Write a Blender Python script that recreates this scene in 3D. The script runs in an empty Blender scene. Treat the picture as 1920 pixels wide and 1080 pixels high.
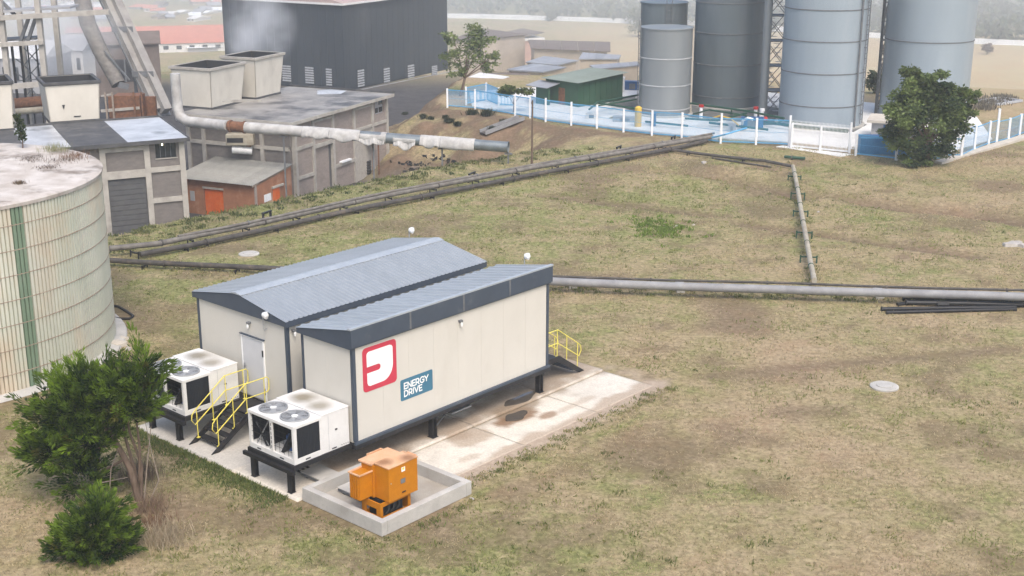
import bpy, math, random
import numpy as np
from mathutils import Vector, Matrix
random.seed(7); rng = np.random.default_rng(11)
R = math.radians
scene = bpy.context.scene
COL = scene.collection

# ------------------------------------------------------------------ camera, sky, sun, exposure
CAM_F, CAM_P, CAM_H = 2467.6, 0.2963, 16.943          # focal length in photo pixels, pitch down, height
cam_d = bpy.data.cameras.new('camera'); cam = bpy.data.objects.new('camera', cam_d); COL.objects.link(cam)
cam.location = (0, 0, CAM_H); cam.rotation_euler = (math.pi / 2 - CAM_P, 0, 0)
cam_d.sensor_width = 36; cam_d.lens = CAM_F / 1920 * 36; cam_d.clip_end = 3000; cam_d.clip_start = 0.5
scene.camera = cam
SUN_EL, SUN_AZ = 54, 163                                # compass degrees clockwise from +Y
world = bpy.data.worlds.new('World'); scene.world = world; world.use_nodes = True
wn = world.node_tree.nodes; wl = world.node_tree.links
sky = wn.new('ShaderNodeTexSky'); sky.sky_type = 'NISHITA'; sky.sun_disc = False
sky.sun_elevation = R(SUN_EL); sky.sun_rotation = R(SUN_AZ); sky.air_density = 1.0; sky.dust_density = 4.0; sky.ozone_density = 1.0
bg = wn['Background']; bg.inputs['Strength'].default_value = 0.15
wl.new(sky.outputs['Color'], bg.inputs['Color'])
sun_d = bpy.data.lights.new('sun', 'SUN'); sun_d.energy = 0.85; sun_d.angle = R(22); sun_d.color = (1.0, 0.965, 0.915)
sun = bpy.data.objects.new('sun', sun_d); COL.objects.link(sun)
_s = Vector((math.sin(R(SUN_AZ)) * math.cos(R(SUN_EL)), math.cos(R(SUN_AZ)) * math.cos(R(SUN_EL)), math.sin(R(SUN_EL))))
sun.rotation_euler = (-_s).to_track_quat('-Z', 'Y').to_euler(); sun.location = (60, -40, 80)
scene.view_settings.view_transform = 'Standard'; scene.view_settings.look = 'None'
scene.view_settings.gamma = 1; scene.view_settings.use_curve_mapping = False
scene.view_settings.exposure = 0.95
scene.cycles.volume_bounces = 2; scene.cycles.max_bounces = 8
HAZE_DENSITY = 0.0008

# ------------------------------------------------------------------ surveying helpers (photo sight lines -> places)
_c, _sn = math.cos(CAM_P), math.sin(CAM_P)
def ray(px, py):
    u = (px - 960) / CAM_F; v = -(py - 540) / CAM_F
    return np.array([u, _c + v * _sn, -_sn + v * _c])
EYE = np.array([0, 0, CAM_H])
def G(px, py, z=0.0):
    r = ray(px, py); return EYE + r * ((z - CAM_H) / r[2])
def at_y(px, py, Y):
    r = ray(px, py); return EYE + r * (Y / r[1])
def proj(P):
    x, y, z = P; z = z - CAM_H; d = y * _c - z * _sn
    return 960 + CAM_F * x / d, 540 - CAM_F * (y * _sn + z * _c) / d, d
def z_at(P, py):
    lo, hi = -60.0, 120.0
    for _ in range(50):
        m = (lo + hi) / 2
        if proj((P[0], P[1], m))[1] > py: lo = m
        else: hi = m
    return lo
def axes(az):
    a = R(az); return np.array([math.cos(a), -math.sin(a)]), np.array([math.sin(a), math.cos(a)])
def plane_uv(O, az, px, py):
    """sight line meets the vertical plane through O along azimuth az: (distance along it, height)"""
    nx, d = axes(az); r = ray(px, py); t = (np.array(O[:2]) @ nx) / (r[:2] @ nx)
    P = EYE + r * t; return float((P[:2] - np.array(O[:2])) @ d), float(P[2])
def walk(P, az, dist): 
    d = axes(az)[1]; return np.array([P[0] + d[0] * dist, P[1] + d[1] * dist, P[2]])
def walk_to(P, az, px):
    u, _ = 0, 0
    best = min(np.linspace(-60, 60, 4801), key=lambda t: abs(proj(walk(P, az, t))[0] - px) if proj(walk(P, az, t))[2] > 5 else 1e9)
    return walk(P, az, best), best

# ------------------------------------------------------------------ materials
MATS = {}
def mat(name, c1, c2=None, scale=3.0, rough=0.7, bump=0.0, bscale=40.0, metal=0.0, stain=None, sscale=1.0, samt=0.5, sth=0.55,
        stretch=(1, 1, 1), spec=0.3, rand=0.0, coords='Object'):
    m = bpy.data.materials.new(name); m.use_nodes = True; N = m.node_tree.nodes; L = m.node_tree.links
    b = N['Principled BSDF']; b.inputs['Roughness'].default_value = rough; b.inputs['Metallic'].default_value = metal
    b.inputs['Specular IOR Level'].default_value = spec
    tc = N.new('ShaderNodeTexCoord'); mp = N.new('ShaderNodeMapping'); mp.inputs['Scale'].default_value = stretch
    if coords == 'World':
        ge = N.new('ShaderNodeNewGeometry'); L.new(ge.outputs['Position'], mp.inputs['Vector'])
    else: L.new(tc.outputs['Object'], mp.inputs['Vector'])
    c2 = c2 or tuple(x * 0.82 for x in c1)
    n = N.new('ShaderNodeTexNoise'); n.inputs['Scale'].default_value = scale; n.inputs['Detail'].default_value = 6; n.inputs['Roughness'].default_value = 0.65
    L.new(mp.outputs[0], n.inputs['Vector'])
    r = N.new('ShaderNodeValToRGB'); r.color_ramp.elements[0].position = 0.36; r.color_ramp.elements[1].position = 0.64
    r.color_ramp.elements[0].color = (*c2, 1); r.color_ramp.elements[1].color = (*c1, 1)
    L.new(n.outputs['Fac'], r.inputs['Fac']); out = r.outputs['Color']
    if stain:
        n2 = N.new('ShaderNodeTexNoise'); n2.inputs['Scale'].default_value = sscale; n2.inputs['Detail'].default_value = 7; n2.inputs['Roughness'].default_value = 0.6
        L.new(mp.outputs[0], n2.inputs['Vector'])
        r2 = N.new('ShaderNodeMapRange'); r2.inputs[1].default_value = sth; r2.inputs[2].default_value = sth + 0.13; r2.inputs[4].default_value = samt
        L.new(n2.outputs['Fac'], r2.inputs[0])
        mx = N.new('ShaderNodeMix'); mx.data_type = 'RGBA'; mx.inputs[7].default_value = (*stain, 1)
        L.new(r2.outputs[0], mx.inputs[0]); L.new(out, mx.inputs[6]); out = mx.outputs[2]
    if rand:
        oi = N.new('ShaderNodeObjectInfo'); mr = N.new('ShaderNodeMapRange'); mr.inputs[3].default_value = 1 - rand; mr.inputs[4].default_value = 1 + rand
        L.new(oi.outputs['Random'], mr.inputs[0])
        mm = N.new('ShaderNodeVectorMath'); mm.operation = 'SCALE'; L.new(out, mm.inputs[0]); L.new(mr.outputs[0], mm.inputs['Scale']); out = mm.outputs[0]
    L.new(out, b.inputs['Base Color'])
    if bump:
        nb = N.new('ShaderNodeTexNoise'); nb.inputs['Scale'].default_value = bscale; nb.inputs['Detail'].default_value = 4
        L.new(mp.outputs[0], nb.inputs['Vector'])
        bp = N.new('ShaderNodeBump'); bp.inputs['Strength'].default_value = bump; bp.inputs['Distance'].default_value = 0.02
        L.new(nb.outputs['Fac'], bp.inputs['Height']); L.new(bp.outputs[0], b.inputs['Normal'])
    MATS[name] = m; return m
mat('cream_panel', (.575, .55, .49), (.55, .525, .465), 1.2, .5, stain=(.42, .38, .32), sscale=.9, samt=.16, stretch=(1, 1, .5))
mat('slate_trim', (.058, .074, .098), (.05, .064, .086), 2, .45, stain=(.16, .17, .18), sscale=1.6, samt=.3, sth=.6)
mat('roof_sheet', (.36, .38, .39), (.32, .343, .355), 1.2, .33, metal=.35, stain=(.36, .38, .40), sscale=1.3, samt=.4, sth=.52, rand=.04)
mat('ridge_flash', (.40, .43, .45), (.34, .37, .40), 2.5, .4, metal=.2, stain=(.42, .33, .24), sscale=4, samt=.4, sth=.62)
mat('white_paint', (.70, .69, .66), (.64, .63, .60), 2.5, .45, stain=(.42, .39, .33), sscale=2.2, samt=.3, sth=.62)
mat('ac_top', (.78, .77, .73), (.74, .73, .69), 2, .5, stain=(.26, .23, .17), sscale=1.7, samt=.75, sth=.57)
mat('door_grey', (.56, .56, .56), (.53, .53, .53), 3, .45)
mat('black_steel', (.022, .022, .024), (.014, .014, .016), 6, .5, stain=(.09, .06, .045), sscale=5, samt=.35)
mat('dark_mesh', (.022, .025, .03), (.012, .014, .018), 25, .6)
mat('fan_grey', (.40, .41, .41), (.32, .33, .34), 6, .5, metal=.4)
mat('blue_motor', (.03, .10, .28), None, 3, .4)
mat('yellow_rail', (.74, .64, .13), (.66, .57, .11), 4, .45)
mat('orange_paint', (.50, .18, .005), (.43, .155, .004), 2.5, .42, stain=(.30, .13, .05), sscale=2.6, samt=.35, sth=.62)
mat('orange_top', (.66, .40, .24), (.60, .33, .17), 2.2, .5, stain=(.30, .16, .08), sscale=1.6, samt=.8, sth=.57)
mat('logo_red', (.52, .045, .075), (.48, .042, .07), 3, .45); mat('sign_blue', (.055, .17, .25), (.05, .155, .23), 3, .45); mat('logo_white', (.82, .82, .80), (.78, .78, .76), 3, .5)
mat('concrete', (.47, .45, .41), (.37, .355, .325), 1.8, .85, bump=.3, stain=(.24, .22, .19), sscale=.9, samt=.55)
mat('slab', (.56, .545, .465), (.49, .435, .36), .8, .85, bump=.25, stain=(.34, .245, .165), sscale=.45, samt=.75, sth=.53)
mat('bund_floor', (.40, .37, .32), (.31, .28, .235), 1.1, .9, bump=.3, stain=(.24, .20, .155), sscale=.8, samt=.7)
mat('plinth_dark', (.16, .165, .16), (.10, .105, .10), 1.2, .85, stain=(.05, .05, .048), sscale=.7, samt=.7)
mat('sand', (.42, .29, .205), (.34, .235, .165), 1.5, .95, bump=.4, stain=(.25, .17, .12), sscale=1.2, samt=.6)
mat('mud', (.22, .135, .075), (.17, .10, .06), 2, .6)
mat('puddle', (.10, .085, .07), (.08, .07, .06), 3, .06, spec=.6)
mat('asbestos', (.535, .525, .44), (.45, .465, .375), .35, .85, stain=(.50, .40, .29), sscale=.30, samt=.75, sth=.45, stretch=(1, 1, .55), rand=.05, coords='World')
mat('green_asbestos', (.20, .26, .18), (.13, .19, .125), .8, .85, stain=(.4, .42, .34), sscale=1.0, samt=.5, stretch=(1, 1, .3))
mat('band_rust', (.36, .30, .23), (.25, .19, .14), 3, .85)
mat('tank_roof', (.56, .52, .475), (.40, .35, .30), .9, .9, bump=.5, stain=(.14, .11, .085), sscale=.7, samt=.8, sth=.52)
mat('bark', (.16, .115, .085), (.10, .07, .05), 9, .95, bump=.6, stretch=(1, 1, .3))
mat('pale_wood', (.32, .26, .21), (.22, .18, .14), 9, .95)
mat('pipe_dark', (.085, .078, .07), (.045, .04, .036), 3, .65, stain=(.20, .15, .11), sscale=2, samt=.5)
mat('pipe_grey', (.20, .185, .16), (.11, .10, .09), 2.5, .6, stain=(.12, .10, .085), sscale=1.2, samt=.6)
mat('pipe_silver', (.29, .29, .29), (.205, .205, .21), 1.2, .7, metal=.1, stain=(.22, .21, .20), sscale=.9, samt=.55)
mat('pipe_cream', (.40, .37, .29), (.30, .26, .20), 2.0, .7, stain=(.15, .11, .08), sscale=1.3, samt=.5)
mat('pipe_black', (.018, .019, .021), (.012, .012, .014), 3, .42)
mat('wrap_white', (.47, .46, .435), (.33, .32, .305), 1.5, .75, stain=(.25, .22, .19), sscale=1.1, samt=.5, bump=.3, bscale=6)
mat('duct_metal', (.22, .25, .26), (.16, .18, .19), 1.5, .4, metal=.4)
mat('rust', (.22, .10, .05), (.11, .055, .035), 5, .9, bump=.5)
mat('block_grey', (.19, .17, .155), (.15, .135, .125), 2, .9, bump=.3, stain=(.10, .09, .085), sscale=.6, samt=.5, stretch=(1, 1, 2.5))
mat('block_tan', (.30, .255, .225), (.255, .215, .19), 2, .9, bump=.3, stain=(.16, .14, .125), sscale=.6, samt=.5, stretch=(1, 1, 2.5))
mat('frame_cream', (.42, .395, .35), (.33, .305, .27), 2, .85, stain=(.2, .18, .155), sscale=1.2, samt=.4)
mat('conveyor_grey', (.30, .285, .26), (.23, .215, .20), 1, .8, stain=(.15, .13, .115), sscale=.8, samt=.5)
mat('roller', (.10, .10, .10), (.075, .075, .078), 2, .6)
mat('brick', (.33, .155, .085), (.25, .115, .065), 1.6, .9, bump=.4, stain=(.42, .28, .20), sscale=.8, samt=.5)
mat('door_orange', (.60, .12, .02), (.50, .095, .018), 2, .55, stain=(.42, .17, .08), sscale=2, samt=.4)
mat('felt_dark', (.085, .085, .085), (.055, .055, .057), 1.4, .8, stain=(.17, .165, .155), sscale=.8, samt=.5)
mat('felt_silver', (.56, .57, .58), (.40, .41, .42), .7, .38, metal=.2, stain=(.15, .15, .15), sscale=.5, samt=.75, sth=.56)
mat('felt_mixed', (.30, .285, .26), (.20, .19, .175), .5, .6, stain=(.06, .06, .062), sscale=.30, samt=.9, sth=.47)
mat('iron_sheet', (.33, .32, .285), (.25, .245, .22), .8, .6, stain=(.16, .13, .10), sscale=.9, samt=.5, rand=.07)
mat('hopper', (.60, .565, .49), (.54, .505, .435), 1.0, .75, stain=(.34, .31, .27), sscale=.7, samt=.35, stretch=(1, 1, .5))
mat('hopper_in', (.03, .03, .032), None, 2, .8)
mat('tower_sheet', (.030, .037, .044), (.022, .028, .034), .5, .55, stain=(.075, .078, .08), sscale=.2, samt=.5, stretch=(1, 1, .25))
mat('tower_roof', (.40, .30, .27), None, 1, .7)
mat('louvre', (.42, .43, .44), (.32, .33, .34), 2, .6)
mat('silo_grey', (.24, .26, .265), (.21, .23, .24), .5, .42, metal=.25, stain=(.24, .25, .26), sscale=.6, samt=.35, stretch=(1, 1, .15))
mat('silo_dark', (.14, .165, .178), (.115, .14, .152), .5, .45, metal=.25, stain=(.19, .20, .21), sscale=.5, samt=.35, stretch=(1, 1, .15))
mat('silo_blue', (.31, .365, .405), (.275, .325, .365), .5, .42, metal=.25, stain=(.36, .38, .40), sscale=.5, samt=.35, stretch=(1, 1, .15))
mat('fence_blue', (.12, .37, .60), (.10, .32, .54), 2, .5); mat('post_white', (.74, .75, .76), (.66, .67, .68), 3, .6)
mat('green_paint', (.028, .078, .045), (.022, .064, .037), 1, .6); mat('green_roof', (.21, .25, .225), (.175, .21, .19), 1, .5, rand=.05)
mat('pipe_green', (.02, .07, .045), None, 2, .5); mat('steel_grey', (.16, .165, .17), (.11, .115, .12), 3, .6)
mat('yellow_post', (.60, .40, .06), None, 2, .5); mat('hydrant_red', (.40, .03, .03), None, 2, .5)
mat('box_blue', (.03, .11, .26), (.025, .09, .21), 2, .5)
mat('yard_white', (.66, .655, .63), (.56, .555, .53), .5, .85, stain=(.36, .34, .31), sscale=.4, samt=.5)
mat('kerb', (.52, .47, .40), (.43, .39, .33), 1, .9)
mat('red_tile', (.50, .185, .12), (.42, .15, .10), .8, .8); mat('house_white', (.66, .65, .62), (.56, .55, .53), .6, .8); mat('house_grey', (.34, .34, .345), (.26, .26, .265), .6, .8)
mat('house_tan', (.42, .36, .29), (.34, .29, .235), .6, .8); mat('pink_brick', (.44, .28, .22), (.37, .24, .19), .8, .9); mat('window_dark', (.03, .035, .04), None, 2, .2, spec=.5)
mat('shed_brown', (.17, .135, .115), (.12, .095, .08), 1, .85, stain=(.07, .06, .055), sscale=.5, samt=.5)
mat('white_wall', (.74, .76, .78), (.68, .70, .72), .3, .7); mat('grey_roof', (.27, .28, .30), (.22, .23, .245), .6, .55, rand=.15)
mat('plastic_white', (.80, .80, .78), None, 3, .4); mat('drum_black', (.015, .016, .018), None, 3, .5); mat('crate_tan', (.42, .28, .14), None, 3, .7)
mat('rock', (.45, .42, .38), (.33, .30, .27), 3, .9, bump=.6, bscale=8); mat('rubber', (.03, .028, .026), None, 3, .7)
mat('coal', (.03, .03, .03), (.018, .018, .018), 3, .9, bump=.8, bscale=10)
def emit(name, c, s):
    m = bpy.data.materials.new(name); m.use_nodes = True; b = m.node_tree.nodes['Principled BSDF']
    b.inputs['Base Color'].default_value = (*c, 1); b.inputs['Emission Color'].default_value = (*c, 1); b.inputs['Emission Strength'].default_value = s
    MATS[name] = m
emit('lamp_lit', (1, .93, .62), 2.2)

def attr_mat(name, rough=.75, trans=0.0):
    m = bpy.data.materials.new(name); m.use_nodes = True; N = m.node_tree.nodes; L = m.node_tree.links; b = N['Principled BSDF']
    a = N.new('ShaderNodeAttribute'); a.attribute_name = 'tint'; L.new(a.outputs['Color'], b.inputs['Base Color'])
    b.inputs['Roughness'].default_value = rough; b.inputs['Specular IOR Level'].default_value = .2
    if trans:
        t = N.new('ShaderNodeBsdfTranslucent'); L.new(a.outputs['Color'], t.inputs['Color'])
        mx = N.new('ShaderNodeMixShader'); mx.inputs[0].default_value = trans
        L.new(b.outputs[0], mx.inputs[1]); L.new(t.outputs[0], mx.inputs[2]); L.new(mx.outputs[0], N['Material Output'].inputs['Surface'])
    MATS[name] = m
attr_mat('leaf', .6, .3)
def slab_mat():
    m = bpy.data.materials.new('slab_tinted'); m.use_nodes = True; N = m.node_tree.nodes; L = m.node_tree.links; b = N['Principled BSDF']; b.inputs['Roughness'].default_value = .85; b.inputs['Specular IOR Level'].default_value = .2
    a = N.new('ShaderNodeAttribute'); a.attribute_name = 'tint'; ge = N.new('ShaderNodeNewGeometry'); n = N.new('ShaderNodeTexNoise'); n.inputs['Scale'].default_value = 14; n.inputs['Detail'].default_value = 5; L.new(ge.outputs['Position'], n.inputs['Vector'])
    mr = N.new('ShaderNodeMapRange'); mr.inputs[1].default_value = .3; mr.inputs[2].default_value = .7; mr.inputs[3].default_value = .86; mr.inputs[4].default_value = 1.1; L.new(n.outputs['Fac'], mr.inputs[0])
    v = N.new('ShaderNodeVectorMath'); v.operation = 'SCALE'; L.new(a.outputs['Color'], v.inputs[0]); L.new(mr.outputs[0], v.inputs['Scale']); L.new(v.outputs[0], b.inputs['Base Color'])
    bp = N.new('ShaderNodeBump'); bp.inputs['Strength'].default_value = .25; bp.inputs['Distance'].default_value = .02; L.new(n.outputs['Fac'], bp.inputs['Height']); L.new(bp.outputs[0], b.inputs['Normal']); MATS['slab_tinted'] = m
slab_mat()
def spot_mat(name, base, spots, col):
    """painted metal with round dirt rings where water stands"""
    m = MATS[base].copy(); m.name = name; N = m.node_tree.nodes; L = m.node_tree.links; b = N['Principled BSDF']; src = b.inputs['Base Color'].links[0].from_socket
    tc = N.new('ShaderNodeTexCoord'); n = N.new('ShaderNodeTexNoise'); n.inputs['Scale'].default_value = 5; n.inputs['Detail'].default_value = 5; L.new(tc.outputs['Object'], n.inputs['Vector'])
    for (x, y, z, r, k) in spots:
        d = N.new('ShaderNodeVectorMath'); d.operation = 'DISTANCE'; d.inputs[1].default_value = (x, y, z); L.new(tc.outputs['Object'], d.inputs[0])
        ad = N.new('ShaderNodeMath'); ad.operation = 'MULTIPLY_ADD'; L.new(n.outputs['Fac'], ad.inputs[0]); ad.inputs[1].default_value = -.5 * r; L.new(d.outputs['Value'], ad.inputs[2])
        mr = N.new('ShaderNodeMapRange'); mr.inputs[1].default_value = r; mr.inputs[2].default_value = r * .12; mr.inputs[4].default_value = k; L.new(ad.outputs[0], mr.inputs[0])
        mx = N.new('ShaderNodeMix'); mx.data_type = 'RGBA'; mx.inputs[7].default_value = (*col, 1); L.new(mr.outputs[0], mx.inputs[0]); L.new(src, mx.inputs[6]); src = mx.outputs[2]
    L.new(src, b.inputs['Base Color']); MATS[name] = m
spot_mat('ac_cover', 'white_paint', [(.58, 1.62, 1.23, .42, .85), (1.5, 1.5, 1.23, .38, .7), (1.05, 1.75, 1.23, .7, .3)], (.20, .17, .11))
spot_mat('orange_lid', 'orange_top', [(.75, .45, 1.6, .26, .8), (1.05, 1.1, 1.6, .28, .8)], (.22, .10, .04)); attr_mat('blade', .8, .4)

# ------------------------------------------------------------------ mesh helpers
def V(*a): return np.array(a, float)
class MB:
    def __init__(s): s.v = []; s.f = []
    def add(s, vs, fs):
        o = len(s.v); s.v += [tuple(map(float, p)) for p in vs]; s.f += [tuple(i + o for i in q) for q in fs]; return s
    def box(s, x0, x1, y0, y1, z0, z1):
        if x0 > x1: x0, x1 = x1, x0
        if y0 > y1: y0, y1 = y1, y0
        if z0 > z1: z0, z1 = z1, z0
        return s.add([(x0, y0, z0), (x1, y0, z0), (x1, y1, z0), (x0, y1, z0), (x0, y0, z1), (x1, y0, z1), (x1, y1, z1), (x0, y1, z1)],
                     [(0, 3, 2, 1), (4, 5, 6, 7), (0, 1, 5, 4), (1, 2, 6, 5), (2, 3, 7, 6), (3, 0, 4, 7)])
    def prism(s, poly, ext):
        n = len(poly); P = [np.array(p, float) for p in poly]; e = np.array(ext, float)
        nrm = sum((np.cross(P[i], P[(i + 1) % n]) for i in range(n)), np.zeros(3))
        if nrm @ e < 0: P = P[::-1]
        return s.add(P + [p + e for p in P], [tuple(range(n))[::-1], tuple(range(n, 2 * n))] + [(i, (i + 1) % n, n + (i + 1) % n, n + i) for i in range(n)])
    def beam(s, p, q, w, h=None, up=(0, 0, 1)):
        h = h or w; p = np.array(p, float); q = np.array(q, float); d = (q - p) / np.linalg.norm(q - p)
        up = np.array(up, float)
        if abs(d @ up) > .97: up = np.array([0., 1., 0.])
        x = np.cross(d, up); x /= np.linalg.norm(x); y = np.cross(x, d)
        return s.prism([p + x * w / 2 + y * h / 2, p - x * w / 2 + y * h / 2, p - x * w / 2 - y * h / 2, p + x * w / 2 - y * h / 2], q - p)
    def tube(s, pts, r, n=8, cap=True):
        P = [np.array(p, float) for p in pts]; m = len(P); rs = r if hasattr(r, '__len__') else [r] * m
        T = []
        for i in range(m):
            a = P[min(i + 1, m - 1)] - P[max(i - 1, 0)]; T.append(a / (np.linalg.norm(a) + 1e-9))
        u = np.array([0, 0, 1.]) if abs(T[0][2]) < .9 else np.array([1., 0, 0]); x = np.cross(T[0], u); x /= np.linalg.norm(x)
        vs = []
        for i in range(m):
            x = x - T[i] * (x @ T[i]); x /= np.linalg.norm(x); y = np.cross(T[i], x)
            vs += [P[i] + rs[i] * (math.cos(2 * math.pi * k / n) * x + math.sin(2 * math.pi * k / n) * y) for k in range(n)]
        fs = [(i * n + k, i * n + (k + 1) % n, (i + 1) * n + (k + 1) % n, (i + 1) * n + k) for i in range(m - 1) for k in range(n)]
        if cap: fs += [tuple(range(n))[::-1], tuple((m - 1) * n + k for k in range(n))]
        return s.add(vs, fs)
    def cyl(s, p, q, r, n=12): return s.tube([p, q], r, n)
    def lathe(s, prof, n=32, c=(0, 0), closed=False):
        m = len(prof); vs = [(c[0] + r * math.cos(2 * math.pi * k / n), c[1] + r * math.sin(2 * math.pi * k / n), z) for r, z in prof for k in range(n)]
        fs = [(i * n + k, i * n + (k + 1) % n, (i + 1) * n + (k + 1) % n, (i + 1) * n + k) for i in range(m - 1) for k in range(n)]
        if prof[-1][0] > 1e-6: fs.append(tuple((m - 1) * n + k for k in range(n)))
        return s.add(vs, fs)
    def build(s, name, m, parent=None, smooth=False, label=None, bevel=0, kind=None):
        me = bpy.data.meshes.new(name); me.from_pydata(s.v, [], s.f); me.update()
        if smooth:
            me.polygons.foreach_set('use_smooth', [True] * len(me.polygons))
            try: me.set_sharp_from_angle(angle=R(40))
            except Exception: pass
        o = bpy.data.objects.new(name, me); COL.objects.link(o); o.data.materials.append(MATS[m] if isinstance(m, str) else m)
        if parent is not None: o.parent = parent
        if label: o['label'] = label
        if kind: o['kind'] = kind
        if bevel:
            bm = o.modifiers.new('edge', 'BEVEL'); bm.width = bevel; bm.segments = 2; bm.limit_method = 'ANGLE'
        return o
def box(name, m, x0, x1, y0, y1, z0, z1, parent=None, **k): return MB().box(x0, x1, y0, y1, z0, z1).build(name, m, parent, **k)
def inst(o, parent=None, loc=None, rz=None, name=None):
    c = o.copy(); COL.objects.link(c)
    if name: c.name = name
    c.parent = parent if parent is not None else o.parent
    if loc is not None: c.location = loc
    if rz is not None: c.rotation_euler = (0, 0, rz)
    return c
def tag(o, label=None, cat=None, group=None, kind=None):
    if label: o['label'] = label
    if cat: o['category'] = cat
    if group: o['group'] = group
    if kind: o['kind'] = kind
    return o
def thing(name, label, cat, loc=(0, 0, 0), az=0.0, group=None):
    o = bpy.data.objects.new(name, None); COL.objects.link(o); o.empty_display_size = .3
    o.location = tuple(map(float, loc)); o.rotation_euler = (0, 0, -R(az)); return tag(o, label, cat, group)
def dup(root, loc, az, label, group=None):
    r = root.copy(); COL.objects.link(r); r.location = tuple(map(float, loc)); r.rotation_euler = (0, 0, -R(az)); r['label'] = label
    if group: r['group'] = group
    for ch in list(root.children):
        c = ch.copy(); COL.objects.link(c); c.parent = r
        for g in ch.children:
            d = g.copy(); COL.objects.link(d); d.parent = c
    return r
def np_mesh(name, verts, faces, m, parent=None, tint=None, smooth=False):
    me = bpy.data.meshes.new(name); nv = len(verts); nf = len(faces); k = faces.shape[1]
    me.vertices.add(nv); me.vertices.foreach_set('co', verts.astype(np.float32).ravel())
    me.loops.add(nf * k); me.loops.foreach_set('vertex_index', faces.astype(np.int32).ravel())
    me.polygons.add(nf); me.polygons.foreach_set('loop_start', np.arange(0, nf * k, k, dtype=np.int32))
    if smooth: me.polygons.foreach_set('use_smooth', np.ones(nf, bool))
    me.update(calc_edges=True)
    if tint is not None:
        a = me.color_attributes.new('tint', 'FLOAT_COLOR', 'POINT'); a.data.foreach_set('color', np.c_[tint, np.ones(nv)].astype(np.float32).ravel())
    me.materials.append(MATS[m] if isinstance(m, str) else m)
    o = bpy.data.objects.new(name, me); COL.objects.link(o)
    if parent is not None: o.parent = parent
    return o

# smooth value noise for terrain and colour masks
_tab = rng.random((256, 256))
def vnoise(x, y):
    xi = np.floor(x).astype(int); yi = np.floor(y).astype(int); fx = x - xi; fy = y - yi
    fx = fx * fx * (3 - 2 * fx); fy = fy * fy * (3 - 2 * fy); g = lambda a, b: _tab[a % 256, b % 256]
    return (g(xi, yi) * (1 - fx) + g(xi + 1, yi) * fx) * (1 - fy) + (g(xi, yi + 1) * (1 - fx) + g(xi + 1, yi + 1) * fx) * fy
def fbm(x, y, o=4):
    t = 0; a = .5
    for i in range(o): t = t + a * vnoise(x * 2 ** i + 17 * i, y * 2 ** i + 31 * i); a *= .5
    return t
def sstep(a, b, x): t = np.clip((x - a) / (b - a), 0, 1); return t * t * (3 - 2 * t)
def seg_dist(x, y, pts):
    d = np.full(np.shape(x), 1e9)
    for (ax, ay), (bx, by) in zip(pts[:-1], pts[1:]):
        dx, dy = bx - ax, by - ay; t = np.clip(((x - ax) * dx + (y - ay) * dy) / (dx * dx + dy * dy), 0, 1)
        d = np.minimum(d, np.hypot(x - ax - t * dx, y - ay - t * dy))
    return d
def inside(x, y, poly):
    r = np.zeros(np.shape(x), bool); n = len(poly)
    for i in range(n):
        (x0, y0), (x1, y1) = poly[i], poly[(i + 1) % n]
        r ^= ((y0 > y) != (y1 > y)) & (x < (x1 - x0) * (y - y0) / (y1 - y0 + 1e-12) + x0)
    return r

# ------------------------------------------------------------------ terrain
crest = [tuple(G(*q)[:2]) for q in [(205, 446), (350, 412), (450, 394), (560, 369), (650, 353), (740, 333), (850, 311), (960, 293), (1060, 279)]]
CREST = [(-200, 20), (-90, 40), (-45, 54)] + crest + [(6.0, 89.8)]
RIM = [(6.5, 92.5)] + [tuple(G(*q)[:2]) for q in [(1222, 257), (1169, 250), (1071, 238), (994, 225), (891, 209), (838, 205)]] + [(-6.3, 109), (-5, 120), (0, 138), (10, 165)]
PIT = CREST + RIM + [(10, 400), (-300, 400), (-300, 20)]
def rim_dist(x, y): return np.minimum(seg_dist(x, y, RIM[:7]), 3.2 * seg_dist(x, y, RIM[6:]))
def height(x, y):
    x = np.asarray(x, float); y = np.asarray(y, float)
    ins = inside(x, y, PIT); dn = seg_dist(x, y, CREST); df = rim_dist(x, y)
    wob = (fbm(x * .35, y * .35, 3) - .47)
    pit = np.where(ins, 4.0 * np.minimum(sstep(0, 6.5, dn + wob * 1.5), sstep(0, 10.5, df + wob * 4)), 0)
    far = 11.0 * sstep(118, 200, y + np.clip(x, -20, 60) * .25)
    z = -np.maximum(pit, far)
    z = z + 28 * sstep(300, 560, y + 25 * (fbm(x * .012, y * .012, 3) - .5)) * (.75 + .5 * fbm(x * .01 + 9, y * .01, 2))
    slope = np.clip(np.minimum(dn, df) / 2, 0, 1) * ins * (1 - sstep(7, 11, np.minimum(dn, df)))
    z = z + slope * (fbm(x * .9, y * .9, 4) - .47) * .9
    calm = np.where((y < 60), .3, 1.0)
    z = z + (fbm(x * .25, y * .25, 4) - .47) * .16 * calm * (y > 20)
    for pts, h, w in RIDGES: z = z + h * np.exp(-(seg_dist(x, y, pts) / w) ** 2)
    ul, vl = (x - CO[0]) * CAX[0] + (y - CO[1]) * CAX[1], (x - CO[0]) * CAY[0] + (y - CO[1]) * CAY[1]
    pad = np.maximum(np.maximum(-1 - ul, ul - 13), np.maximum(-4 - vl, vl - 14))
    k = sstep(0, 4, pad); tk = sstep(7.5, 10, np.hypot(x + 22.18, y - 47.48)); k = np.minimum(k, tk)
    return z * k + (1 - k) * -.012
CO = np.array([-10.644, 41.904]); CAZ = 41.59; CAX, CAY = axes(CAZ)
def LP(s, t, z=0.0): p = CO + CAX * s + CAY * t; return np.array([p[0], p[1], z])
gl = lambda pts: [tuple(G(*q)[:2]) for q in pts]
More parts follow.
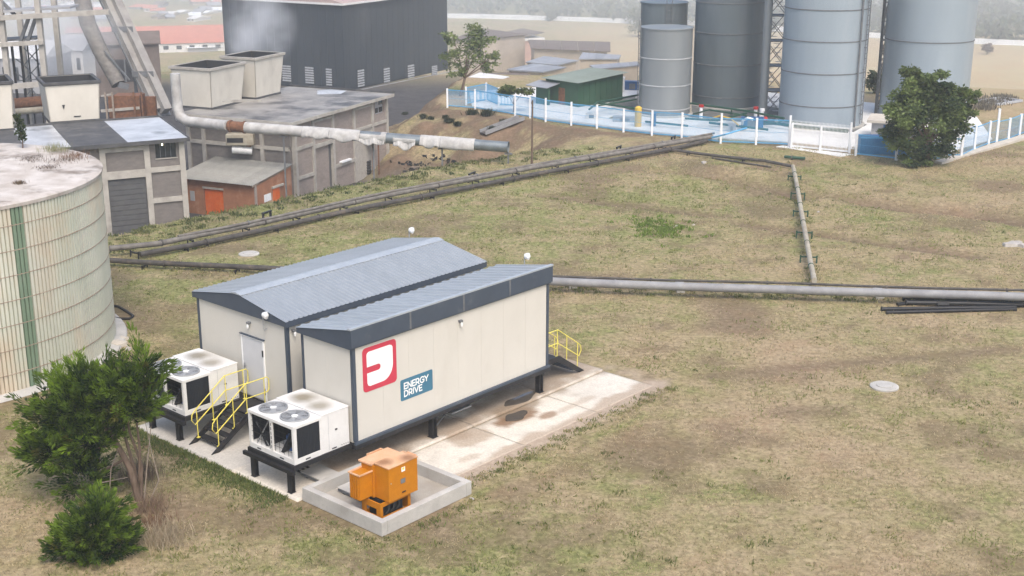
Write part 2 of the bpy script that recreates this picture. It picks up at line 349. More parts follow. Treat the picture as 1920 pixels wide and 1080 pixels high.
RIDGES = [(gl([(1255, 322), (1330, 332), (1420, 348), (1500, 368)]), -.5, 1.0), (gl([(1330, 318), (1430, 330)]), .32, .9), (gl([(1250, 332), (1400, 352), (1560, 375)]), .32, 1.0),
          (gl([(1540, 365), (1640, 378), (1720, 388), (1800, 392)]), -.5, 1.0), (gl([(1840, 400), (1920, 412)]), -.35, 1.1),
          (gl([(1020, 365), (1150, 382), (1330, 402)]), -.18, .5), (gl([(1390, 418), (1500, 432), (1660, 455), (1830, 480)]), -.2, .5),
          ([tuple(LP(11.5, 3)[:2]), tuple(LP(11.0, 11.8)[:2])], .0, 1)]
def axis_vals(lo, a, b, hi, step, grow=1.18):
    c = list(np.arange(a, b + 1e-6, step)); s = step; v = b
    while v < hi: s *= grow; v += s; c.append(min(v, hi))
    s = step; v = a; l = []
    while v > lo: s *= grow; v -= s; l.append(max(v, lo))
    return np.array(sorted(set(l + c)))
gx = axis_vals(-420, -32, 46, 420, .45); gy = axis_vals(-50, 22, 128, 690, .5, 1.10)
XX, YY = np.meshgrid(gx, gy); ZZ = height(XX, YY)
nx_, ny_ = len(gx), len(gy); idx = np.arange(nx_ * ny_).reshape(ny_, nx_)
gf = np.stack([idx[:-1, :-1], idx[:-1, 1:], idx[1:, 1:], idx[1:, :-1]], -1).reshape(-1, 4)
gv = np.stack([XX, YY, ZZ], -1).reshape(-1, 3)
def blob(x, y, px, py, rx, ry, z=0):
    c = G(px, py, z); return np.exp(-((x - c[0]) / rx) ** 2 - ((y - c[1]) / ry) ** 2)
def zones(x, y):
    """own colours of the ground: bare soil, dark yard surface, greener grass"""
    ins = inside(x, y, PIT); dn = seg_dist(x, y, CREST); df = rim_dist(x, y)
    n = fbm(x * .5, y * .5, 4); n2 = fbm(x * .13 + 5, y * .13, 3)
    soil = np.where(ins, sstep(3.0, 4.5, dn + n * 2) * (df < 15), 0.0)
    soil = np.maximum(soil, .85 * sstep(.47, .62, n) * np.exp(-(seg_dist(x, y, CREST) / 3.0) ** 2) * .6)
    yard = np.where(ins, sstep(8.5, 12.5, df + n * 3) * sstep(5.5, 8, dn), 0.0) * (1 - sstep(140, 160, y))
    green = .55 * sstep(.5, .62, n2) + 1.0 * np.exp(-(seg_dist(x, y, CREST) / 4.5) ** 2) * sstep(.38, .55, n) 
    green = green + .9 * blob(x, y, 1230, 425, 2.2, 3) + 1.0 * blob(x, y, 300, 590, 4, 9) * sstep(.35, .5, n) + .5 * blob(x, y, 700, 390, 9, 10)
    green = green + .75 * blob(x, y, 420, 470, 9, 12) + .5 * blob(x, y, 950, 400, 16, 14) + .3 * blob(x, y, 1350, 370, 14, 12) + .45 * blob(x, y, 1050, 900, 4.5, 5) + .55 * blob(x, y, 700, 1050, 5, 2.0) - .6 * blob(x, y, 1700, 850, 10, 9)
    for pts, h, w in RIDGES[:7]: soil = np.maximum(soil, .95 * np.exp(-(seg_dist(x, y, pts) / (w * 1.25)) ** 2) * (h < 0))
    tk = np.hypot(x + 22.18, y - 47.48)
    soil = np.maximum(soil, .75 * np.exp(-((tk - 7.5) / 1.6) ** 2) * sstep(.36, .5, n))
    soil = np.maximum(soil, .6 * blob(x, y, 300, 640, 2.5, 2) * sstep(.4, .5, n)); soil = np.maximum(soil, .7 * blob(x, y, 960, 960, 1.6, 1.5) * sstep(.38, .5, n))
    soil = np.maximum(soil, .7 * blob(x, y, 330, 960, 2.2, 2.2) * sstep(.4, .55, n)); soil = np.maximum(soil, .8 * np.exp(-(seg_dist(x, y, gl([(1330, 705), (1500, 690), (1700, 672), (1900, 655)])) / .5) ** 2))
    soil = np.maximum(soil, .5 * np.exp(-(seg_dist(x, y, gl([(250, 478), (420, 450), (600, 408), (760, 380)])) / 1.2) ** 2) * sstep(.4, .55, n))
    soil = np.maximum(soil, .7 * sstep(.55, .68, fbm(x * .21 + 40, y * .21, 4)) * (y < 100)); soil = np.maximum(soil, .6 * sstep(.56, .66, fbm(x * .8 + 11, y * .8 + 3, 4)) * (y < 100))
    soil = soil * (1 - .9 * ins * sstep(.43, .55, fbm(x * .45 + 60, y * .45, 4)) * (df > 2))
    dry = sstep(90, 135, y) * sstep(-4, 26, x + (fbm(x * .05, y * .05, 3) - .5) * 30)
    ul, vl = (x - CO[0]) * CAX[0] + (y - CO[1]) * CAX[1], (x - CO[0]) * CAY[0] + (y - CO[1]) * CAY[1]
    w_ = (fbm(x * 1.2, y * 1.2, 4) - .47) * 1.0
    sandk = sstep(.75, .25, np.abs(ul - 10.6 + w_ * .5 + .03 * (vl - 6))) * (vl > .6) * (vl < 12.1 + w_) + .6 * sstep(.4, .1, np.abs(vl - 12.0 + w_)) * (ul > 8) * (ul < 11.0)
    green = green + .8 * np.exp(-((ul - 11.75 + w_ * .3) / .22) ** 2) * (vl > 1) * (vl < 13); soil = np.maximum(soil, .5 * np.exp(-((ul - 12.6 + w_) / .5) ** 2) * (vl > 1) * (vl < 12) * sstep(.42, .55, n))
    global SANDK; SANDK = np.clip(sandk, 0, 1)
    return np.clip(np.stack([soil, yard, np.clip(green, 0, 1)], -1), 0, 1), dry
zn, dry = zones(XX.ravel(), YY.ravel()); sand_ = SANDK
def ground_material():
    m = bpy.data.materials.new('ground'); m.use_nodes = True; N = m.node_tree.nodes; L = m.node_tree.links; b = N['Principled BSDF']
    b.inputs['Roughness'].default_value = .95; b.inputs['Specular IOR Level'].default_value = .1
    ge = N.new('ShaderNodeNewGeometry'); at = N.new('ShaderNodeAttribute'); at.attribute_name = 'tint'; sp = N.new('ShaderNodeSeparateColor'); L.new(at.outputs['Color'], sp.inputs[0])
    def noise(s, d=5, r=.65):
        n = N.new('ShaderNodeTexNoise'); n.inputs['Scale'].default_value = s; n.inputs['Detail'].default_value = d; n.inputs['Roughness'].default_value = r
        L.new(ge.outputs['Position'], n.inputs['Vector']); return n.outputs['Fac']
    def rng_(fac, a, b_, lo=0, hi=1):
        r = N.new('ShaderNodeMapRange'); r.inputs[1].default_value = a; r.inputs[2].default_value = b_; r.inputs[3].default_value = lo; r.inputs[4].default_value = hi; L.new(fac, r.inputs[0]); return r.outputs[0]
    def mix(fac, a, b_):
        x = N.new('ShaderNodeMix'); x.data_type = 'RGBA'
        if isinstance(fac, float): x.inputs[0].default_value = fac
        else: L.new(fac, x.inputs[0])
        for i, c in ((6, a), (7, b_)):
            if isinstance(c, tuple): x.inputs[i].default_value = (*c, 1)
            else: L.new(c, x.inputs[i])
        return x.outputs[2]
    def math_(op, a, b_):
        x = N.new('ShaderNodeMath'); x.operation = op
        for i, c in enumerate((a, b_)):
            if isinstance(c, float): x.inputs[i].default_value = c
            else: L.new(c, x.inputs[i])
        return x.outputs[0]
    n_big, n_mid, n_fine, n_sp = noise(.16), noise(.9, 6, .7), noise(4.5, 6, .75), noise(2.1, 5, .7)
    tan = mix(rng_(n_fine, .36, .64), (.215, .16, .095), (.43, .338, .212))
    tan = mix(rng_(n_mid, .46, .68, 0, .5), tan, (.28, .18, .105))
    olive = mix(rng_(n_fine, .38, .62), (.11, .12, .042), (.285, .28, .115))
    k = math_('ADD', rng_(n_big, .38, .62, .0, .75), math_('MULTIPLY', sp.outputs[2], .6)); k = math_('MULTIPLY', k, rng_(n_mid, .36, .60, .15, 1.35))
    grass = mix(k, tan, olive)
    spots = math_('MULTIPLY', rng_(n_sp, .58, .70), .45); grass = mix(spots, grass, (.070, .080, .032))
    soil = mix(rng_(n_mid, .35, .65), (.080, .058, .039), (.19, .128, .082)); soil = mix(rng_(n_fine, .5, .72, 0, .5), soil, (.30, .22, .16))
    yard = mix(rng_(n_mid, .35, .65), (.050, .048, .048), (.085, .080, .078))
    c = mix(math_('MULTIPLY', sp.outputs[0], rng_(n_mid, .25, .55, .55, 1.0)), grass, soil); c = mix(sp.outputs[1], c, yard)
    dr = N.new('ShaderNodeAttribute'); dr.attribute_name = 'dry'
    c = mix(math_('MULTIPLY', dr.outputs['Fac'], .75), c, mix(rng_(n_big, .35, .65), (.40, .30, .18), (.44, .36, .23)))
    fo = N.new('ShaderNodeAttribute'); fo.attribute_name = 'wood'
    c = mix(fo.outputs['Fac'], c, mix(rng_(n_mid, .35, .65), (.05, .065, .03), (.10, .115, .05)))
    sa = N.new('ShaderNodeAttribute'); sa.attribute_name = 'sand'; c = mix(sa.outputs['Fac'], c, mix(rng_(n_fine, .35, .65), (.31, .245, .185), (.42, .34, .26)))
    L.new(c, b.inputs['Base Color'])
    bp = N.new('ShaderNodeBump'); bp.inputs['Strength'].default_value = .6; bp.inputs['Distance'].default_value = .08; L.new(n_fine, bp.inputs['Height']); L.new(bp.outputs[0], b.inputs['Normal'])
    return m
MATS['ground'] = ground_material()
ground = np_mesh('ground', gv, gf, 'ground', tint=zn, smooth=True)
def fattr(o, n, vals): a = o.data.attributes.new(n, 'FLOAT', 'POINT'); a.data.foreach_set('value', vals.astype(np.float32))
fattr(ground, 'dry', dry); fattr(ground, 'sand', sand_); fattr(ground, 'wood', sstep(285, 330, YY.ravel() + .5 * np.clip(XX.ravel(), -30, 90) + 40 * (fbm(XX.ravel() * .03, YY.ravel() * .03, 3) - .5)) * .9)
tag(ground, kind='structure')
def hz(x, y): return float(height(np.array([x]), np.array([y]))[0])
def on(px, py, guess=0.0):
    z = guess
    for _ in range(22):
        P = G(px, py, z); h_ = hz(P[0], P[1])
        if abs(h_ - z) < .004: break
        z = .5 * z + .5 * h_
    return np.array([P[0], P[1], hz(P[0], P[1])])

# haze over the whole site (homogeneous air)
hb = MB().box(-425, 425, -55, 695, -8.5, 27.5)
hm = bpy.data.materials.new('haze'); hm.use_nodes = True; hn = hm.node_tree.nodes; hn.remove(hn['Principled BSDF'])
pv = hn.new('ShaderNodeVolumePrincipled'); pv.inputs['Color'].default_value = (.90, .945, .97, 1); pv.inputs['Density'].default_value = HAZE_DENSITY; pv.inputs['Anisotropy'].default_value = .15
hm.node_tree.links.new(pv.outputs[0], hn['Material Output'].inputs['Volume'])
tag(hb.build('haze', hm), kind='stuff')

# concrete pad, sand strip, mud and puddle round the cabins
def pad_sheet(name, m, pts, z, kind='structure', thick=.1):
    o = MB().prism([LP(s, t, z - thick) for s, t in pts], (0, 0, thick)).build(name, m); return tag(o, kind=kind)
def wavy(pts, amp, n=14, seed=1):
    rr = random.Random(seed); out = []
    for (a, b), (c, d) in zip(pts, pts[1:] + pts[:1]):
        for i in range(n):
            k = i / n; out.append((a + (c - a) * k + rr.uniform(-amp, amp), b + (d - b) * k + rr.uniform(-amp, amp)))
    return out
def slab_tint(s_, t_):
    n = fbm(s_ * 1.3 + 9, t_ * 1.3, 5); n2 = fbm(s_ * .5 + 30, t_ * .5, 4); nf = fbm(s_ * 6, t_ * 6, 3)
    c = np.array([.61, .565, .485])[None] * (.84 + .34 * n[:, None]) * (.92 + .16 * nf[:, None])
    def over(c, k, col): k = np.clip(k, 0, 1)[:, None]; return c * (1 - k) + np.array(col)[None] * k
    c = over(c, .85 * sstep(.38, .55, n2 + .10 * nf) * sstep(8.9, 8.0, s_ + (n - .5) * 2) * (s_ > 5), (.29, .22, .155))  # brown under the annex: stain, with the cabin's shadow painted in
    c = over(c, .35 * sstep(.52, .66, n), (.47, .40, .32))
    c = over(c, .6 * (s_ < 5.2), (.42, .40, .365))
    wob = (n - .47) * 1.6
    for sc, tc, a, b_, col, k in ((8.9, 6.35, .55, 1.0, (.20, .115, .06), .9), (9.5, 7.1, .3, .5, (.24, .15, .09), .8), (8.75, 4.0, .55, .95, (.35, .27, .195), .7), (8.2, 7.4, .6, 1.4, (.25, .19, .13), .8), (9.9, 2.7, .2, .65, (.40, .33, .25), .6), (10.3, .9, .5, .6, (.38, .30, .22), .8), (9.6, 8.4, .2, .9, (.38, .30, .22), .5)):
        c = over(c, k * sstep(1.15, .75, np.hypot((s_ - sc) / a, (t_ - tc) / b_) + wob), col)
    c = over(c, .95 * sstep(-.22, .02, s_ - 10.30 - wob * .45 + .03 * (t_ - 6)), (.40, .325, .25))
    c = over(c, .8 * sstep(-.2, .1, t_ - 12.0 + wob * .4), (.40, .325, .25))
    return c
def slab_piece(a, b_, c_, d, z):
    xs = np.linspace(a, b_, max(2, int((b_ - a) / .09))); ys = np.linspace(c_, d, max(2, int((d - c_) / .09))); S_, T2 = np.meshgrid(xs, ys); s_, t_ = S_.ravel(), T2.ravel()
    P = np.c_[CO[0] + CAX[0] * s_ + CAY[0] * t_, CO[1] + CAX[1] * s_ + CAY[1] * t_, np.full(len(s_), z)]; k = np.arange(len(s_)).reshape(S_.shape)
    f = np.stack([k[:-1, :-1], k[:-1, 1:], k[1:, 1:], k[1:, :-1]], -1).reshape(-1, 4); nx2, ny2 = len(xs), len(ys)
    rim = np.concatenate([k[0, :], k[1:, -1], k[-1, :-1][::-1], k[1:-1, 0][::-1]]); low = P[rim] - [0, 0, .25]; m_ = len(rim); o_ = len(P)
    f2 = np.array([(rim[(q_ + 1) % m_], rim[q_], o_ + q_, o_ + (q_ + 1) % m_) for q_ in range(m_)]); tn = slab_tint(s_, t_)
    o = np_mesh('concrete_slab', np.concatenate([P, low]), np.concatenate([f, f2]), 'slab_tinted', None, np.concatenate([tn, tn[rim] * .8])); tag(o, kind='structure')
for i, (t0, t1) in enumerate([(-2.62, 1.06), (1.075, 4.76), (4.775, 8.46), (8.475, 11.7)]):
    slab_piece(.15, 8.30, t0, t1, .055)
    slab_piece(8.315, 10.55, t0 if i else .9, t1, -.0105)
rr = random.Random(5)
def puddle(sc, tc, a, b_, z): tag(MB().prism([LP(sc + a * math.cos(k / 40 * 6.283) * (.85 + .18 * math.sin(k * .471 + sc)), tc + b_ * math.sin(k / 40 * 6.283) * (.85 + .15 * math.cos(k * .3142 + sc)), .04) for k in range(40)], (0, 0, z - .04)).build('water_puddle', 'puddle'), kind='structure')
puddle(7.95, 7.5, .32, .95, .0585); puddle(8.80, 6.35, .30, .55, -.006)

# ------------------------------------------------------------------ the two cabins
FZ = .99
def rib_sheet(name, m, parent, w, length, pitch, hgt, loc, along, down, up, rand=0):
    """corrugated roof sheet: w along 'along', length down the slope"""
    a, d, u = map(lambda q: np.array(q, float), (along, down, up)); prof = []; n = max(1, int(round(w / pitch)))
    for i in range(n):
        p = w / n
        prof += [(i * p, 0), (i * p + p * .52, 0), (i * p + p * .66, hgt), (i * p + p * .86, hgt)]
    prof.append((w - .002, 0)); k = len(prof)
    vs = [a * x + u * h for x, h in prof] + [a * x + u * h + d * length for x, h in prof]
    o = MB().add(vs, [(i, k + i, k + i + 1, i + 1) for i in range(k - 1)]).build(name, m, parent); o.location = tuple(map(float, loc)); return o
def panel_wall(parent, p0, p1, z0, z1, n, m='cream_panel', thick=.05, gap=.004, out=None, cuts=None):
    """flat panels side by side from p0 to p1 (local xy), each its own part"""
    p0 = np.array(p0, float); p1 = np.array(p1, float); Lh = np.linalg.norm(p1 - p0); d = (p1 - p0) / Lh; nrm = np.array(out, float) * thick
    cuts = cuts or [Lh * i / n for i in range(n + 1)]; first = None
    for a, b_ in zip(cuts[:-1], cuts[1:]):
        q0 = p0 + d * (a + gap / 2); q1 = p0 + d * (b_ - gap / 2)
        MB().prism([(*q0, z0), (*q1, z0), (*q1, z1), (*q0, z1)], (*nrm, 0)).build('wall_panel', m, parent)

main = thing('plant_cabin', 'cream panel cabin with blue-grey gabled ridge roof and a single door', 'cabin', LP(0, 0), CAZ)
W, Lg, zE, zR = 4.84, 9.17, 4.04, 4.47
box('wall_core', 'slate_trim', .15, W - .15, .15, Lg - .15, FZ, 3.88, main)
box('floor_frame', 'black_steel', .06, W - .06, .06, Lg - .06, .80, FZ - .004, main)
panel_wall(main, (.19, .15), (W - .19, .15), FZ, 3.84, 2, out=(0, -1), cuts=[0, 2.21, W - .38])
panel_wall(main, (.19, Lg - .15), (W - .19, Lg - .15), FZ, 3.84, 4, out=(0, 1))
panel_wall(main, (.15, .2), (.15, Lg - .2), FZ, 3.84, 8, out=(-1, 0)); panel_wall(main, (W - .15, .2), (W - .15, Lg - .2), FZ, 3.84, 8, out=(1, 0))
for x in (.08, W - .18):
    for y in (.08, Lg - .18): box('corner_post', 'slate_trim', x, x + .11, y, y + .11, FZ + .001, 3.845, main)
RX = W / 2
MB().prism([(0, 0, 3.85), (W, 0, 3.85), (W, 0, zE - .02), (RX, 0, zR - .02), (0, 0, zE - .02)], (0, .06, 0)).build('gable_fascia', 'slate_trim', main)
MB().prism([(0, Lg, 3.85), (W, Lg, 3.85), (W, Lg, zE - .02), (RX, Lg, zR - .02), (0, Lg, zE - .02)], (0, -.06, 0)).build('gable_fascia', 'slate_trim', main)
MB().prism([(.012, .065, 3.852), (W - .012, .065, 3.852), (W - .012, .065, zE - .03), (RX, .065, zR - .03), (.012, .065, zE - .03)], (0, Lg - .13, 0)).build('roof_core', 'slate_trim', main)
box('eave_fascia', 'slate_trim', W - .008, W + .03, -.01, Lg + .01, 3.83, zE - .015, main); box('eave_fascia', 'slate_trim', -.03, .008, -.01, Lg + .01, 3.83, zE - .015, main)
sl = math.hypot(RX, zR - zE); nS = 12; sw = (Lg + .06) / nS
dR = np.array([RX, 0, zE - zR]) / sl; uR = np.array([zR - zE, 0, RX]) / sl; uL = uR * (-1, 1, 1)
for i in range(nS):
    y = -.03 + i * sw
    if i == 0:
        a0 = rib_sheet('roof_sheet', 'roof_sheet', main, sw, sl - .12, sw / 4, .026, (RX + dR[0] * .17, y, zR + dR[2] * .17), (0, 1, 0), dR, uR)
        dL = dR * (-1, 1, 1)
        b0 = rib_sheet('roof_sheet', 'roof_sheet', main, sw, sl - .12, sw / 4, .028, (RX + dL[0] * .17, y, zR + dL[2] * .17), (0, 1, 0), dL, uL)
    else:
        inst(a0, main, (RX + dR[0] * .17, y, zR + dR[2] * .17)); inst(b0, main, (RX - dR[0] * .17, y, zR + dR[2] * .17))
rc = []
for y in (-.04, Lg + .04): rc += [(RX - .26, y, zR - .012), (RX, y, zR + .036), (RX + .26, y, zR - .012), (RX + .26, y, zR - .03), (RX - .26, y, zR - .03)]
MB().add(rc, [(0, 1, 6, 5), (1, 2, 7, 6), (2, 3, 8, 7), (4, 0, 5, 9), (0, 4, 3, 2, 1), (5, 6, 7, 8, 9)]).build('ridge_cap', 'ridge_flash', main)
# door
dr = MB().box(2.46, 3.52, .075, .098, 1.04, 3.05).build('door', 'door_grey', main)
for a in [(2.42, 2.46, 1.02, 3.09), (3.52, 3.585, 1.02, 3.09)]: box('door_frame', 'logo_white', a[0], a[1], .06, .099, a[2], a[3], main)
box('door_frame', 'logo_white', 2.46, 3.52, .062, .099, 3.05, 3.09, main); box('door_flashing', 'slate_trim', 2.38, 3.62, .03, .099, 3.095, 3.13, main)
for z in (1.35, 2.65): box('hinge', 'black_steel', 3.50, 3.56, .045, .074, z - .11, z + .11, dr)
MB().box(2.53, 2.56, .03, .074, 1.95, 2.12).box(2.53, 2.66, .02, .035, 2.03, 2.06).build('handle', 'fan_grey', dr)
def wall_lamp(parent, x, y, z, nx, ny):
    l = MB().box(x - .06, x + .06, y - .06, y + .06, z, z + .07).build('lamp_bracket', 'steel_grey', parent)
    MB().tube([(x + nx * .04, y + ny * .04, z), (x + nx * .05, y + ny * .05, z - .06), (x + nx * .05, y + ny * .05, z - .14)], [.025, .045, .03], 10).build('lamp_bulb', 'plastic_white', l, smooth=True)
wall_lamp(main, 2.9, .05, 3.52, 0, -1); wall_lamp(main, W - .04, .35, 3.62, 1, 0)
for x in (.3, W - .35):
    for y in (.5, 4.5, 8.6): box('leg', 'black_steel', x, x + .16, y, y + .16, .055, .80, main)
# platform of the first cooling unit
def unit_platform(parent, s0, s1, t0, t1, legs):
    for x in (s0, s1 - .12): box('platform_beam', 'black_steel', x, x + .12, t0, t1, .84, .985, parent)
    for y in (t0 + .002, t0 + .9, t1 - .122): box('platform_beam', 'black_steel', s0 + .121, s1 - .121, y, y + .118, .842, .98, parent)
    box('platform_beam', 'black_steel', s0 - .12, s1 + .05, t0 - .1, t0 - .004, .74, .86, parent)
    for x in legs: 
        MB().box(x, x + .16, t0 + .02, t0 + .05, .055, .835).box(x, x + .16, t0 + .15, t0 + .18, .055, .835).box(x + .065, x + .095, t0 + .051, t0 + .149, .055, .835).box(x - .02, x + .18, t0, t0 + .2, .051, .067).build('leg', 'black_steel', parent)
unit_platform(main, .5, 2.65, -2.42, .05, (.55, 2.05))

annex = thing('annex_cabin', 'cream lean-to cabin with deep dark fascia carrying the red emblem and blue sign', 'cabin', LP(0, 0), CAZ)
s0, s1, t0, t1, zl, zr, zb = 5.78, 8.28, -.34, 8.78, 4.16, 4.62, 4.05
box('wall_core', 'cream_panel', s0 + .15, s1 - .15, t0 + .15, t1 - .15, FZ, 4.06, annex)
box('floor_frame', 'black_steel', s0 + .1, s1 - .03, t0 + .04, t1 - .04, .82, FZ - .03, annex)
box('sill_trim', 'slate_trim', s1 - .10, s1 - .02, t0 + .05, t1 - .05, FZ - .03, FZ + .05, annex)
panel_wall(annex, (s1 - .15, t0 + .2), (s1 - .15, t1 - .2), FZ + .052, zb, 8, out=(1, 0)); panel_wall(annex, (s0 + .15, t0 + .2), (s0 + .15, t1 - .2), FZ, zb - .1, 8, out=(-1, 0))
panel_wall(annex, (s0 + .2, t0 + .15), (s1 - .2, t0 + .15), FZ, zb - .02, 2, out=(0, -1), cuts=[0, 1.05, 2.1]); panel_wall(annex, (s0 + .2, t1 - .15), (s1 - .2, t1 - .15), FZ, zb - .02, 2, out=(0, 1))
for x in (s0 + .09, s1 - .18):
    for y in (t0 + .09, t1 - .20): box('corner_post', 'slate_trim', x, x + .11, y, y + .11, FZ + .051, zb - .004, annex)
for y, e in ((t0, .06), (t1, -.06)): MB().prism([(s0, y, zb - .06), (s1 - .041, y, zb - .06), (s1 - .041, y, zr - .012), (s0, y, zl - .012)], (0, e, 0)).build('end_fascia', 'slate_trim', annex)
ys = [t0 - .01, 2.05, 4.4, 6.6, t1 + .01]
for a, b_ in zip(ys[:-1], ys[1:]): box('long_fascia', 'slate_trim', s1 - .04, s1 + .01, a + .003, b_ - .003, zb - .0, zr - .005, annex)
for y in ys[1:-1]: box('fascia_joint', 'steel_grey', s1 + .0105, s1 + .014, y - .035, y + .035, zb + .002, zr - .008, annex)
MB().prism([(s0 + .01, t0 + .065, zb - .05), (s1 - .045, t0 + .065, zb - .05), (s1 - .045, t0 + .065, zr - .02), (s0 + .01, t0 + .065, zl - .02)], (0, t1 - t0 - .13, 0)).build('roof_core', 'slate_trim', annex)
al = math.hypot(s1 - s0, zr - zl); dA = np.array([s1 - s0, 0, zr - zl]) / al; uA = np.array([-(zr - zl), 0, s1 - s0]) / al
nS = 12; sw = (t1 - t0 + .06) / nS
for i in range(nS):
    lc = (s0 - .02, t0 - .03 + i * sw, zl - .002)
    if i == 0: c0 = rib_sheet('roof_sheet', 'roof_sheet', annex, sw, al - .06, sw / 2, .034, lc, (0, 1, 0), dA, uA)
    else: inst(c0, annex, lc)
MB().beam((s1 - .05, t0 - .04, zr + .01), (s1 - .05, t1 + .04, zr + .01), .13, .05).build('edge_flashing', 'ridge_flash', annex)
wall_lamp(annex, s1 - .06, 4.31, 3.70, 1, 0)
for x, ts in ((8.0, (3.1, 8.35)), (6.0, (3.1, 8.35))):
    for y in ts: MB().box(x - .1, x + .1, y, y + .03, .055, .818).box(x - .1, x + .1, y + .17, y + .2, .055, .818).box(x - .015, x + .015, y + .031, y + .169, .055, .818).box(x - .13, x + .13, y - .03, y + .23, .051, .068).build('leg', 'black_steel', annex)
for y in (3.2, 8.45): box('cross_beam', 'black_steel', s0 + .15, s1 - .08, y - .05, y + .05, .70, .815, annex)
MB().box(7.7, 8.2, 3.9, 4.8, .66, .70).beam((7.95, 3.35, .3), (7.95, 3.9, .68), .03).build('hanging_tray', 'steel_grey', annex)
unit_platform(annex, 5.92, 8.08, -2.5, -.30, (6.0, 7.7))

# emblem and sign on the long wall: flat boards, in wall coordinates u along the wall, v up
SX = s1 - .099
def arc(cx, cy, r, a0, a1, n=6): return [(cx + r * math.cos(R(a0 + (a1 - a0) * i / n)), cy + r * math.sin(R(a0 + (a1 - a0) * i / n))) for i in range(n + 1)]
def rrect(x0, x1, y0, y1, r): return arc(x1 - r, y0 + r, r, -90, 0) + arc(x1 - r, y1 - r, r, 0, 90) + arc(x0 + r, y1 - r, r, 90, 180) + arc(x0 + r, y0 + r, r, 180, 270)
def plate(name, m, poly, x, th, parent): return MB().prism([(x, a, b_) for a, b_ in poly], (th, 0, 0)).build(name, m, parent)
emb = plate('emblem_board', 'logo_red', rrect(.15, 1.52, 2.49, 3.88, .13), SX, .008, annex)
def q(u, v): return (.15 + 1.37 * u, 3.88 - 1.39 * v)
wp = [q(.12, .44), q(.115, .19)] + [q(.20 - .085 * math.cos(a), .185 - .085 * math.sin(a)) for a in np.linspace(.2, 1.5, 5)] + [q(.80, .10), q(.865, .125), q(.89, .17), q(.89, .50)] 
wp += [q(.57 + .32 * math.cos(a), .52 + .36 * math.sin(a)) for a in np.linspace(.12, 1.5, 9)] + [q(.20, .885), q(.145, .86), q(.12, .80), q(.12, .58), q(.44, .58)]
wp += [q(.45 + .07 * math.cos(a), .51 + .07 * math.sin(a)) for a in np.linspace(1.5, -1.5, 9)]
plate('emblem_mark', 'logo_white', wp, SX + .0085, .003, emb)
sgn = plate('sign_board', 'sign_blue', rrect(1.66, 3.05, 1.77, 2.46, .06), SX, .008, annex)
# lettering drawn as strokes: (letter width, polylines in a unit-height cell)
_o = lambda cx, cy, rx, ry, a0, a1, n=10: [(cx + rx * math.cos(R(a0 + (a1 - a0) * i / n)), cy + ry * math.sin(R(a0 + (a1 - a0) * i / n))) for i in range(n + 1)]
GLYPH = {'E': (.60, [[(.58, 1), (.08, 1), (.08, 0), (.60, 0)], [(.08, .5), (.53, .5)]]), 'N': (.80, [[(.08, 0), (.08, 1), (.72, 0), (.72, 1)]]),
         'R': (.70, [[(.08, 0), (.08, 1), (.38, 1)] + _o(.38, .68, .25, .32, 80, -90, 8) + [(.08, .36)], [(.36, .36), (.66, 0)]]),
         'G': (.86, [_o(.50, .5, .42, .5, 42, 318, 14) + [(.82, .18), (.82, .47), (.55, .47)]]), 'Y': (.74, [[(.02, 1), (.37, .45), (.72, 1)], [(.37, .48), (.37, 0)]]),
         'D': (.80, [[(.08, 0), (.08, 1), (.34, 1)] + _o(.34, .5, .40, .5, 80, -80, 10) + [(.34, 0), (.04, 0)]]), 'I': (.24, [[(.12, 0), (.12, 1)]]), 'V': (.78, [[(.03, 1), (.39, .02), (.75, 1)]])}
def stroke(mb, pts, x, th, w):
    for (a, b_), (c, d) in zip(pts[:-1], pts[1:]):
        dx, dy = c - a, d - b_; l = math.hypot(dx, dy) or 1; nx, ny = -dy / l * w / 2, dx / l * w / 2; ex, ey = dx / l * w * .35, dy / l * w * .35
        mb.prism([(x, a - ex + nx, b_ - ey + ny), (x, a - ex - nx, b_ - ey - ny), (x, c + ex - nx, d + ey - ny), (x, c + ex + nx, d + ey + ny)], (th + random.uniform(0, .0012), 0, 0))
def word(txt, u, v, h, parent, gap=.10):
    for ch in txt:
        w, lines = GLYPH[ch]; mb = MB()
        for ln in lines: stroke(mb, [(u + a * h, v + (b_ * (1 - .17) + .085) * h) for a, b_ in ln], SX + .0085, .003, .17 * h)
        mb.build('letter', 'logo_white', parent); u += (w + gap) * h
word('ENERGY', 1.80, 2.125, .22, sgn); word('DRIVE', 1.80, 1.875, .22, sgn)

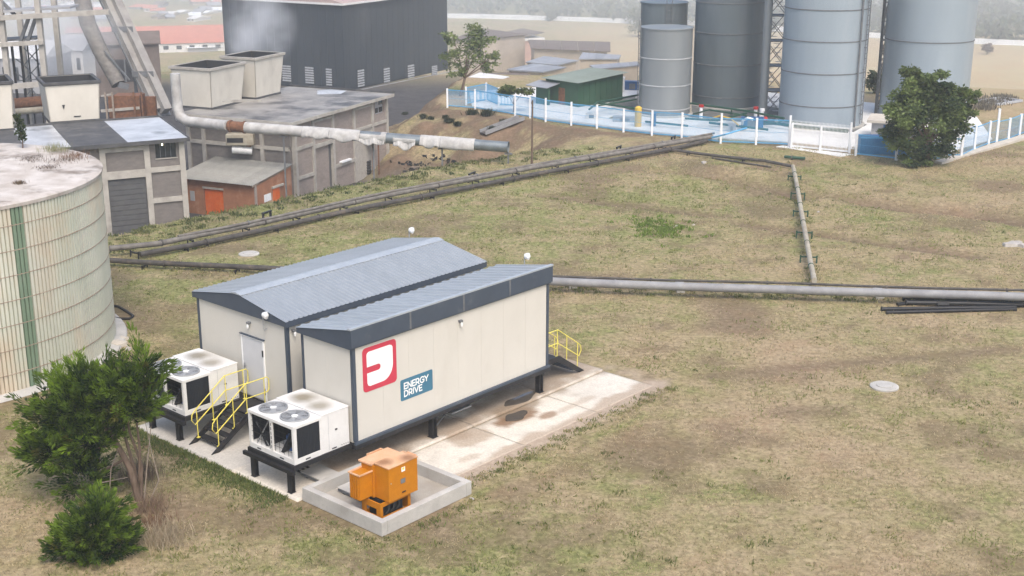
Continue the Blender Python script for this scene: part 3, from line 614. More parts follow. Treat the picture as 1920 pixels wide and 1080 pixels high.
# ------------------------------------------------------------------ cooling units
def cooling_unit(label, s, t):
    u = thing('cooling_unit', label, 'cooling unit', LP(s, t, .985), CAZ, 'cooling units on steel platforms')
    w, d, h = 2.08, 2.1, 1.2
    box('rear_casing', 'white_paint', .0, w, 1.02, d, .0, h - .012, u, bevel=.015)
    box('bottom_pan', 'white_paint', 0, w, 0, 1.018, 0, .17, u, bevel=.01)
    tp = MB().box(-.012, w + .012, -.012, 1.06, h - .1, h + .004).build('top_deck', 'white_paint', u, bevel=.015)
    MB().prism([(-.012, 1.063, h - .01), (w + .012, 1.063, h - .01), (w + .012, 1.063, h + .035), (-.012, 1.063, h + .035)], (0, d - 1.05, 0)).build('top_cover', 'ac_cover', u, bevel=.015)
    for x in (0, w - .08): box('corner_post', 'white_paint', x, x + .08, 0, .08, .171, h - .101, u)
    MB().box(1.0, 1.10, .002, .06, .171, h - .101).build('perforated_post', 'white_paint', u)
    for k in range(6): box('post_slot', 'dark_mesh', 1.035, 1.065, -.002, .001, .26 + k * .14, .35 + k * .14, u)
    # slanted coils seen through the open end
    for sg in (1, -1):
        cx = w / 2
        for a, b_ in ((.13, .62),):
            MB().prism([(cx + sg * (w / 2 - .10), .1, h - .105), (cx + sg * (w / 2 - .16), .1, h - .105), (cx + sg * .30, .1, .18), (cx + sg * .40, .1, .18)], (0, .85, 0)).build('coil', 'dark_mesh', u)
        for k in range(4): MB().beam((cx + sg * (.12 + .2 * k), .05, .18), (cx + sg * (.12 + .2 * k), .05, h - .11), .008).build('guard_wire', 'black_steel', u)
    for z in (.35, .52, .69, .86, 1.0):
        MB().beam((.08, .045, z), (.99, .045, z), .008).beam((1.11, .045, z), (w - .08, .045, z), .008).build('guard_wire', 'black_steel', u)
    MB().beam((.25, .12, .2), (.85, .12, 1.05), .03).beam((.75, .13, .2), (.2, .13, .8), .02).build('strut', 'fan_grey', u)
    MB().cyl((1.4, .45, .171), (1.4, .45, .62), .14, 14).build('compressor', 'blue_motor', u, smooth=True)
    box('inner_wall', 'dark_mesh', .05, w - .05, .985, 1.015, .172, h - .102, u)
    # side coils (both sides)
    for x, o in ((w - .03, .0), (.0, 0.)):
        cp = MB().box(x + .004, x + .022, .12, .97, .175, h - .105).build('coil_panel', 'dark_mesh', u)
        mb = MB()
        for k in range(14): mb.box(x + (.0225 if x > 1 else -.008), x + (.032 if x > 1 else .0035), .13 + k * .06, .15 + k * .06, .19, h - .12)
        mb.build('coil_fins', 'dark_mesh', cp)
    for x in (w - .03, 0.): box('side_rail', 'white_paint', x, x + .03, .081, .119, .171, h - .101, u); box('side_rail', 'white_paint', x, x + .03, .971, 1.018, .171, h - .101, u)
    # fans
    for fx in (.55, 1.53):
        f = MB().lathe([(.43, h + .005), (.43, h + .06), (.39, h + .06), (.39, h + .012)], 28, (fx, .52)).build('fan', 'fan_grey', u, smooth=True)
        MB().lathe([(.389, h + .008), (.389, h + .0125)], 28, (fx, .52)).build('fan_well', 'steel_grey', f)
        bl = MB()
        for k in range(5):
            a = k * 2 * math.pi / 5 + fx; ca, sa = math.cos(a), math.sin(a)
            P = lambda r, w_, z: (fx + r * ca - w_ * sa, .52 + r * sa + w_ * ca, h + z)
            bl.add([P(.08, -.06, .016), P(.36, -.13, .018), P(.36, .10, .042), P(.08, .06, .036)], [(0, 1, 2, 3)])
        bl.build('fan_blade', 'fan_grey', f)
        MB().lathe([(.10, h + .013), (.10, h + .05), (.0, h + .055)], 12, (fx, .52)).build('hub', 'logo_white', f, smooth=True)
        gr = MB()
        for rr_ in (.16, .23, .30, .36): gr.tube([(fx + rr_ * math.cos(a), .52 + rr_ * math.sin(a), h + .062) for a in np.linspace(0, 6.2832, 25)], .005, 4)
        for k in range(8): gr.beam((fx + .1 * math.cos(k * .785), .52 + .1 * math.sin(k * .785), h + .066), (fx + .42 * math.cos(k * .785), .52 + .42 * math.sin(k * .785), h + .066), .008)
        gr.build('fan_guard', 'louvre', f)
    mb = MB()
    for x in (.45, 1.5): mb.box(x - .09, x + .09, -.004, 0.001, .045, .085)
    for y in (.5, 1.5): mb.box(w - .001, w + .004, y - .09, y + .09, .045, .085)
    mb.build('lift_slot', 'dark_mesh', u); box('latch', 'black_steel', w, w + .02, 1.55, 1.63, .62, .66, u); box('panel_seam', 'louvre', w + .0005, w + .003, 1.30, 1.31, .06, h - .05, u)
    for k in range(4): box('bolt', 'black_steel', w, w + .008, 1.78 + k * .08, 1.805 + k * .08, .06, .085, u)
    return u
cooling_unit('white two-fan cooling unit beside the stairs, behind the cypress', .50, -2.36)
cooling_unit('white two-fan cooling unit on platform in front of the annex, nearest the orange transformer', 5.96, -2.44)

# ------------------------------------------------------------------ stairs with yellow rails
def stairs(label, s, t, az):
    """origin: middle of the landing's wall edge on the ground; runs out along local -y"""
    u = thing('steel_stairs', label, 'stairs', LP(s, t, .055), az, 'steel stairs with yellow rails')
    h, w, ld, run = .92, 1.12, .95, 1.35
    box('landing', 'black_steel', -w / 2, w / 2, -ld, -.01, h - .06, h, u)
    for sg in (-1, 1):
        x = sg * (w / 2 + .025)
        MB().prism([(x - .02, 0, h + .03), (x - .02, -ld - .04, h + .03), (x - .02, -ld - run - .12, 0), (x - .02, -ld - run + .18, 0), (x - .02, -ld + .06, h - .17), (x - .02, 0, h - .17)], (.04, 0, 0)).build('stringer', 'black_steel', u)
    n = 5
    for k in range(1, n): box('tread', 'black_steel', -w / 2, w / 2, -ld - run * k / n - .02, -ld - run * k / n + .24, h * (1 - k / n) - .03, h * (1 - k / n), u)
    for sg in (-1, 1):
        x = sg * (w / 2 - .02); 
        top = [(x, -.10, h + .5), (x, -.03, h + .58), (x, -.03, h + .92), (x, -.10, h + 1.0), (x, -ld, h + 1.0), (x, -ld - run * .88, 1.10), (x, -ld - run * .97, .98), (x, -ld - run * .99, .80), (x, -ld - run * .9, .62)]
        mid = [(x, -ld, h + .5)]
        rl = MB().tube(top + mid + [(x, -.10, h + .5)], .018, 8).build('handrail', 'yellow_rail', u, smooth=True)
        for yy, zz, tt in ((-.22, h, h + 1.0), (-ld + .02, h, h + 1.0), (-ld - run * .38, h * .62, h * .62 + 1.02), (-ld - run * .84, h * .18, h * .18 + .97)):
            MB().cyl((x, yy, zz), (x, yy, tt), .016, 8).box(x - .05, x + .05, yy - .05, yy + .05, zz - .005, zz + .02).build('rail_post', 'yellow_rail', rl)
    return u
stairs('black steel stairs with yellow handrails rising to the cabin door, between the two cooling units', 3.28, .04, CAZ)
stairs('black steel stairs with yellow handrails at the far end of the annex', 7.25, 8.74, CAZ + 180)

# ------------------------------------------------------------------ bund, transformer, cable covers
bund = thing('concrete_bund', 'square grey concrete bund wall round the orange transformer', 'bund', LP(8.36, -2.48), CAZ)
bw, bd, bh, bt = 3.35, 3.55, .42, .21
box('bund_wall', 'concrete', 0, bw, 0, bt, 0, bh, bund, bevel=.015); box('bund_wall', 'concrete', 0, bw, bd - bt, bd, 0, bh, bund, bevel=.015)
box('bund_wall', 'concrete', 0, bt, bt + .002, bd - bt - .002, 0, bh - .002, bund, bevel=.012); box('bund_wall', 'concrete', bw - bt, bw, bt + .002, bd - bt - .002, 0, bh - .002, bund, bevel=.012)
box('bund_floor', 'bund_floor', bt, bw - bt, bt, bd - bt, -.02, .062, bund)
trf = thing('transformer', 'orange transformer cabinet with faded pink top standing in the concrete bund', 'transformer', LP(10.12, -2.02, .062), CAZ)
bx0, bx1, by0, by1 = .26, 1.02, .02, 1.18
for x in (bx0, bx1 - .04):
    MB().box(x, x + .04, by0, by0 + .10, 0, .55).box(x, x + .04, by1 - .1, by1, 0, .55).box(x, x + .04, by0 + .101, by1 - .101, 0, .12).box(x, x + .04, by0 + .101, by1 - .101, .43, .55).build('base_side', 'orange_paint', trf)
MB().box(bx0 + .041, bx1 - .041, by0, by0 + .04, 0, .14).box(bx0 + .041, bx1 - .041, by0, by0 + .04, .36, .55).box(bx0 + .041, bx0 + .16, by0, by0 + .04, .141, .359).box(bx1 - .16, bx1 - .041, by0, by0 + .04, .141, .359).build('base_front', 'orange_paint', trf)
box('base_back', 'orange_paint', bx0 + .041, bx1 - .041, by1 - .04, by1, 0, .55, trf); box('base_core', 'dark_mesh', bx0 + .1, bx1 - .13, by0 + .2, by1 - .2, .02, .53, trf)
for k in range(3): MB().tube([(bx1 - .06, by0 + .25 + .2 * k, .15), (bx1 - .01, by0 + .32 + .2 * k, .25), (bx1 - .06, by0 + .38 + .2 * k, .40)], .03, 6).build('cable_gland', 'rubber', trf)
tb = MB().box(.60, 1.16, .24, 1.34, .56, 1.56).build('cabinet', 'orange_paint', trf, bevel=.01)
box('lid', 'orange_lid', .58, 1.18, .22, 1.36, 1.562, 1.60, trf, bevel=.01)
box('cabinet', 'orange_paint', .12, .597, .17, 1.22, .56, 1.53, trf, bevel=.008); box('lid', 'orange_top', .05, .577, .12, 1.25, 1.532, 1.585, trf, bevel=.01)
box('rear_box', 'orange_paint', -.16, .118, .66, 1.18, .75, 1.42, trf); MB().box(-.18, .046, .64, 1.2, 1.422, 1.45).box(-.18, -.15, .64, 1.2, 1.4505, 1.51).box(-.149, .046, 1.17, 1.2, 1.4505, 1.51).build('lid', 'orange_top', trf)
rad = MB().box(.16, .56, -.30, .168, .62, 1.36).build('radiator', 'orange_paint', trf, bevel=.006)
for k in range(6): box('radiator_fin', 'orange_paint', .125, .1595, -.28 + k * .075, -.245 + k * .075, .64, 1.34, rad)
for k in range(4): box('radiator_fin', 'orange_paint', .2 + k * .095, .235 + k * .095, -.335, -.3005, .64, 1.34, rad)
MB().box(.12, .60, -.34, -.30, 1.363, 1.40).box(.12, .16, -.2995, .165, 1.363, 1.40).box(.56, .60, -.2995, .165, 1.363, 1.40).build('radiator_rim', 'orange_top', trf)
MB().box(1.161, 1.166, .72, .86, 1.33, 1.46).build('warning_label', 'logo_white', tb); MB().box(1.1665, 1.168, .75, .83, 1.38, 1.45).build('warning_mark', 'yellow_rail', tb)
box('nameplate', 'steel_grey', 1.161, 1.167, .68, .86, .98, 1.12, tb); box('handle', 'black_steel', 1.161, 1.18, .72, .86, .70, .73, tb); box('bolt', 'fan_grey', 1.161, 1.175, .3, .33, 1.1, 1.13, tb)
MB().beam((1.1, 1.36, 1.6), (.75, 1.36, 1.6), .03, .05).build('lid_lip', 'orange_top', trf)
cc = thing('cable_cover', 'flat grey cable tray cover inside the bund, left of the orange transformer', 'cable tray', LP(8.80, -1.55, .062), CAZ, 'grey cable tray covers')
box('cover', 'concrete', 0, 1.3, 0, .72, .15, .175, cc); box('tray_side', 'steel_grey', .02, 1.28, .02, .05, .06, .148, cc); box('tray_side', 'steel_grey', .02, 1.28, .67, .7, .06, .148, cc)
for x in (.2, 1.0): box('foot', 'steel_grey', x, x + .05, .05, .67, 0, .06, cc)
c2 = dup(cc, LP(7.15, -1.55, .055), CAZ, 'grey cable tray cover outside the bund, beneath the cooling unit platform', 'grey cable tray covers')
for k in range(3): tag(MB().tube([LP(6.2, -1.4 + k * .17, .12), LP(6.9, -1.45 + k * .18, .14), LP(7.3, -1.42 + k * .17, .12)], .035, 6).build('power_cable', 'rubber'), ['black power cable under the front platform, nearest the bund', 'middle black power cable under the front platform', 'black power cable under the front platform, nearest the annex wall'][k], 'cable', 'black cables under the platform')

# ------------------------------------------------------------------ dish antennas on the cabins
def dish(label, P, az, h=.35):
    u = thing('dish_antenna', label, 'antenna', P, az, 'white dish antennas')
    MB().cyl((0, 0, 0), (0, 0, h), .022, 8).build('mast', 'fan_grey', u)
    MB().tube([(0, .0, h - .02), (0, -.03, h), (0, -.10, h + .01), (0, -.16, h + .01)], [.03, .09, .115, .125], 20).build('reflector', 'plastic_white', u, smooth=True)
    MB().tube([(0, -.16, h + .01), (0, -.21, h + .01)], [.105, .04], 16).build('radome', 'plastic_white', u, smooth=True); return u
d1 = dish('white dish antenna on the front gable above the cabin door', LP(3.86, -.10, 3.72), -60)
MB().tube([(0, 0, 0), (0, 0, -.10), (.10, .04, -.2), (.45, .05, -.06)], .014, 6).build('conduit', 'fan_grey', d1)
dish('white dish antenna at the far edge of the ridged roof', LP(.95, 9.12, 4.19), -66); dish('white dish antenna at the far edge of the lean-to roof', LP(7.0, 8.80, 4.36), -66)

# ------------------------------------------------------------------ big round tank
TC = V(-22.18, 47.48, 0); TR, TH = 6.79, 6.71
tank = thing('storage_tank', 'big round pale tank of ribbed sheets with one green stripe and weedy roof', 'tank', TC)
MB().lathe([(TR - .10, 0), (TR - .10, TH - .05)], 96).build('tank_shell', 'asbestos', tank, smooth=True)
nP, nR = 92, 3; da = 2 * math.pi / nP
def tank_panel(m):
    prof = []
    for i in range(nR):
        for k, rr_ in ((0, -.075), (.20, -.075), (.27, .0), (.93, .0)): prof.append(((i + k) / nR * da * .998, TR - .02 + rr_))
    prof.append((da * .998, TR - .095)); k = len(prof)
    vs = [(r * math.cos(a), r * math.sin(a), z) for z in (.02, TH - .12) for a, r in prof]
    return MB().add(vs, [(i, i + 1, k + i + 1, k + i) for i in range(k - 1)]).build('wall_sheet', m, tank)
gang = plane = None
rg = ray(52, 560); _k = min(np.linspace(30, 60, 3001), key=lambda t_: abs(math.hypot(*(EYE + rg * t_ - TC)[:2]) - TR) + (t_ > 46) * 9); gp = EYE + rg * _k; ga = math.atan2(gp[1] - TC[1], gp[0] - TC[0]) % (2 * math.pi)
gk = int(ga / da); p0 = tank_panel('asbestos'); p0.rotation_euler = (0, 0, 0)
for k in range(1, nP):
    if k == gk: g_ = tank_panel('green_asbestos'); g_['label'] = 'green stained strip'; g_.rotation_euler = (0, 0, k * da)
    else: inst(p0, tank, None, k * da)
for z in np.linspace(.75, TH - .75, 7):
    MB().lathe([(TR - .06, z - .014), (TR - .004, z - .014), (TR - .004, z + .014), (TR - .06, z + .014)], 96).build('hoop', 'band_rust', tank)
rf = MB().lathe([(TR - .2, TH - .14), (TR + .03, TH - .14), (TR + .05, TH - .02), (TR - .12, TH + .03), (TR - .7, TH + .02), (TR * .6, TH + .06), (.01, TH + .12)], 96).build('tank_roof', 'tank_roof', tank, smooth=True)
MB().lathe([(TR - .02, 0), (TR + .40, 0), (TR + .36, .07), (TR - .02, .12)], 72).build('footing_ring', 'concrete', tank)
for k in range(14):
    P = G(random.uniform(0, 150), random.uniform(290, 350), TH + .07); s_ = random.uniform(.1, .3)

# ------------------------------------------------------------------ vegetation
def rand_unit(n):
    v = rng.normal(size=(n, 3)); return v / np.linalg.norm(v, axis=1)[:, None]
def leaf_quads(P, D, L_, Wd, tint, jitter=.6):
    """kite-shaped leaves at P pointing along D"""
    n = len(P); up = rand_unit(n); S = np.cross(D, up); S /= np.linalg.norm(S, axis=1)[:, None] + 1e-9
    L_ = np.broadcast_to(L_, (n,))[:, None]; Wd = np.broadcast_to(Wd, (n,))[:, None]
    v = np.stack([P, P + D * L_ * .45 + S * Wd / 2, P + D * L_, P + D * L_ * .45 - S * Wd / 2], 1).reshape(-1, 3)
    return v, np.arange(4 * n).reshape(n, 4), np.repeat(tint, 4, 0)
def merge(parts):
    o = 0; Vs, Fs, Ts = [], [], []
    for v, f, t in parts: Vs.append(v); Fs.append(f + o); Ts.append(t); o += len(v)
    return np.concatenate(Vs), np.concatenate(Fs), np.concatenate(Ts)
def cypress_crown(blobs, n_per, base, c_dark, c_light, spray=.42, lean=(0, 0, .62), leaf=.13):
    """feathery plumes: tapering sprays that point outward and up from each lobe"""
    parts = []
    for (c, r, k) in blobs:
        c = np.array(c); r = np.array(r)
        for _ in range(max(4, int(n_per * k))):
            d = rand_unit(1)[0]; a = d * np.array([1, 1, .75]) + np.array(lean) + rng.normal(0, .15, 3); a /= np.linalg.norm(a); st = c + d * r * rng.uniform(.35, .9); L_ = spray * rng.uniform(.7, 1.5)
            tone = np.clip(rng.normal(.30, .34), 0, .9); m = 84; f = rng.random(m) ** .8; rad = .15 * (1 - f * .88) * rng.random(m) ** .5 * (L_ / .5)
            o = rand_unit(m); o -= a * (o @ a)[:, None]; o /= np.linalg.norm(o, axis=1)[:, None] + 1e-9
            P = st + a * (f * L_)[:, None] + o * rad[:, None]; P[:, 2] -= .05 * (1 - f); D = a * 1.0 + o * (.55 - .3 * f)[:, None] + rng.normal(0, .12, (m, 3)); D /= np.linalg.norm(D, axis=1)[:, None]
            tn = np.clip(tone + .75 * (f - .45) + rng.normal(0, .08, m), 0, 1)[:, None]  # tint holds the crown's inner shade: dark bases; tips paler as new growth
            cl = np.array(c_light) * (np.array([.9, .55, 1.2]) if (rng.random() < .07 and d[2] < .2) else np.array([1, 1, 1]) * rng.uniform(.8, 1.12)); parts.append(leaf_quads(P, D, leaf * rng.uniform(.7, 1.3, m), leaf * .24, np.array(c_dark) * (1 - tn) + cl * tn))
    v, f, t = merge(parts); return v - np.array(base), f, t
def branches(parent, base, specs, m='bark', name='limb'):
    for pts, r0, r1 in specs:
        n = len(pts); MB().tube([np.array(p) - base for p in pts], [r0 + (r1 - r0) * i / (n - 1) for i in range(n)], 8).build(name, m, parent, smooth=True)
CB = on(262, 938); CY = CB[1]
cy = thing('cypress_tree', 'leaning multi-stemmed cypress with feathery dark green crown by the tank', 'tree', CB)
A_ = lambda px, py, dy=0: at_y(px, py, CY + dy)
bl = [((170, 752, 0), (.95, .9, .45), 1.0), ((122, 775, .1), (.60, .8, .45), .7), ((228, 755, -.1), (.65, .7, .38), .65), ((245, 728, 0), (.30, .4, .30), .28), ((268, 690, 0), (.08, .1, .25), .12), ((285, 724, 0), (.12, .15, .12), .08), ((128, 838, .2), (.62, .8, .60), .8),
      ((98, 845, 0), (.38, .6, .35), .4), ((155, 895, .3), (.50, .6, .38), .5), ((180, 812, .1), (.6, .7, .4), .5), ((270, 768, -.2), (.24, .3, .12), .16), ((140, 725, .1), (.3, .4, .2), .2), ((200, 722, 0), (.4, .4, .2), .25), ((90, 775, .1), (.28, .4, .3), .2), ((72, 850, .1), (.16, .3, .12), .1)]
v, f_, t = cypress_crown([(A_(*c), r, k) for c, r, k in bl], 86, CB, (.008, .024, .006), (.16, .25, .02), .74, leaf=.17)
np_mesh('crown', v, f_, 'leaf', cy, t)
tr = [CB + V(0, 0, -.1), A_(245, 880), A_(215, 825, .1), A_(185, 775, .1), A_(165, 735, .1)]
MB().tube([p - CB for p in tr], [.11, .095, .08, .06, .03], 9).build('trunk', 'bark', cy, smooth=True)
branches(cy, CB, [([CB, A_(252, 880, .2), A_(235, 820, .2), A_(225, 760, .2)], .07, .025), ([CB + V(.05, 0, 0), A_(265, 870), A_(243, 810), A_(232, 740)], .06, .02), ([A_(262, 900), A_(262, 840, -.1), A_(255, 780, -.1), A_(270, 720, -.1)], .05, .015),
                  ([A_(215, 830), A_(160, 850, .1), A_(120, 840, .1)], .045, .015), ([A_(235, 860), A_(180, 890, .2), A_(150, 890, .2)], .04, .012)])
branches(cy, CB, [([CB + V(.15, -.1, 0), A_(275, 880, -.1), A_(283, 800, -.1)], .022, .012), ([A_(205, 930), A_(208, 880), A_(222, 840)], .022, .01), ([A_(190, 905), A_(240, 895)], .018, .008), ([CB + V(.3, 0, 0), A_(298, 900), A_(285, 850), A_(272, 790)], .02, .008)], 'pale_wood', 'dead_branch')
BB = on(170, 1045); BY = BB[1]
bu = thing('cypress_bush', 'low round bright green cypress bush beneath the leaning cypress', 'bush', BB)
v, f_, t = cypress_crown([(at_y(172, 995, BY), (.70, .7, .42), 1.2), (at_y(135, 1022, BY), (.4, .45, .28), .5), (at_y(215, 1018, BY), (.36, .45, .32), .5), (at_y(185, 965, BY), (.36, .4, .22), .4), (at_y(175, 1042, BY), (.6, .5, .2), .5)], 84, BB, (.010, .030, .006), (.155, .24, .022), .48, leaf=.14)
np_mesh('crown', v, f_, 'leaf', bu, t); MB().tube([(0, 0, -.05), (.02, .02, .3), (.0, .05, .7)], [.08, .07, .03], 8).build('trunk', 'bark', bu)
def leafy_tree(name, label, cat, base, blobs, n, leaf, c_dark, c_light, trunk_r, group=None, hollow=.35):
    u = thing(name, label, cat, base, 0, group); parts = []
    for c, r, k in blobs:
        c = np.array(c); r = np.array(r); ncl = max(3, int(20 * k)); cc_ = c + rand_unit(ncl) * r * rng.uniform(hollow, .95, ncl)[:, None]
        tone = np.clip(rng.normal(.45, .28, ncl), 0, 1); per = int(n * k / ncl)
        for q_, tn in zip(cc_, tone):
            P = q_ + rand_unit(per) * rng.uniform(.1, 1, per)[:, None] ** .6 * r * rng.uniform(.30, .55); D = rand_unit(per); D[:, 2] = D[:, 2] * .5 + .05; D /= np.linalg.norm(D, axis=1)[:, None]
            tc = np.clip(tn + rng.normal(0, .15, per), 0, 1)[:, None]
            parts.append(leaf_quads(P, D, leaf * rng.uniform(.7, 1.3, per), leaf * .62, np.array(c_dark) * (1 - tc) + np.array(c_light) * tc))
    v, f, t = merge(parts); np_mesh('crown', v - np.array(base), f, 'leaf', u, t)
    cen = np.mean([np.array(b[0]) for b in blobs], 0) - np.array(base)
    MB().tube([(0, 0, -.15), cen * .35 + V(.05, 0, 0), cen * .8], [trunk_r, trunk_r * .8, trunk_r * .4], 9).build('trunk', 'bark', u, smooth=True)
    for c, r, k in blobs[:7]:
        e = np.array(c) - np.array(base); MB().tube([cen * .4, (cen * .4 + e) / 2 + V(0, 0, .1), e], [trunk_r * .5, trunk_r * .35, trunk_r * .12], 6).build('limb', 'bark', u, smooth=True)
    return u
TB = on(1738, 312); ty = TB[1]; B_ = lambda px, py, dy=0: at_y(px, py, ty + dy)
leafy_tree('leafy_tree', 'broad dark green tree in front of the rightmost silo and blue fence', 'tree', TB,
           [(B_(1735, 225), (2.2, 2.0, 1.5), 1.4), (B_(1690, 200), (1.2, 1.2, 1.0), .7), (B_(1775, 190), (1.4, 1.3, 1.0), .8), (B_(1820, 180, -.3), (.55, .6, .35), .25), (B_(1705, 145), (.7, .7, .55), .35), (B_(1755, 150), (1.0, .9, .6), .5), (B_(1680, 255), (1.1, 1.0, .7), .5),
            (B_(1790, 240), (1.2, 1.1, .8), .6), (B_(1735, 275), (1.5, 1.2, .9), .8), (B_(1715, 300), (1.0, .9, .45), .4), (B_(1740, 180, .4), (1.3, 1.2, .8), .6), (B_(1812, 215, 0), (.7, .7, .5), .3), (B_(1725, 165), (1.3, 1.0, .7), .6), (B_(1790, 170), (.9, .8, .6), .4), (B_(1700, 230, -.4), (1.2, 1.0, .9), .6), (B_(1770, 215, -.5), (1.4, 1.0, .9), .6)], 3300, .22, (.020, .040, .014), (.19, .25, .075), .16, hollow=.5)
LB = on(862, 180); ly = LB[1]; B_ = lambda px, py, dy=0: at_y(px, py, ly + dy)
leafy_tree('leafy_tree', 'sparse light green tree beside the dark tower, behind the blue fence', 'tree', LB,
           [(B_(880, 95), (2.0, 1.8, 1.3), 1.0), (B_(850, 110), (1.2, 1.2, .9), .5), (B_(905, 75), (1.3, 1.2, .8), .5), (B_(920, 120), (1.1, 1.0, .7), .4), (B_(850, 70), (1.0, 1.0, .7), .35), (B_(925, 105), (.7, .7, .5), .25), (B_(880, 60), (1.2, 1.0, .7), .4), (B_(860, 135), (1.0, 1, .5), .3)], 1000, .24, (.07, .10, .04), (.24, .29, .10), .13, hollow=.3)
SB = on(962, 212); sy = SB[1]; B_ = lambda px, py, dy=0: at_y(px, py, sy + dy)
leafy_tree('small_tree', 'small flat-topped tree inside the blue fence by the green shed', 'tree', SB, [(B_(960, 168), (.85, .8, .35), .6), (B_(985, 172), (.7, .6, .3), .4), (B_(948, 174), (.5, .5, .25), .3)], 1500, .2, (.03, .05, .015), (.115, .14, .03), .06)
SP = G(42, 276, TH + .06)
leafy_tree('sapling', 'thin green sapling growing on the tank roof edge', 'sapling', SP, [(SP + V(0, 0, .9), (.22, .22, .35), .5), (SP + V(.05, 0, .45), (.16, .16, .3), .4), (SP + V(-.1, 0, 1.2), (.12, .12, .25), .25)], 400, .12, (.02, .035, .012), (.06, .08, .03), .03)
def tuft(name, label, cat, base, n, spread, hgt, c1, c2, group=None, width=.012, parent=None):
    P = np.c_[rng.normal(0, spread, n), rng.normal(0, spread, n), np.zeros(n)]; D = rand_unit(n) * .55; D[:, 2] = 1; D /= np.linalg.norm(D, axis=1)[:, None]
    k = rng.random(n)[:, None]; v, f, t = leaf_quads(P, D, hgt * rng.uniform(.5, 1.1, n), width, np.array(c1) * (1 - k) + np.array(c2) * k)
    o = np_mesh(name, v, f, 'blade', parent, t); o.location = tuple(map(float, base)); return tag(o, label, cat, group) if cat else o
for (px, py, lab, c1, c2, sp, hh) in [(103, 284, 'pale yellow-green grass clump on the tank roof', (.18, .19, .07), (.34, .33, .15), .3, .38), (140, 297, 'dry reddish weed clump at the tank roof edge', (.15, .08, .05), (.28, .17, .10), .28, .35),
                                  (118, 302, 'dead brown weed patch on the tank roof, below the pale grass', (.07, .045, .03), (.16, .10, .06), .35, .16), (62, 300, 'low dark weed strip along the tank roof crack', (.05, .035, .025), (.12, .08, .05), .35, .12), (37, 345, 'small dry weed tuft near the middle of the tank roof', (.12, .09, .06), (.22, .16, .10), .10, .16),
                                  (85, 315, 'thin dark weed tuft before the reddish weeds on the tank roof', (.06, .04, .03), (.14, .09, .06), .25, .10)]:
    tuft('weed_clump', lab, None, G(px, py, TH + .05), 260, sp, hh, c1, c2)['kind'] = 'stuff'
for (px, py, lab, c1, c2, sp, hh, n) in [(305, 1015, 'straw-coloured dry grass clump beside the low bush', (.30, .24, .16), (.50, .42, .30), .35, .5, 600), (262, 900, 'grey dead twig thicket at the foot of the cypress', (.10, .075, .055), (.24, .18, .14), .30, .65, 420), (282, 955, 'brown dry brush between cypress and bush', (.16, .105, .07), (.32, .23, .16), .32, .38, 420),
                                      (290, 985, 'reddish dry weeds right of the low bush', (.17, .10, .06), (.30, .19, .12), .25, .3, 300)]:
    tuft('dry_brush', lab, None, on(px, py), n, sp, hh, c1, c2, None, .018)['kind'] = 'stuff'

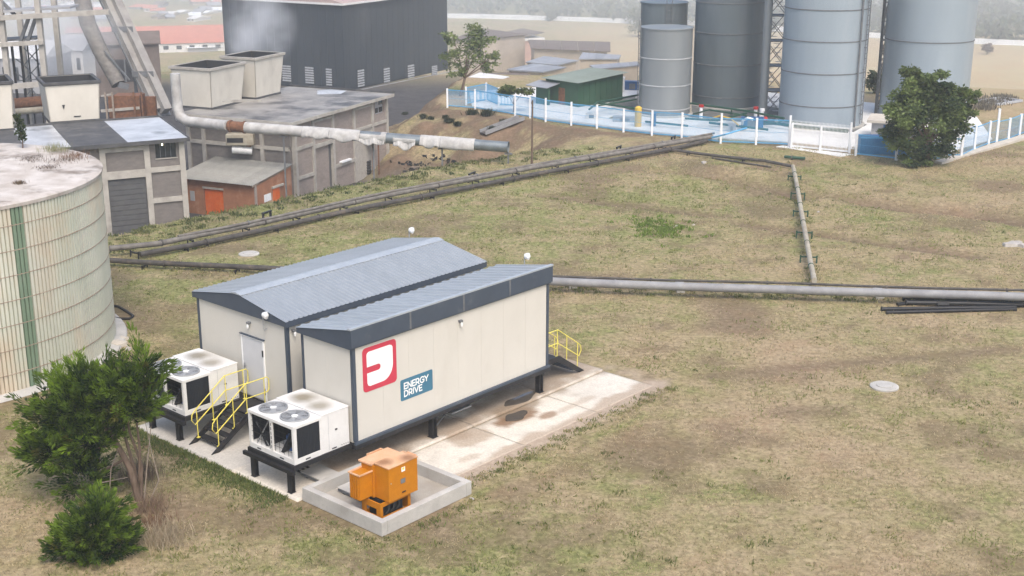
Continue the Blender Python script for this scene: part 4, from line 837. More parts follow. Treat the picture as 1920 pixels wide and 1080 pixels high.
# short grass over the field: thousands of blades, nearest ground only
def grass():
    n = 260000; px = rng.uniform(-80, 2000, n); Yd = 26 + 62 * rng.random(n) ** 1.55; X = (px - 960) / CAM_F * (Yd * _c + CAM_H * _sn); 
    ul, vl = (X - CO[0]) * CAX[0] + (Yd - CO[1]) * CAX[1], (X - CO[0]) * CAY[0] + (Yd - CO[1]) * CAY[1]
    zn_, _ = zones(X, Yd); keep = ~((ul > 0) & (ul < 11.4) & (vl > -2.75) & (vl < 12.6)) & (np.hypot(X - TC[0], Yd - TC[1]) > TR + .9)
    keep &= ~((ul > 8.2) & (ul < 11.8) & (vl > -2.6) & (vl < 1.2)); patch = fbm(X * .8 + 3, Yd * .8, 4); keep &= (patch + rng.random(n) * .35 > .55) & (zn_[:, 0] + zn_[:, 1] < .45 + .4 * rng.random(n))
    X, Yd, zg, patch = X[keep], Yd[keep], zn_[keep][:, 2], patch[keep]; m = len(X); Z = height(X, Yd)
    fine = fbm(X * 1.9 + 50, Yd * 1.9, 3); gk_ = np.clip((fine - .47) * 4.6 + (fbm(X * .22 + 70, Yd * .22, 3) - .45) * 2.2 + .22 + zg * .55 + rng.normal(0, .14, m), 0, 1)[:, None]
    dryc = np.array([.42, .34, .21]) * rng.uniform(.7, 1.3, m)[:, None]; grn = np.array([.21, .23, .075]) * rng.uniform(.7, 1.3, m)[:, None]; tint = dryc * (1 - gk_) + grn * gk_
    D = rand_unit(m); D[:, 2] = np.abs(D[:, 2]) * .5 + .42; D /= np.linalg.norm(D, axis=1)[:, None]
    P = np.stack([X, Yd, Z - .01], 1); sc = (.7 + Yd / 60)
    v, f, t = leaf_quads(P, D, (.035 + .055 * rng.random(m) + .03 * gk_[:, 0]) * sc, .020 * sc, tint)
    tag(np_mesh('field_grass', v, f, 'blade', None, t), kind='stuff')
    # tufts
    k = 1300; px = rng.uniform(-60, 1990, k); Yd = 27 + 50 * rng.random(k) ** 1.3; X = (px - 960) / CAM_F * (Yd * _c + CAM_H * _sn); ul, vl = (X - CO[0]) * CAX[0] + (Yd - CO[1]) * CAX[1], (X - CO[0]) * CAY[0] + (Yd - CO[1]) * CAY[1]
    zn_, _ = zones(X, Yd); ok = ~((ul > .0) & (ul < 11.3) & (vl > -2.7) & (vl < 12.5)) & (np.hypot(X - TC[0], Yd - TC[1]) > TR + .7) & (fbm(X * .3 + 20, Yd * .3, 3) + .4 * zn_[:, 2] > .5)
    ok &= ~((ul > 8.2) & (ul < 11.8) & (vl > -2.6) & (vl < 1.2))
    X, Yd = X[ok], Yd[ok]; k = len(X); per = 20; r_ = .03 + .13 * rng.random(k) ** 2
    Xs = np.repeat(X, per) + rng.normal(0, 1, k * per) * np.repeat(r_, per); Ys = np.repeat(Yd, per) + rng.normal(0, 1, k * per) * np.repeat(r_, per)
    D = rand_unit(k * per) * .7; D[:, 2] = 1; D /= np.linalg.norm(D, axis=1)[:, None]; tn = np.repeat(rng.random(k), per)[:, None]
    tint = (np.array([.085, .12, .032]) * (1 - tn) + np.array([.24, .24, .08]) * tn) * rng.uniform(.7, 1.3, k * per)[:, None]
    v, f, t = leaf_quads(np.stack([Xs, Ys, height(Xs, Ys) - .01], 1), D, np.repeat(r_, per) * rng.uniform(.7, 1.3, k * per), .03, tint)
    tag(np_mesh('grass_tufts', v, f, 'blade', None, t), kind='stuff')
grass()
# greener grass fringe along the slab's front edge
def fringe():
    n = 5200; s_ = rng.uniform(-.6, 8.0, n); t_ = -2.68 - np.abs(rng.normal(0, .45, n)) * (.4 + 1.2 * fbm(s_ * 1.3, s_ * 0 + 4, 3)); P = np.array([LP(a, b_, -.01) for a, b_ in zip(s_, t_)])
    D = rand_unit(n) * .8; D[:, 2] = 1; D /= np.linalg.norm(D, axis=1)[:, None]; k = rng.random(n)[:, None]
    v, f, t = leaf_quads(P, D, rng.uniform(.05, .17, n), .03, np.array([.07, .11, .035]) * (1 - k) + np.array([.19, .22, .07]) * k); tag(np_mesh('edge_grass', v, f, 'blade', None, t), kind='stuff')
fringe()

# ------------------------------------------------------------------ pipelines over the field
def pipeline(name, label, pts, r, m, z=.3, supports=0, flange=0, sup_m='black_steel', sup_w=.5, group=None, fl_m=None, side=0, lift=None, fl_r=1.5):
    """pts: photo sight lines of the pipe's axis"""
    W_ = []
    for i, p in enumerate(pts):
        zz = z if lift is None else lift[i]; P = on(p[0], p[1]); zt = P[2] + zz
        for _ in range(6): P = G(p[0], p[1], zt); zt = hz(P[0], P[1]) + zz
        W_.append(V(P[0], P[1], zt))
    O = W_[0] * (1, 1, 0) + V(0, 0, W_[0][2] - z); u = thing(name, label, 'pipe', O, 0, group)
    cum = [0]
    for a, b_ in zip(W_[:-1], W_[1:]): cum.append(cum[-1] + np.linalg.norm(b_ - a))
    def at(d):
        for i in range(len(W_) - 1):
            if d <= cum[i + 1] + 1e-6: 
                k = (d - cum[i]) / (cum[i + 1] - cum[i]); return W_[i] * (1 - k) + W_[i + 1] * k, (W_[i + 1] - W_[i]) / (cum[i + 1] - cum[i])
        return W_[-1], (W_[-1] - W_[-2]) / np.linalg.norm(W_[-1] - W_[-2])
    nS_ = max(len(W_), int(cum[-1] / 2.5)); dense = [at(d)[0] + V(0, 0, random.uniform(-.012, .012)) for d in np.linspace(0, cum[-1], nS_)]
    MB().tube([p - O for p in dense], r, 12).build('pipe_run', m, u, smooth=True)
    if supports:
        for d in np.arange(supports * .45, cum[-1], supports):
            p, t_ = at(d); p = p - O; nx = np.cross(t_, (0, 0, 1)); nx /= np.linalg.norm(nx); g_ = hz(*(p + O)[:2]) - O[2]
            a, b_ = p + nx * sup_w / 2, p - nx * sup_w / 2; zb_ = p[2] - r - .03
            MB().beam((*a[:2], g_ - .05), (*a[:2], zb_ + .08), .06).beam((*b_[:2], g_ - .05), (*b_[:2], zb_ + .08), .06).beam((*a[:2], zb_), (*b_[:2], zb_), .07, .06).build('support', sup_m, u)
    if flange:
        for d in np.arange(flange * .5, cum[-1], flange):
            p, t_ = at(d); MB().cyl(p - O - t_ * .035, p - O + t_ * .035, r * fl_r, 12).build('flange', fl_m or 'pipe_dark', u)
    return u
RUN = [(205, 466), (240, 470), (285, 459), (330, 449), (420, 432), (501, 415), (600, 393), (700, 371), (850, 342), (1000, 314), (1160, 287), (1270, 267), (1335, 256)]
pipeline('ground_pipe', 'long grey pipe from the tank to the blue fence, upper of the pair', RUN, .14, 'pipe_grey', .44, 3.2, 6.0, sup_w=.6, group='pipes over the field', fl_r=1.25)
pipeline('ground_pipe', 'thin pale pipe lying just behind the long upper pipe', [(x + 4, y - 6) for x, y in RUN[3:]], .075, 'pipe_grey', .60, 0, 8, group='pipes over the field', fl_m='steel_grey')
pipeline('ground_pipe', 'long black pipe close in front of the upper grey pipe, lower of the pair', [(263, 477), (304, 470), (428, 446), (573, 413), (680, 390), (850, 357), (1000, 327), (1160, 298), (1270, 277), (1325, 264)], .13, 'pipe_dark', .24, 5.3, 7, sup_w=.35, group='pipes over the field', fl_r=1.4)
for i, pxy in enumerate([(501, 415), (885, 340), (1160, 289), (1262, 270)]):
    P = on(*pxy); b_ = thing('pipe_bracket', ['bracket on the pipe pair above the round cover', 'bracket on the pipe pair in front of the dirt mound', 'bracket on the pipe pair below the blue fence', 'bracket on the pipe pair nearest the blue fence'][i] + ', black steel', 'bracket', P, 26, 'black brackets along the pipe pair')
    MB().box(-.05, .05, -.5, .5, .0, .06).box(-.05, .05, -.36, -.28, .061, .46).box(-.05, .05, .28, .36, .061, .46).box(-.05, .05, -.40, .40, .461, .54).build('frame', 'black_steel', b_)
pipeline('ground_pipe', 'rusty brown pipe running from the tank to behind the gabled cabin', [(195, 488), (300, 494), (420, 499), (540, 505), (640, 508)], .125, 'pipe_dark', .28, 4.5, 6, group='pipes over the field', fl_r=1.25)
pipeline('ground_pipe', 'thick silver clad pipe crossing the field right of the cabins', [(860, 519), (1037, 528), (1120, 531), (1277, 537), (1480, 543), (1650, 549), (1800, 553), (1990, 559), (2500, 575)], .185, 'pipe_silver', .50, 0, 4.6, group='pipes over the field', fl_m='pipe_silver', fl_r=1.06)
pipeline('ground_pipe', 'thin dark pipe along the back of the silver clad pipe', [(900, 512), (1037, 518), (1277, 526), (1480, 531), (1650, 538), (1990, 546), (2500, 562)], .055, 'pipe_dark', .62, 0, 5, group='pipes over the field')
for i, (px, py) in enumerate([(1277, 549), (1652, 561), (1075, 541)]):
    P = on(px, py + 2); box('concrete_plinth', 'concrete', P[0] - .18, P[0] + .18, P[1] + .12, P[1] + .8, P[2] - .1, P[2] + .36, bevel=.02)
    tag(bpy.context.scene.collection.objects[-1], ['squat concrete plinth under the silver pipe, nearest the branch pipe', 'squat concrete plinth under the silver pipe, above the loose black pipes', 'squat concrete plinth under the silver pipe beside the annex cabin'][i], 'plinth', 'concrete plinths under the silver pipe')
pipeline('ground_pipe', 'cream branch pipe on green supports running up the field from the silver pipe', [(1487, 312), (1494, 345), (1503, 400), (1513, 455), (1521, 500), (1527, 526)], .125, 'pipe_cream', .45, 4.6, 4.1, sup_m='pipe_green', sup_w=.75, group='pipes over the field', fl_m='pipe_green', fl_r=1.2)
pipeline('ground_pipe', 'thin black pipe below the blue fence joining the branch pipe', [(1247, 279), (1330, 291), (1400, 298), (1462, 304), (1487, 312)], .10, 'pipe_dark', .2, 4, 0, sup_w=.3, group='pipes over the field')
pipeline('ground_pipe', 'short dark pipe half sunk in the grass beside the branch pipe', [(1335, 296), (1390, 305), (1446, 313)], .06, 'pipe_dark', .07, 0, 0, group='pipes over the field')
pipeline('ground_pipe', 'short dark green valve pipe on the grass before the white gate', [(1471, 294), (1490, 296), (1510, 297)], .10, 'pipe_green', .15, 0, 1.0, group='pipes over the field')
for (a, b_, r_, lab) in [((1692, 563), (1990, 571), .155, 'thick black pipe lying loose on the grass, uppermost of the loose pile'), ((1698, 572), (1940, 577), .115, 'black pipe lying loose beneath the thickest loose pipe'),
                         ((1652, 583), (1904, 580), .085, 'thin black loose pipe, upper of the crossed pair'), ((1661, 589), (1905, 583), .07, 'thin black loose pipe, lowest of the loose pile'), ((1682, 574), (1705, 571), .07, 'short black pipe stub beside the loose pipes'), ((1757, 575), (1778, 575), .09, 'short black pipe offcut under the thickest loose pipe')]:
    P0, P1 = on(*a) + V(0, 0, r_), on(*b_) + V(0, 0, r_); d = (P1 - P0) / np.linalg.norm(P1 - P0)
    lp = thing('loose_pipe', lab, 'pipe', P0, 0, 'loose black pipes on the grass'); q1 = P1 - P0
    MB().tube([(0, 0, 0), q1 * .5 + V(0, 0, .01), q1], r_, 12, cap=False).tube([(0, 0, 0), q1], r_ * .86, 12, cap=False).build('pipe_run', 'pipe_black', lp, smooth=True)
    for e, sg in (((0, 0, 0), 1), (q1, -1)): MB().cyl(np.array(e), np.array(e) + d * sg * .05, r_ * 1.25, 12).build('collar', 'pipe_black', lp)
for (px, py, rr_, lab) in [(1658, 726, .50, 'round pale concrete manhole cover set in dry grass'), (467, 477, .50, 'round grey concrete manhole cover behind the gabled cabin')]:
    m_ = thing('manhole_cover', lab, 'manhole', on(px, py))
    MB().lathe([(rr_, -.05), (rr_, .05), (rr_ - .04, .07), (rr_ * .60, .08), (rr_ * .60, .055)], 40).build('collar', 'concrete', m_); MB().lathe([(rr_ * .57, .03), (rr_ * .57, .092), (rr_ * .5, .10)], 32).build('lid', 'concrete', m_)
for i, (px, py, s_, lab) in enumerate([(1900, 460, .55, 'large grey broken concrete slab at the field edge'), (1915, 462, .3, 'small pale concrete lump in front of the broken slab'), (223, 648, .35, 'white rubble lump at the foot of the tank'), (232, 636, .22, 'small white rubble piece behind the tank foot lump'), (212, 668, .3, 'pale rubble slab against the tank footing'),
                                       (240, 655, .16, 'little pale stone right of the tank rubble'), (885, 936, .08, 'tiny stone by the bund corner'), (1320, 306, .25, 'pale stone heap beside the dark sunk pipe'), (1534, 398, .12, 'white stone right of the branch pipe'), (1268, 425, .14, 'white litter lump beside the green weeds'), (1300, 422, .1, 'small white litter scrap right of the green weeds'), (104, 1000, .07, 'white pebble left of the low bush')]):
    P = on(px, py); rr = random.Random(i); mb = MB(); n = 9
    prof = [(s_ * rr.uniform(.8, 1.2) * math.cos(k / n * 6.283), s_ * .7 * rr.uniform(.7, 1.2) * math.sin(k / n * 6.283)) for k in range(n)]
    h_ = s_ * (.28 if s_ > .4 else .5); vs = [(x, y, -.05) for x, y in prof] + [(x * .93, y * .93, h_ * rr.uniform(.7, 1.1)) for x, y in prof] + [(0, 0, h_ * 1.1)]
    mb.add(vs, [(k, (k + 1) % n, n + (k + 1) % n, n + k) for k in range(n)] + [(n + k, n + (k + 1) % n, 2 * n) for k in range(n)])
    o = mb.build('stone', 'rock' if i not in (2, 3, 4, 9, 10) else 'kerb'); o.location = tuple(map(float, P)); o.rotation_euler = (0, 0, rr.uniform(0, 6)); tag(o, lab, 'stone')
hp = [on(*p) + V(0, 0, .06) for p in [(205, 575), (222, 577), (238, 586), (250, 595), (243, 600), (225, 600), (207, 597)]]
tag(MB().tube(hp, .055, 8).build('hose', 'rubber', smooth=True), 'black hose looping out from behind the tank onto the grass', 'hose')
pb = thing('utility_pole', 'thin dark wooden pole standing behind the pipe pair', 'pole', on(997, 311)); ht = z_at(on(997, 311), 188) - hz(*on(997, 311)[:2])
MB().tube([(0, 0, -.3), (0.03, 0, ht)], [.075, .05], 8).build('shaft', 'bark', pb, smooth=True); MB().box(-.06, .06, -.02, .10, ht - .25, ht - .1).build('bracket', 'steel_grey', pb)

# ------------------------------------------------------------------ factory: framed buildings
def face_block(name, m, par, ax_, u0, u1, z0, z1, d0, d1):
    """block on a facade in local coordinates: 'x' = front wall (faces -y), 'y' = right wall (faces +x); d = distance proud of the wall"""
    if ax_ == 'x': return box(name, m, u0, u1, -d1, -d0, z0, z1, par)
    return box(name, m, d0, d1, u0, u1, z0, z1, par)
def facade(par, ax_, cols, beams, panels, cw=.3, m_col='frame_cream', depth=.12):
    for u, z0, z1 in cols: face_block('column', m_col, par, ax_, u - cw / 2, u + cw / 2, z0, z1, -.2, depth)
    for u0, u1, z, h in beams: face_block('beam', m_col, par, ax_, u0 + cw / 2 + .002, u1 - cw / 2 - .002, z - h / 2, z + h / 2, -.2, depth - .015)
    for u0, u1, z0, z1, m, nm in panels: face_block(nm, m, par, ax_, min(u0, u1) + .01, max(u0, u1) - .01, z0 + .01, z1 - .01, -.21, 0)
def hopper(label, az, corner, w, d, h, flare, rim_m='frame_cream', rim=.2):
    """tapered open-topped box; corner = its right front foot"""
    u = thing('roof_hopper', label, 'hopper', corner, az, 'tapered roof hoppers')
    x0, x1, y0, y1, f = -w, 0, 0, d, flare
    ring = lambda z, e: [(x0 - e, y0 - e, z), (x1 + e, y0 - e, z), (x1 + e, y1 + e, z), (x0 - e, y1 + e, z)]
    a, b_ = ring(0, 0), ring(h, f)
    for i in range(4): MB().prism([a[i], a[(i + 1) % 4], b_[(i + 1) % 4], b_[i]], [(0, .06, 0), (-.06, 0, 0), (0, -.06, 0), (.06, 0, 0)][i]).build('side_panel', 'hopper', u)
    R0, R1, R2, R3 = ring(h - rim, f * (h - rim) / h + .02), ring(h - rim + .05, f + .09), ring(h + .02, f + .10), ring(h + .02, f - .09)
    mb = MB()
    for i in range(4): j = (i + 1) % 4; mb.add([R0[i], R0[j], R1[j], R1[i], R2[i], R2[j], R3[i], R3[j]], [(0, 1, 2, 3), (3, 2, 5, 4), (4, 5, 7, 6)])
    mb.build('rim', rim_m, u)
    MB().prism(ring(h * .5, f * .5 - .07), (0, 0, .05)).build('fill', 'hopper_in', u)
    q0, q1 = ring(h * .5, f * .5 - .075), ring(h - .02, f - .085); ml = MB()
    for i in range(4): j = (i + 1) % 4; ml.add([q0[i], q0[j], q1[j], q1[i]], [(3, 2, 1, 0)])
    ml.build('shade_liner', 'hopper_in', u)  # near-black sheets added so the cream inside reads as deep shade
    MB().prism([(p[0], p[1], -.14) for p in ring(0, .05)], (0, 0, .138)).build('skirt', 'felt_dark', u); return u
def plan(P0, az, P): d = np.array(P[:2]) - np.array(P0[:2]); a, b_ = axes(az); return float(d @ a), float(d @ b_)
# --- building A: left, grey
FA = -26.0; PA = V(-19.78, 77.81, -4.0); AZA = FA + 90
A = thing('framed_plant_building', 'grey block building with pale concrete frame, behind the round tank', 'building', PA, FA)
def ua(px, py): u, z = plane_uv(PA, AZA, px, py); return u, z + 4.0
cR, cM, cL = ua(347, 330)[0], ua(278, 330)[0], ua(195, 330)[0]; hE = ua(347, 259)[1]
b1, b2, b3 = ua(315, 316)[1], ua(320, 373)[1], ua(235, 327)[1]; cLL = cL - 4.6; LEN = cL - 11
box('core', 'block_grey', LEN, -.22, .22, 7.6, 0, hE - .05, A)
facade(A, 'x', [(cR - .1, -.2, hE - .12), (cM, -.2, hE - .12), (cL, -.2, hE - .12), (cLL, -.2, hE - .12), (LEN + .2, -.2, hE - .12)],
       [(cM, cR - .1, b1, .30), (cM, cR - .1, b2, .30), (cL, cM, b3, .46), (cL, cM, hE - .35, .28), (cLL, cL, b3, .4), (LEN + .2, cLL, b3, .4)],
       [(cM, cR, b2 + .15, b1 - .15, 'block_grey', 'infill_panel'), (cM, cR, 0, b2 - .15, 'block_grey', 'infill_panel'), (cL, cM, b3 + .23, hE - .5, 'block_grey', 'infill_panel'),
        (cLL, cL, b3 + .2, hE - .12, 'block_grey', 'infill_panel'), (cLL, cL, 0, b3 - .2, 'block_grey', 'infill_panel'), (LEN, cLL, b3 + .2, hE - .12, 'block_grey', 'infill_panel'), (LEN, cLL, 0, b3 - .2, 'block_grey', 'infill_panel')], cw=.33)
# roller door of slats
rd = box('roller_door', 'roller', cL + .17, cM - .17, .06, .14, 0, b3 - .24, A)
for k in range(14): box('slat', 'roller', cL + .18, cM - .18, .035, .0598, .05 + k * (b3 - .34) / 14, .03 + (k + .93) * (b3 - .34) / 14, rd)
# window with a lit tube in the upper right bay
w0, w1 = ua(291, 280)[0], ua(330, 280)[0]; wz0, wz1 = ua(310, 296)[1], ua(310, 259)[1]
face_block('infill_panel', 'block_grey', A, 'x', cM + .17, w0, b1 + .16, hE - .12, -.21, 0); face_block('infill_panel', 'block_grey', A, 'x', w1, cR - .27, b1 + .16, hE - .12, -.21, 0); face_block('infill_panel', 'block_grey', A, 'x', w0 + .002, w1 - .002, b1 + .16, wz0, -.21, 0)
wd = face_block('window', 'window_dark', A, 'x', w0, w1, wz0 + .002, hE - .14, -.2, -.12); face_block('sill', 'frame_cream', wd, 'x', w0 - .05, w1 + .05, wz0 - .05, wz0, -.1, .06)
for k in range(1, 4): face_block('glazing_bar', 'steel_grey', wd, 'x', w0 + (w1 - w0) * k / 4 - .015, w0 + (w1 - w0) * k / 4 + .015, wz0 + .004, hE - .142, -.1195, -.10)
lx = ua(304, 268)[0]; box('tube_lamp', 'lamp_lit', lx - .04, lx + .04, .02, .08, ua(304, 273)[1], ua(304, 261)[1], A)
# side wall frame
for k in range(4): box('column', 'frame_cream', -.18, .10, .4 + k * 2.3, .7 + k * 2.3, 0, hE - .12, A)
hR = hE + .06
box('roof_slab', 'felt_silver', LEN - .4, .35, -.45, 7.9, hE - .05, hR, A); box('roof_edge', 'felt_dark', LEN - .4, .36, -.50, -.452, hE - .12, hR + .05, A); box('roof_edge', 'felt_dark', .352, .42, -.5, 7.95, hE - .12, hR + .06, A); box('roof_edge', 'felt_dark', LEN - .4, .35, 7.902, 7.97, hE - .1, hR + .12, A)
zR_A = hR - 4.0; hc = plan(PA, FA, G(187, 222, zR_A)); hl = plan(PA, FA, G(95, 228, zR_A)); wA = hc[0] - hl[0]
box('felt_patch', 'felt_dark', hl[0] - .1, hc[0] + .05, -.44, hc[1] - .06, hR + .004, hR + .03, A); box('felt_patch', 'felt_dark', LEN, plan(PA, FA, G(25, 245, zR_A))[0], -.44, 7.8, hR + .004, hR + .025, A)
def hop_h(c, py): return z_at(c, py) - c[2]
cA = G(187, 222, zR_A + .15); hp2 = hopper('pale tapered hopper with dark rim on the grey building, right of the roof', FA, cA, wA, 3.0, hop_h(cA, 150), .16, 'felt_dark')
hh = hop_h(cA, 150); MB().prism([(-wA * .74, -.10, hh * .42), (-wA * .68, -.10, hh * .42), (-wA * .71, -.09, hh * .30)], (0, .04, 0)).build('vent_opening', 'hopper_in', hp2); MB().box(-wA * .52, -wA * .38, -.05, .0, hh * .085, hh * .11).build('crack', 'hopper_in', hp2)
cA1 = G(26, 240, zR_A + .15); hopper('pale tapered hopper with dark rim cut by the left photo edge', FA, cA1, wA, 3.0, hop_h(cA1, 152), .16, 'felt_dark')
dm = tag(MB().lathe([(.0, 0), (.29, 0), (.29, .28), (.305, .3), (.29, .32), (.29, .6), (.305, .62), (.29, .64), (.29, .88), (.0, .86)], 20).build('oil_drum', 'drum_black', smooth=True), 'black drum standing beside the roller door of the grey building', 'drum'); dm.location = tuple(on(266, 421) + V(0, 0, -.02))
pz = on(296, 415); cr = thing('crate', 'tan crate with a small blue lid in front of the grey building', 'crate', pz, FA); box('side', 'crate_tan', -.28, .28, -.2, .2, 0, .62, cr); box('lid', 'box_blue', -.16, .14, -.12, .12, .622, .72, cr)

# --- building B: tan, two storeys, hoppers on the roof
FB = 24.0; PFb = G(726, 319, -4.0); PB, LB_ = walk_to(PFb, FB, 553); LB_ = -LB_
B = thing('framed_plant_building', 'tan block building with flat stained roof under the torn duct', 'building', PB, FB)
def ub(px, py): u, z = plane_uv(PB, FB, px, py); return u, z + 4.0        # right wall
def uf(px, py): u, z = plane_uv(PB, FB + 90, px, py); return u, z + 4.0   # front wall
hB = z_at(PFb, 181) + 4.0; WB = 8.7
box('core', 'block_tan', -WB, -.22, .22, LB_ - .02, 0, hB - .02, B)
cu = [ub(x, y)[0] for x, y in [(554, 300), (588, 300), (625, 290), (664, 270), (698, 250), (725, 240)]]
m1 = .5 * (ub(575, 271)[1] + ub(715, 231)[1]); lo1 = ub(573, 330)[1]; lo2 = ub(645, 306)[1]; dt = ub(607, 272)[1]
facade(B, 'y', [(c, 0, hB - .05) for c in cu[:1] + cu[1:]], [(cu[0], cu[1], m1, .22), (cu[1], cu[2], dt + .1, .26), (cu[3], cu[4], m1, .2), (cu[4], cu[5], m1, .22), (cu[0], cu[1], lo1, .22), (cu[2], cu[3], lo2, .22), (cu[1], cu[2], hB - .32, .16), (cu[3], cu[4], hB - .3, .16)],
       [(cu[0], cu[1], m1 + .11, hB - .04, 'block_tan', 'infill_panel'), (cu[0], cu[1], lo1 + .11, m1 - .11, 'block_tan', 'infill_panel'), (cu[0], cu[1], 0, lo1 - .11, 'block_tan', 'infill_panel'), (cu[1], cu[2], dt + .23, hB - .4, 'block_tan', 'infill_panel'),
        (cu[2], cu[3], lo2 + .11, hB - .04, 'block_tan', 'infill_panel'), (cu[2], cu[3], 0, lo2 - .11, 'block_tan', 'infill_panel'), (cu[3], cu[4], m1 + .1, hB - .38, 'block_tan', 'infill_panel'), (cu[3], cu[4], 0, m1 - .1, 'frame_cream', 'infill_panel'), (cu[4], cu[5], 0, m1 - .11, 'block_tan', 'infill_panel')], cw=.26)
dd = face_block('tall_door', 'block_tan', B, 'y', cu[1] + .14, cu[2] - .14, 0, dt - .03, -.22, -.12); face_block('door_shadow_gap', 'roller', dd, 'y', cu[2] - .42, cu[2] - .15, .0, dt - .04, -.12, -.11)
pw0, pw1 = ub(703, 205)[0], ub(719, 200)[0]; pz0, pz1 = ub(711, 213)[1], ub(711, 193)[1]
face_block('infill_panel', 'block_tan', B, 'y', cu[4] + .14, cu[5] - .14, m1 + .11, pz0, -.21, 0); face_block('infill_panel', 'block_tan', B, 'y', cu[4] + .14, pw0, pz0 + .002, hB - .04, -.21, 0); face_block('infill_panel', 'block_tan', B, 'y', pw1, cu[5] - .14, pz0 + .002, hB - .04, -.21, 0)
wv = face_block('window', 'house_grey', B, 'y', pw0, pw1, pz0 + .004, hB - .042, -.2, -.1)
for k in range(2):
    for j in range(2): 
        if (k, j) != (0, 1): face_block('pane', 'window_dark', wv, 'y', pw0 + .06 + k * (pw1 - pw0) / 2, pw0 + (k + 1) * (pw1 - pw0) / 2 - .06, pz0 + .08 + j * (hB - pz0) / 2, pz0 + (j + 1) * (hB - pz0) / 2 - .12, -.098, -.08)
face_block('sill', 'post_white', B, 'y', ub(636, 299)[0], ub(654, 294)[0], lo2 + .13, lo2 + .25, .0, .25)
# front wall
fu = [uf(x, y)[0] for x, y in [(548, 290), (493, 285), (384, 275)]]; fm = uf(450, 272)[1]
facade(B, 'x', [(fu[1], 0, hB - .05), (fu[2], 0, hB - .05), (-WB + .2, 0, hB - .05)], [(fu[1], -.14, fm, .24), (fu[2], fu[1], fm, .24), (-WB + .2, fu[2], fm, .24)],
       [(fu[1], -.14, fm + .12, hB - .75, 'block_grey', 'infill_panel'), (fu[1], -.14, 0, fm - .12, 'block_grey', 'infill_panel'), (fu[2], fu[1], fm + .12, hB - .75, 'block_grey', 'infill_panel'), (fu[2], fu[1], 0, fm - .12, 'block_grey', 'infill_panel'), (-WB, fu[2], fm + .12, hB - .75, 'block_grey', 'infill_panel'), (-WB, fu[2], 0, fm - .12, 'block_grey', 'infill_panel')], cw=.28)
for a, b_ in ((fu[1], -.14), (fu[2], fu[1]), (-WB + .3, fu[2])): face_block('clerestory_window', 'window_dark', B, 'x', a + .2, b_ - .2, hB - .7, hB - .12, -.22, -.08)
ll = uf(524, 228)[0]; face_block('lamp', 'lamp_lit', B, 'x', ll - .06, ll + .06, hB - .45, hB - .33, .0, .08)
box('roof_slab', 'felt_mixed', -WB - .3, .42, -.55, LB_ + .6, hB, hB + .16, B); box('roof_edge', 'frame_cream', -WB - .3, .44, -.60, -.553, hB - .06, hB + .17, B); box('roof_edge', 'frame_cream', .422, .47, -.6, LB_ + .6, hB - .06, hB + .17, B)
box('parapet', 'felt_dark', -WB - .3, .42, LB_ + .602, LB_ + .72, hB - .05, hB + .30, B)
ps = plan(PB, FB, G(620, 180, hB - 4)); tag(MB().prism([(ps[0] - 1.8, ps[1] + 1.0, hB + .162), (ps[0] - .8, ps[1] - .6, hB + .162), (ps[0] + .7, ps[1] + .3, hB + .162), (ps[0] + .3, ps[1] + 1.9, hB + .162), (ps[0] - 1.2, ps[1] + 2.0, hB + .162)], (0, 0, .006)).build('roof_highlight', 'felt_silver', B))  # silver sheet paints a bright highlight onto the stained roof
zRB = hB - 4.0 + .16 + .14; c1 = G(397, 202, zRB); hB1 = hop_h(c1, 128); wB1 = abs(plan(c1, FB, G(345, 195, zRB))[0]); dB1 = abs(plan(c1, FB, G(447, 188, zRB))[1])
hopper('pale tapered hopper on the tan building, nearer one beside the white duct', FB, c1, wB1, dB1, hB1, .30)
c2_ = G(480, 183, zRB); dB2 = abs(plan(c2_, FB, G(525, 172, zRB))[1]); hopper('pale tapered hopper on the tan building, farther one with steam behind', FB, c2_, 2.4, dB2, hop_h(c2_, 108), .30)
# --- brick shed in front of B
PS, _ = walk_to(PB, FB, 480); dS = plan(PB, FB, PS)[1]
S = thing('brick_shed', 'low brick shed with sloping sheet roof and two orange doors', 'shed', PS, FB)
def sf(px, py): u, z = plane_uv(PS, FB + 90, px, py); return u, z + 4.0
def sr(px, py): u, z = plane_uv(PS, FB, px, py); return u, z + 4.0
eS, gS, LS, WS = z_at(PS, 346) + 4, z_at(PB, 307) + 4, -dS, 6.2
MB().prism([(0, 0.002, 0), (0, 0.002, eS - .05), (0, LS - .25, gS - .05), (0, LS - .25, 0)], (-.22, 0, 0)).build('gable_wall', 'brick', S); MB().prism([(-WS, 0.002, 0), (-WS, 0.002, eS - .08), (-WS, LS - .25, gS - .08), (-WS, LS - .25, 0)], (.22, 0, 0)).build('gable_wall', 'brick', S)
d0, d1 = sf(384, 375)[0], sf(418, 380)[0]; dz = sf(400, 355)[1]
for a, b_ in ((-WS, d0 - .06), (d1 + .06, 0)): box('front_wall', 'brick', a, b_, -.0, .22, 0, eS - .1, S)
box('front_wall', 'brick', d0 - .058, d1 + .058, .0, .22, dz + .05, eS - .1, S)
box('door', 'door_orange', d0, d1, .06, .12, 0, dz, S); box('lintel', 'frame_cream', d0 - .1, d1 + .1, -.05, .2, dz + .004, dz + .13, S)
box('window', 'house_grey', sf(357, 365)[0], sf(365, 365)[0], -.03, .0, sf(360, 376)[1], sf(360, 358)[1], S)
r0, r1 = sr(512, 370)[0], sr(524, 365)[0]; rz = sr(517, 352)[1]; box('door', 'door_orange', .0, .04, r0, r1, 0, rz, S); box('lintel', 'frame_cream', .0, .12, sr(509, 351)[0], sr(530, 346)[0], rz + .02, rz + .16, S)
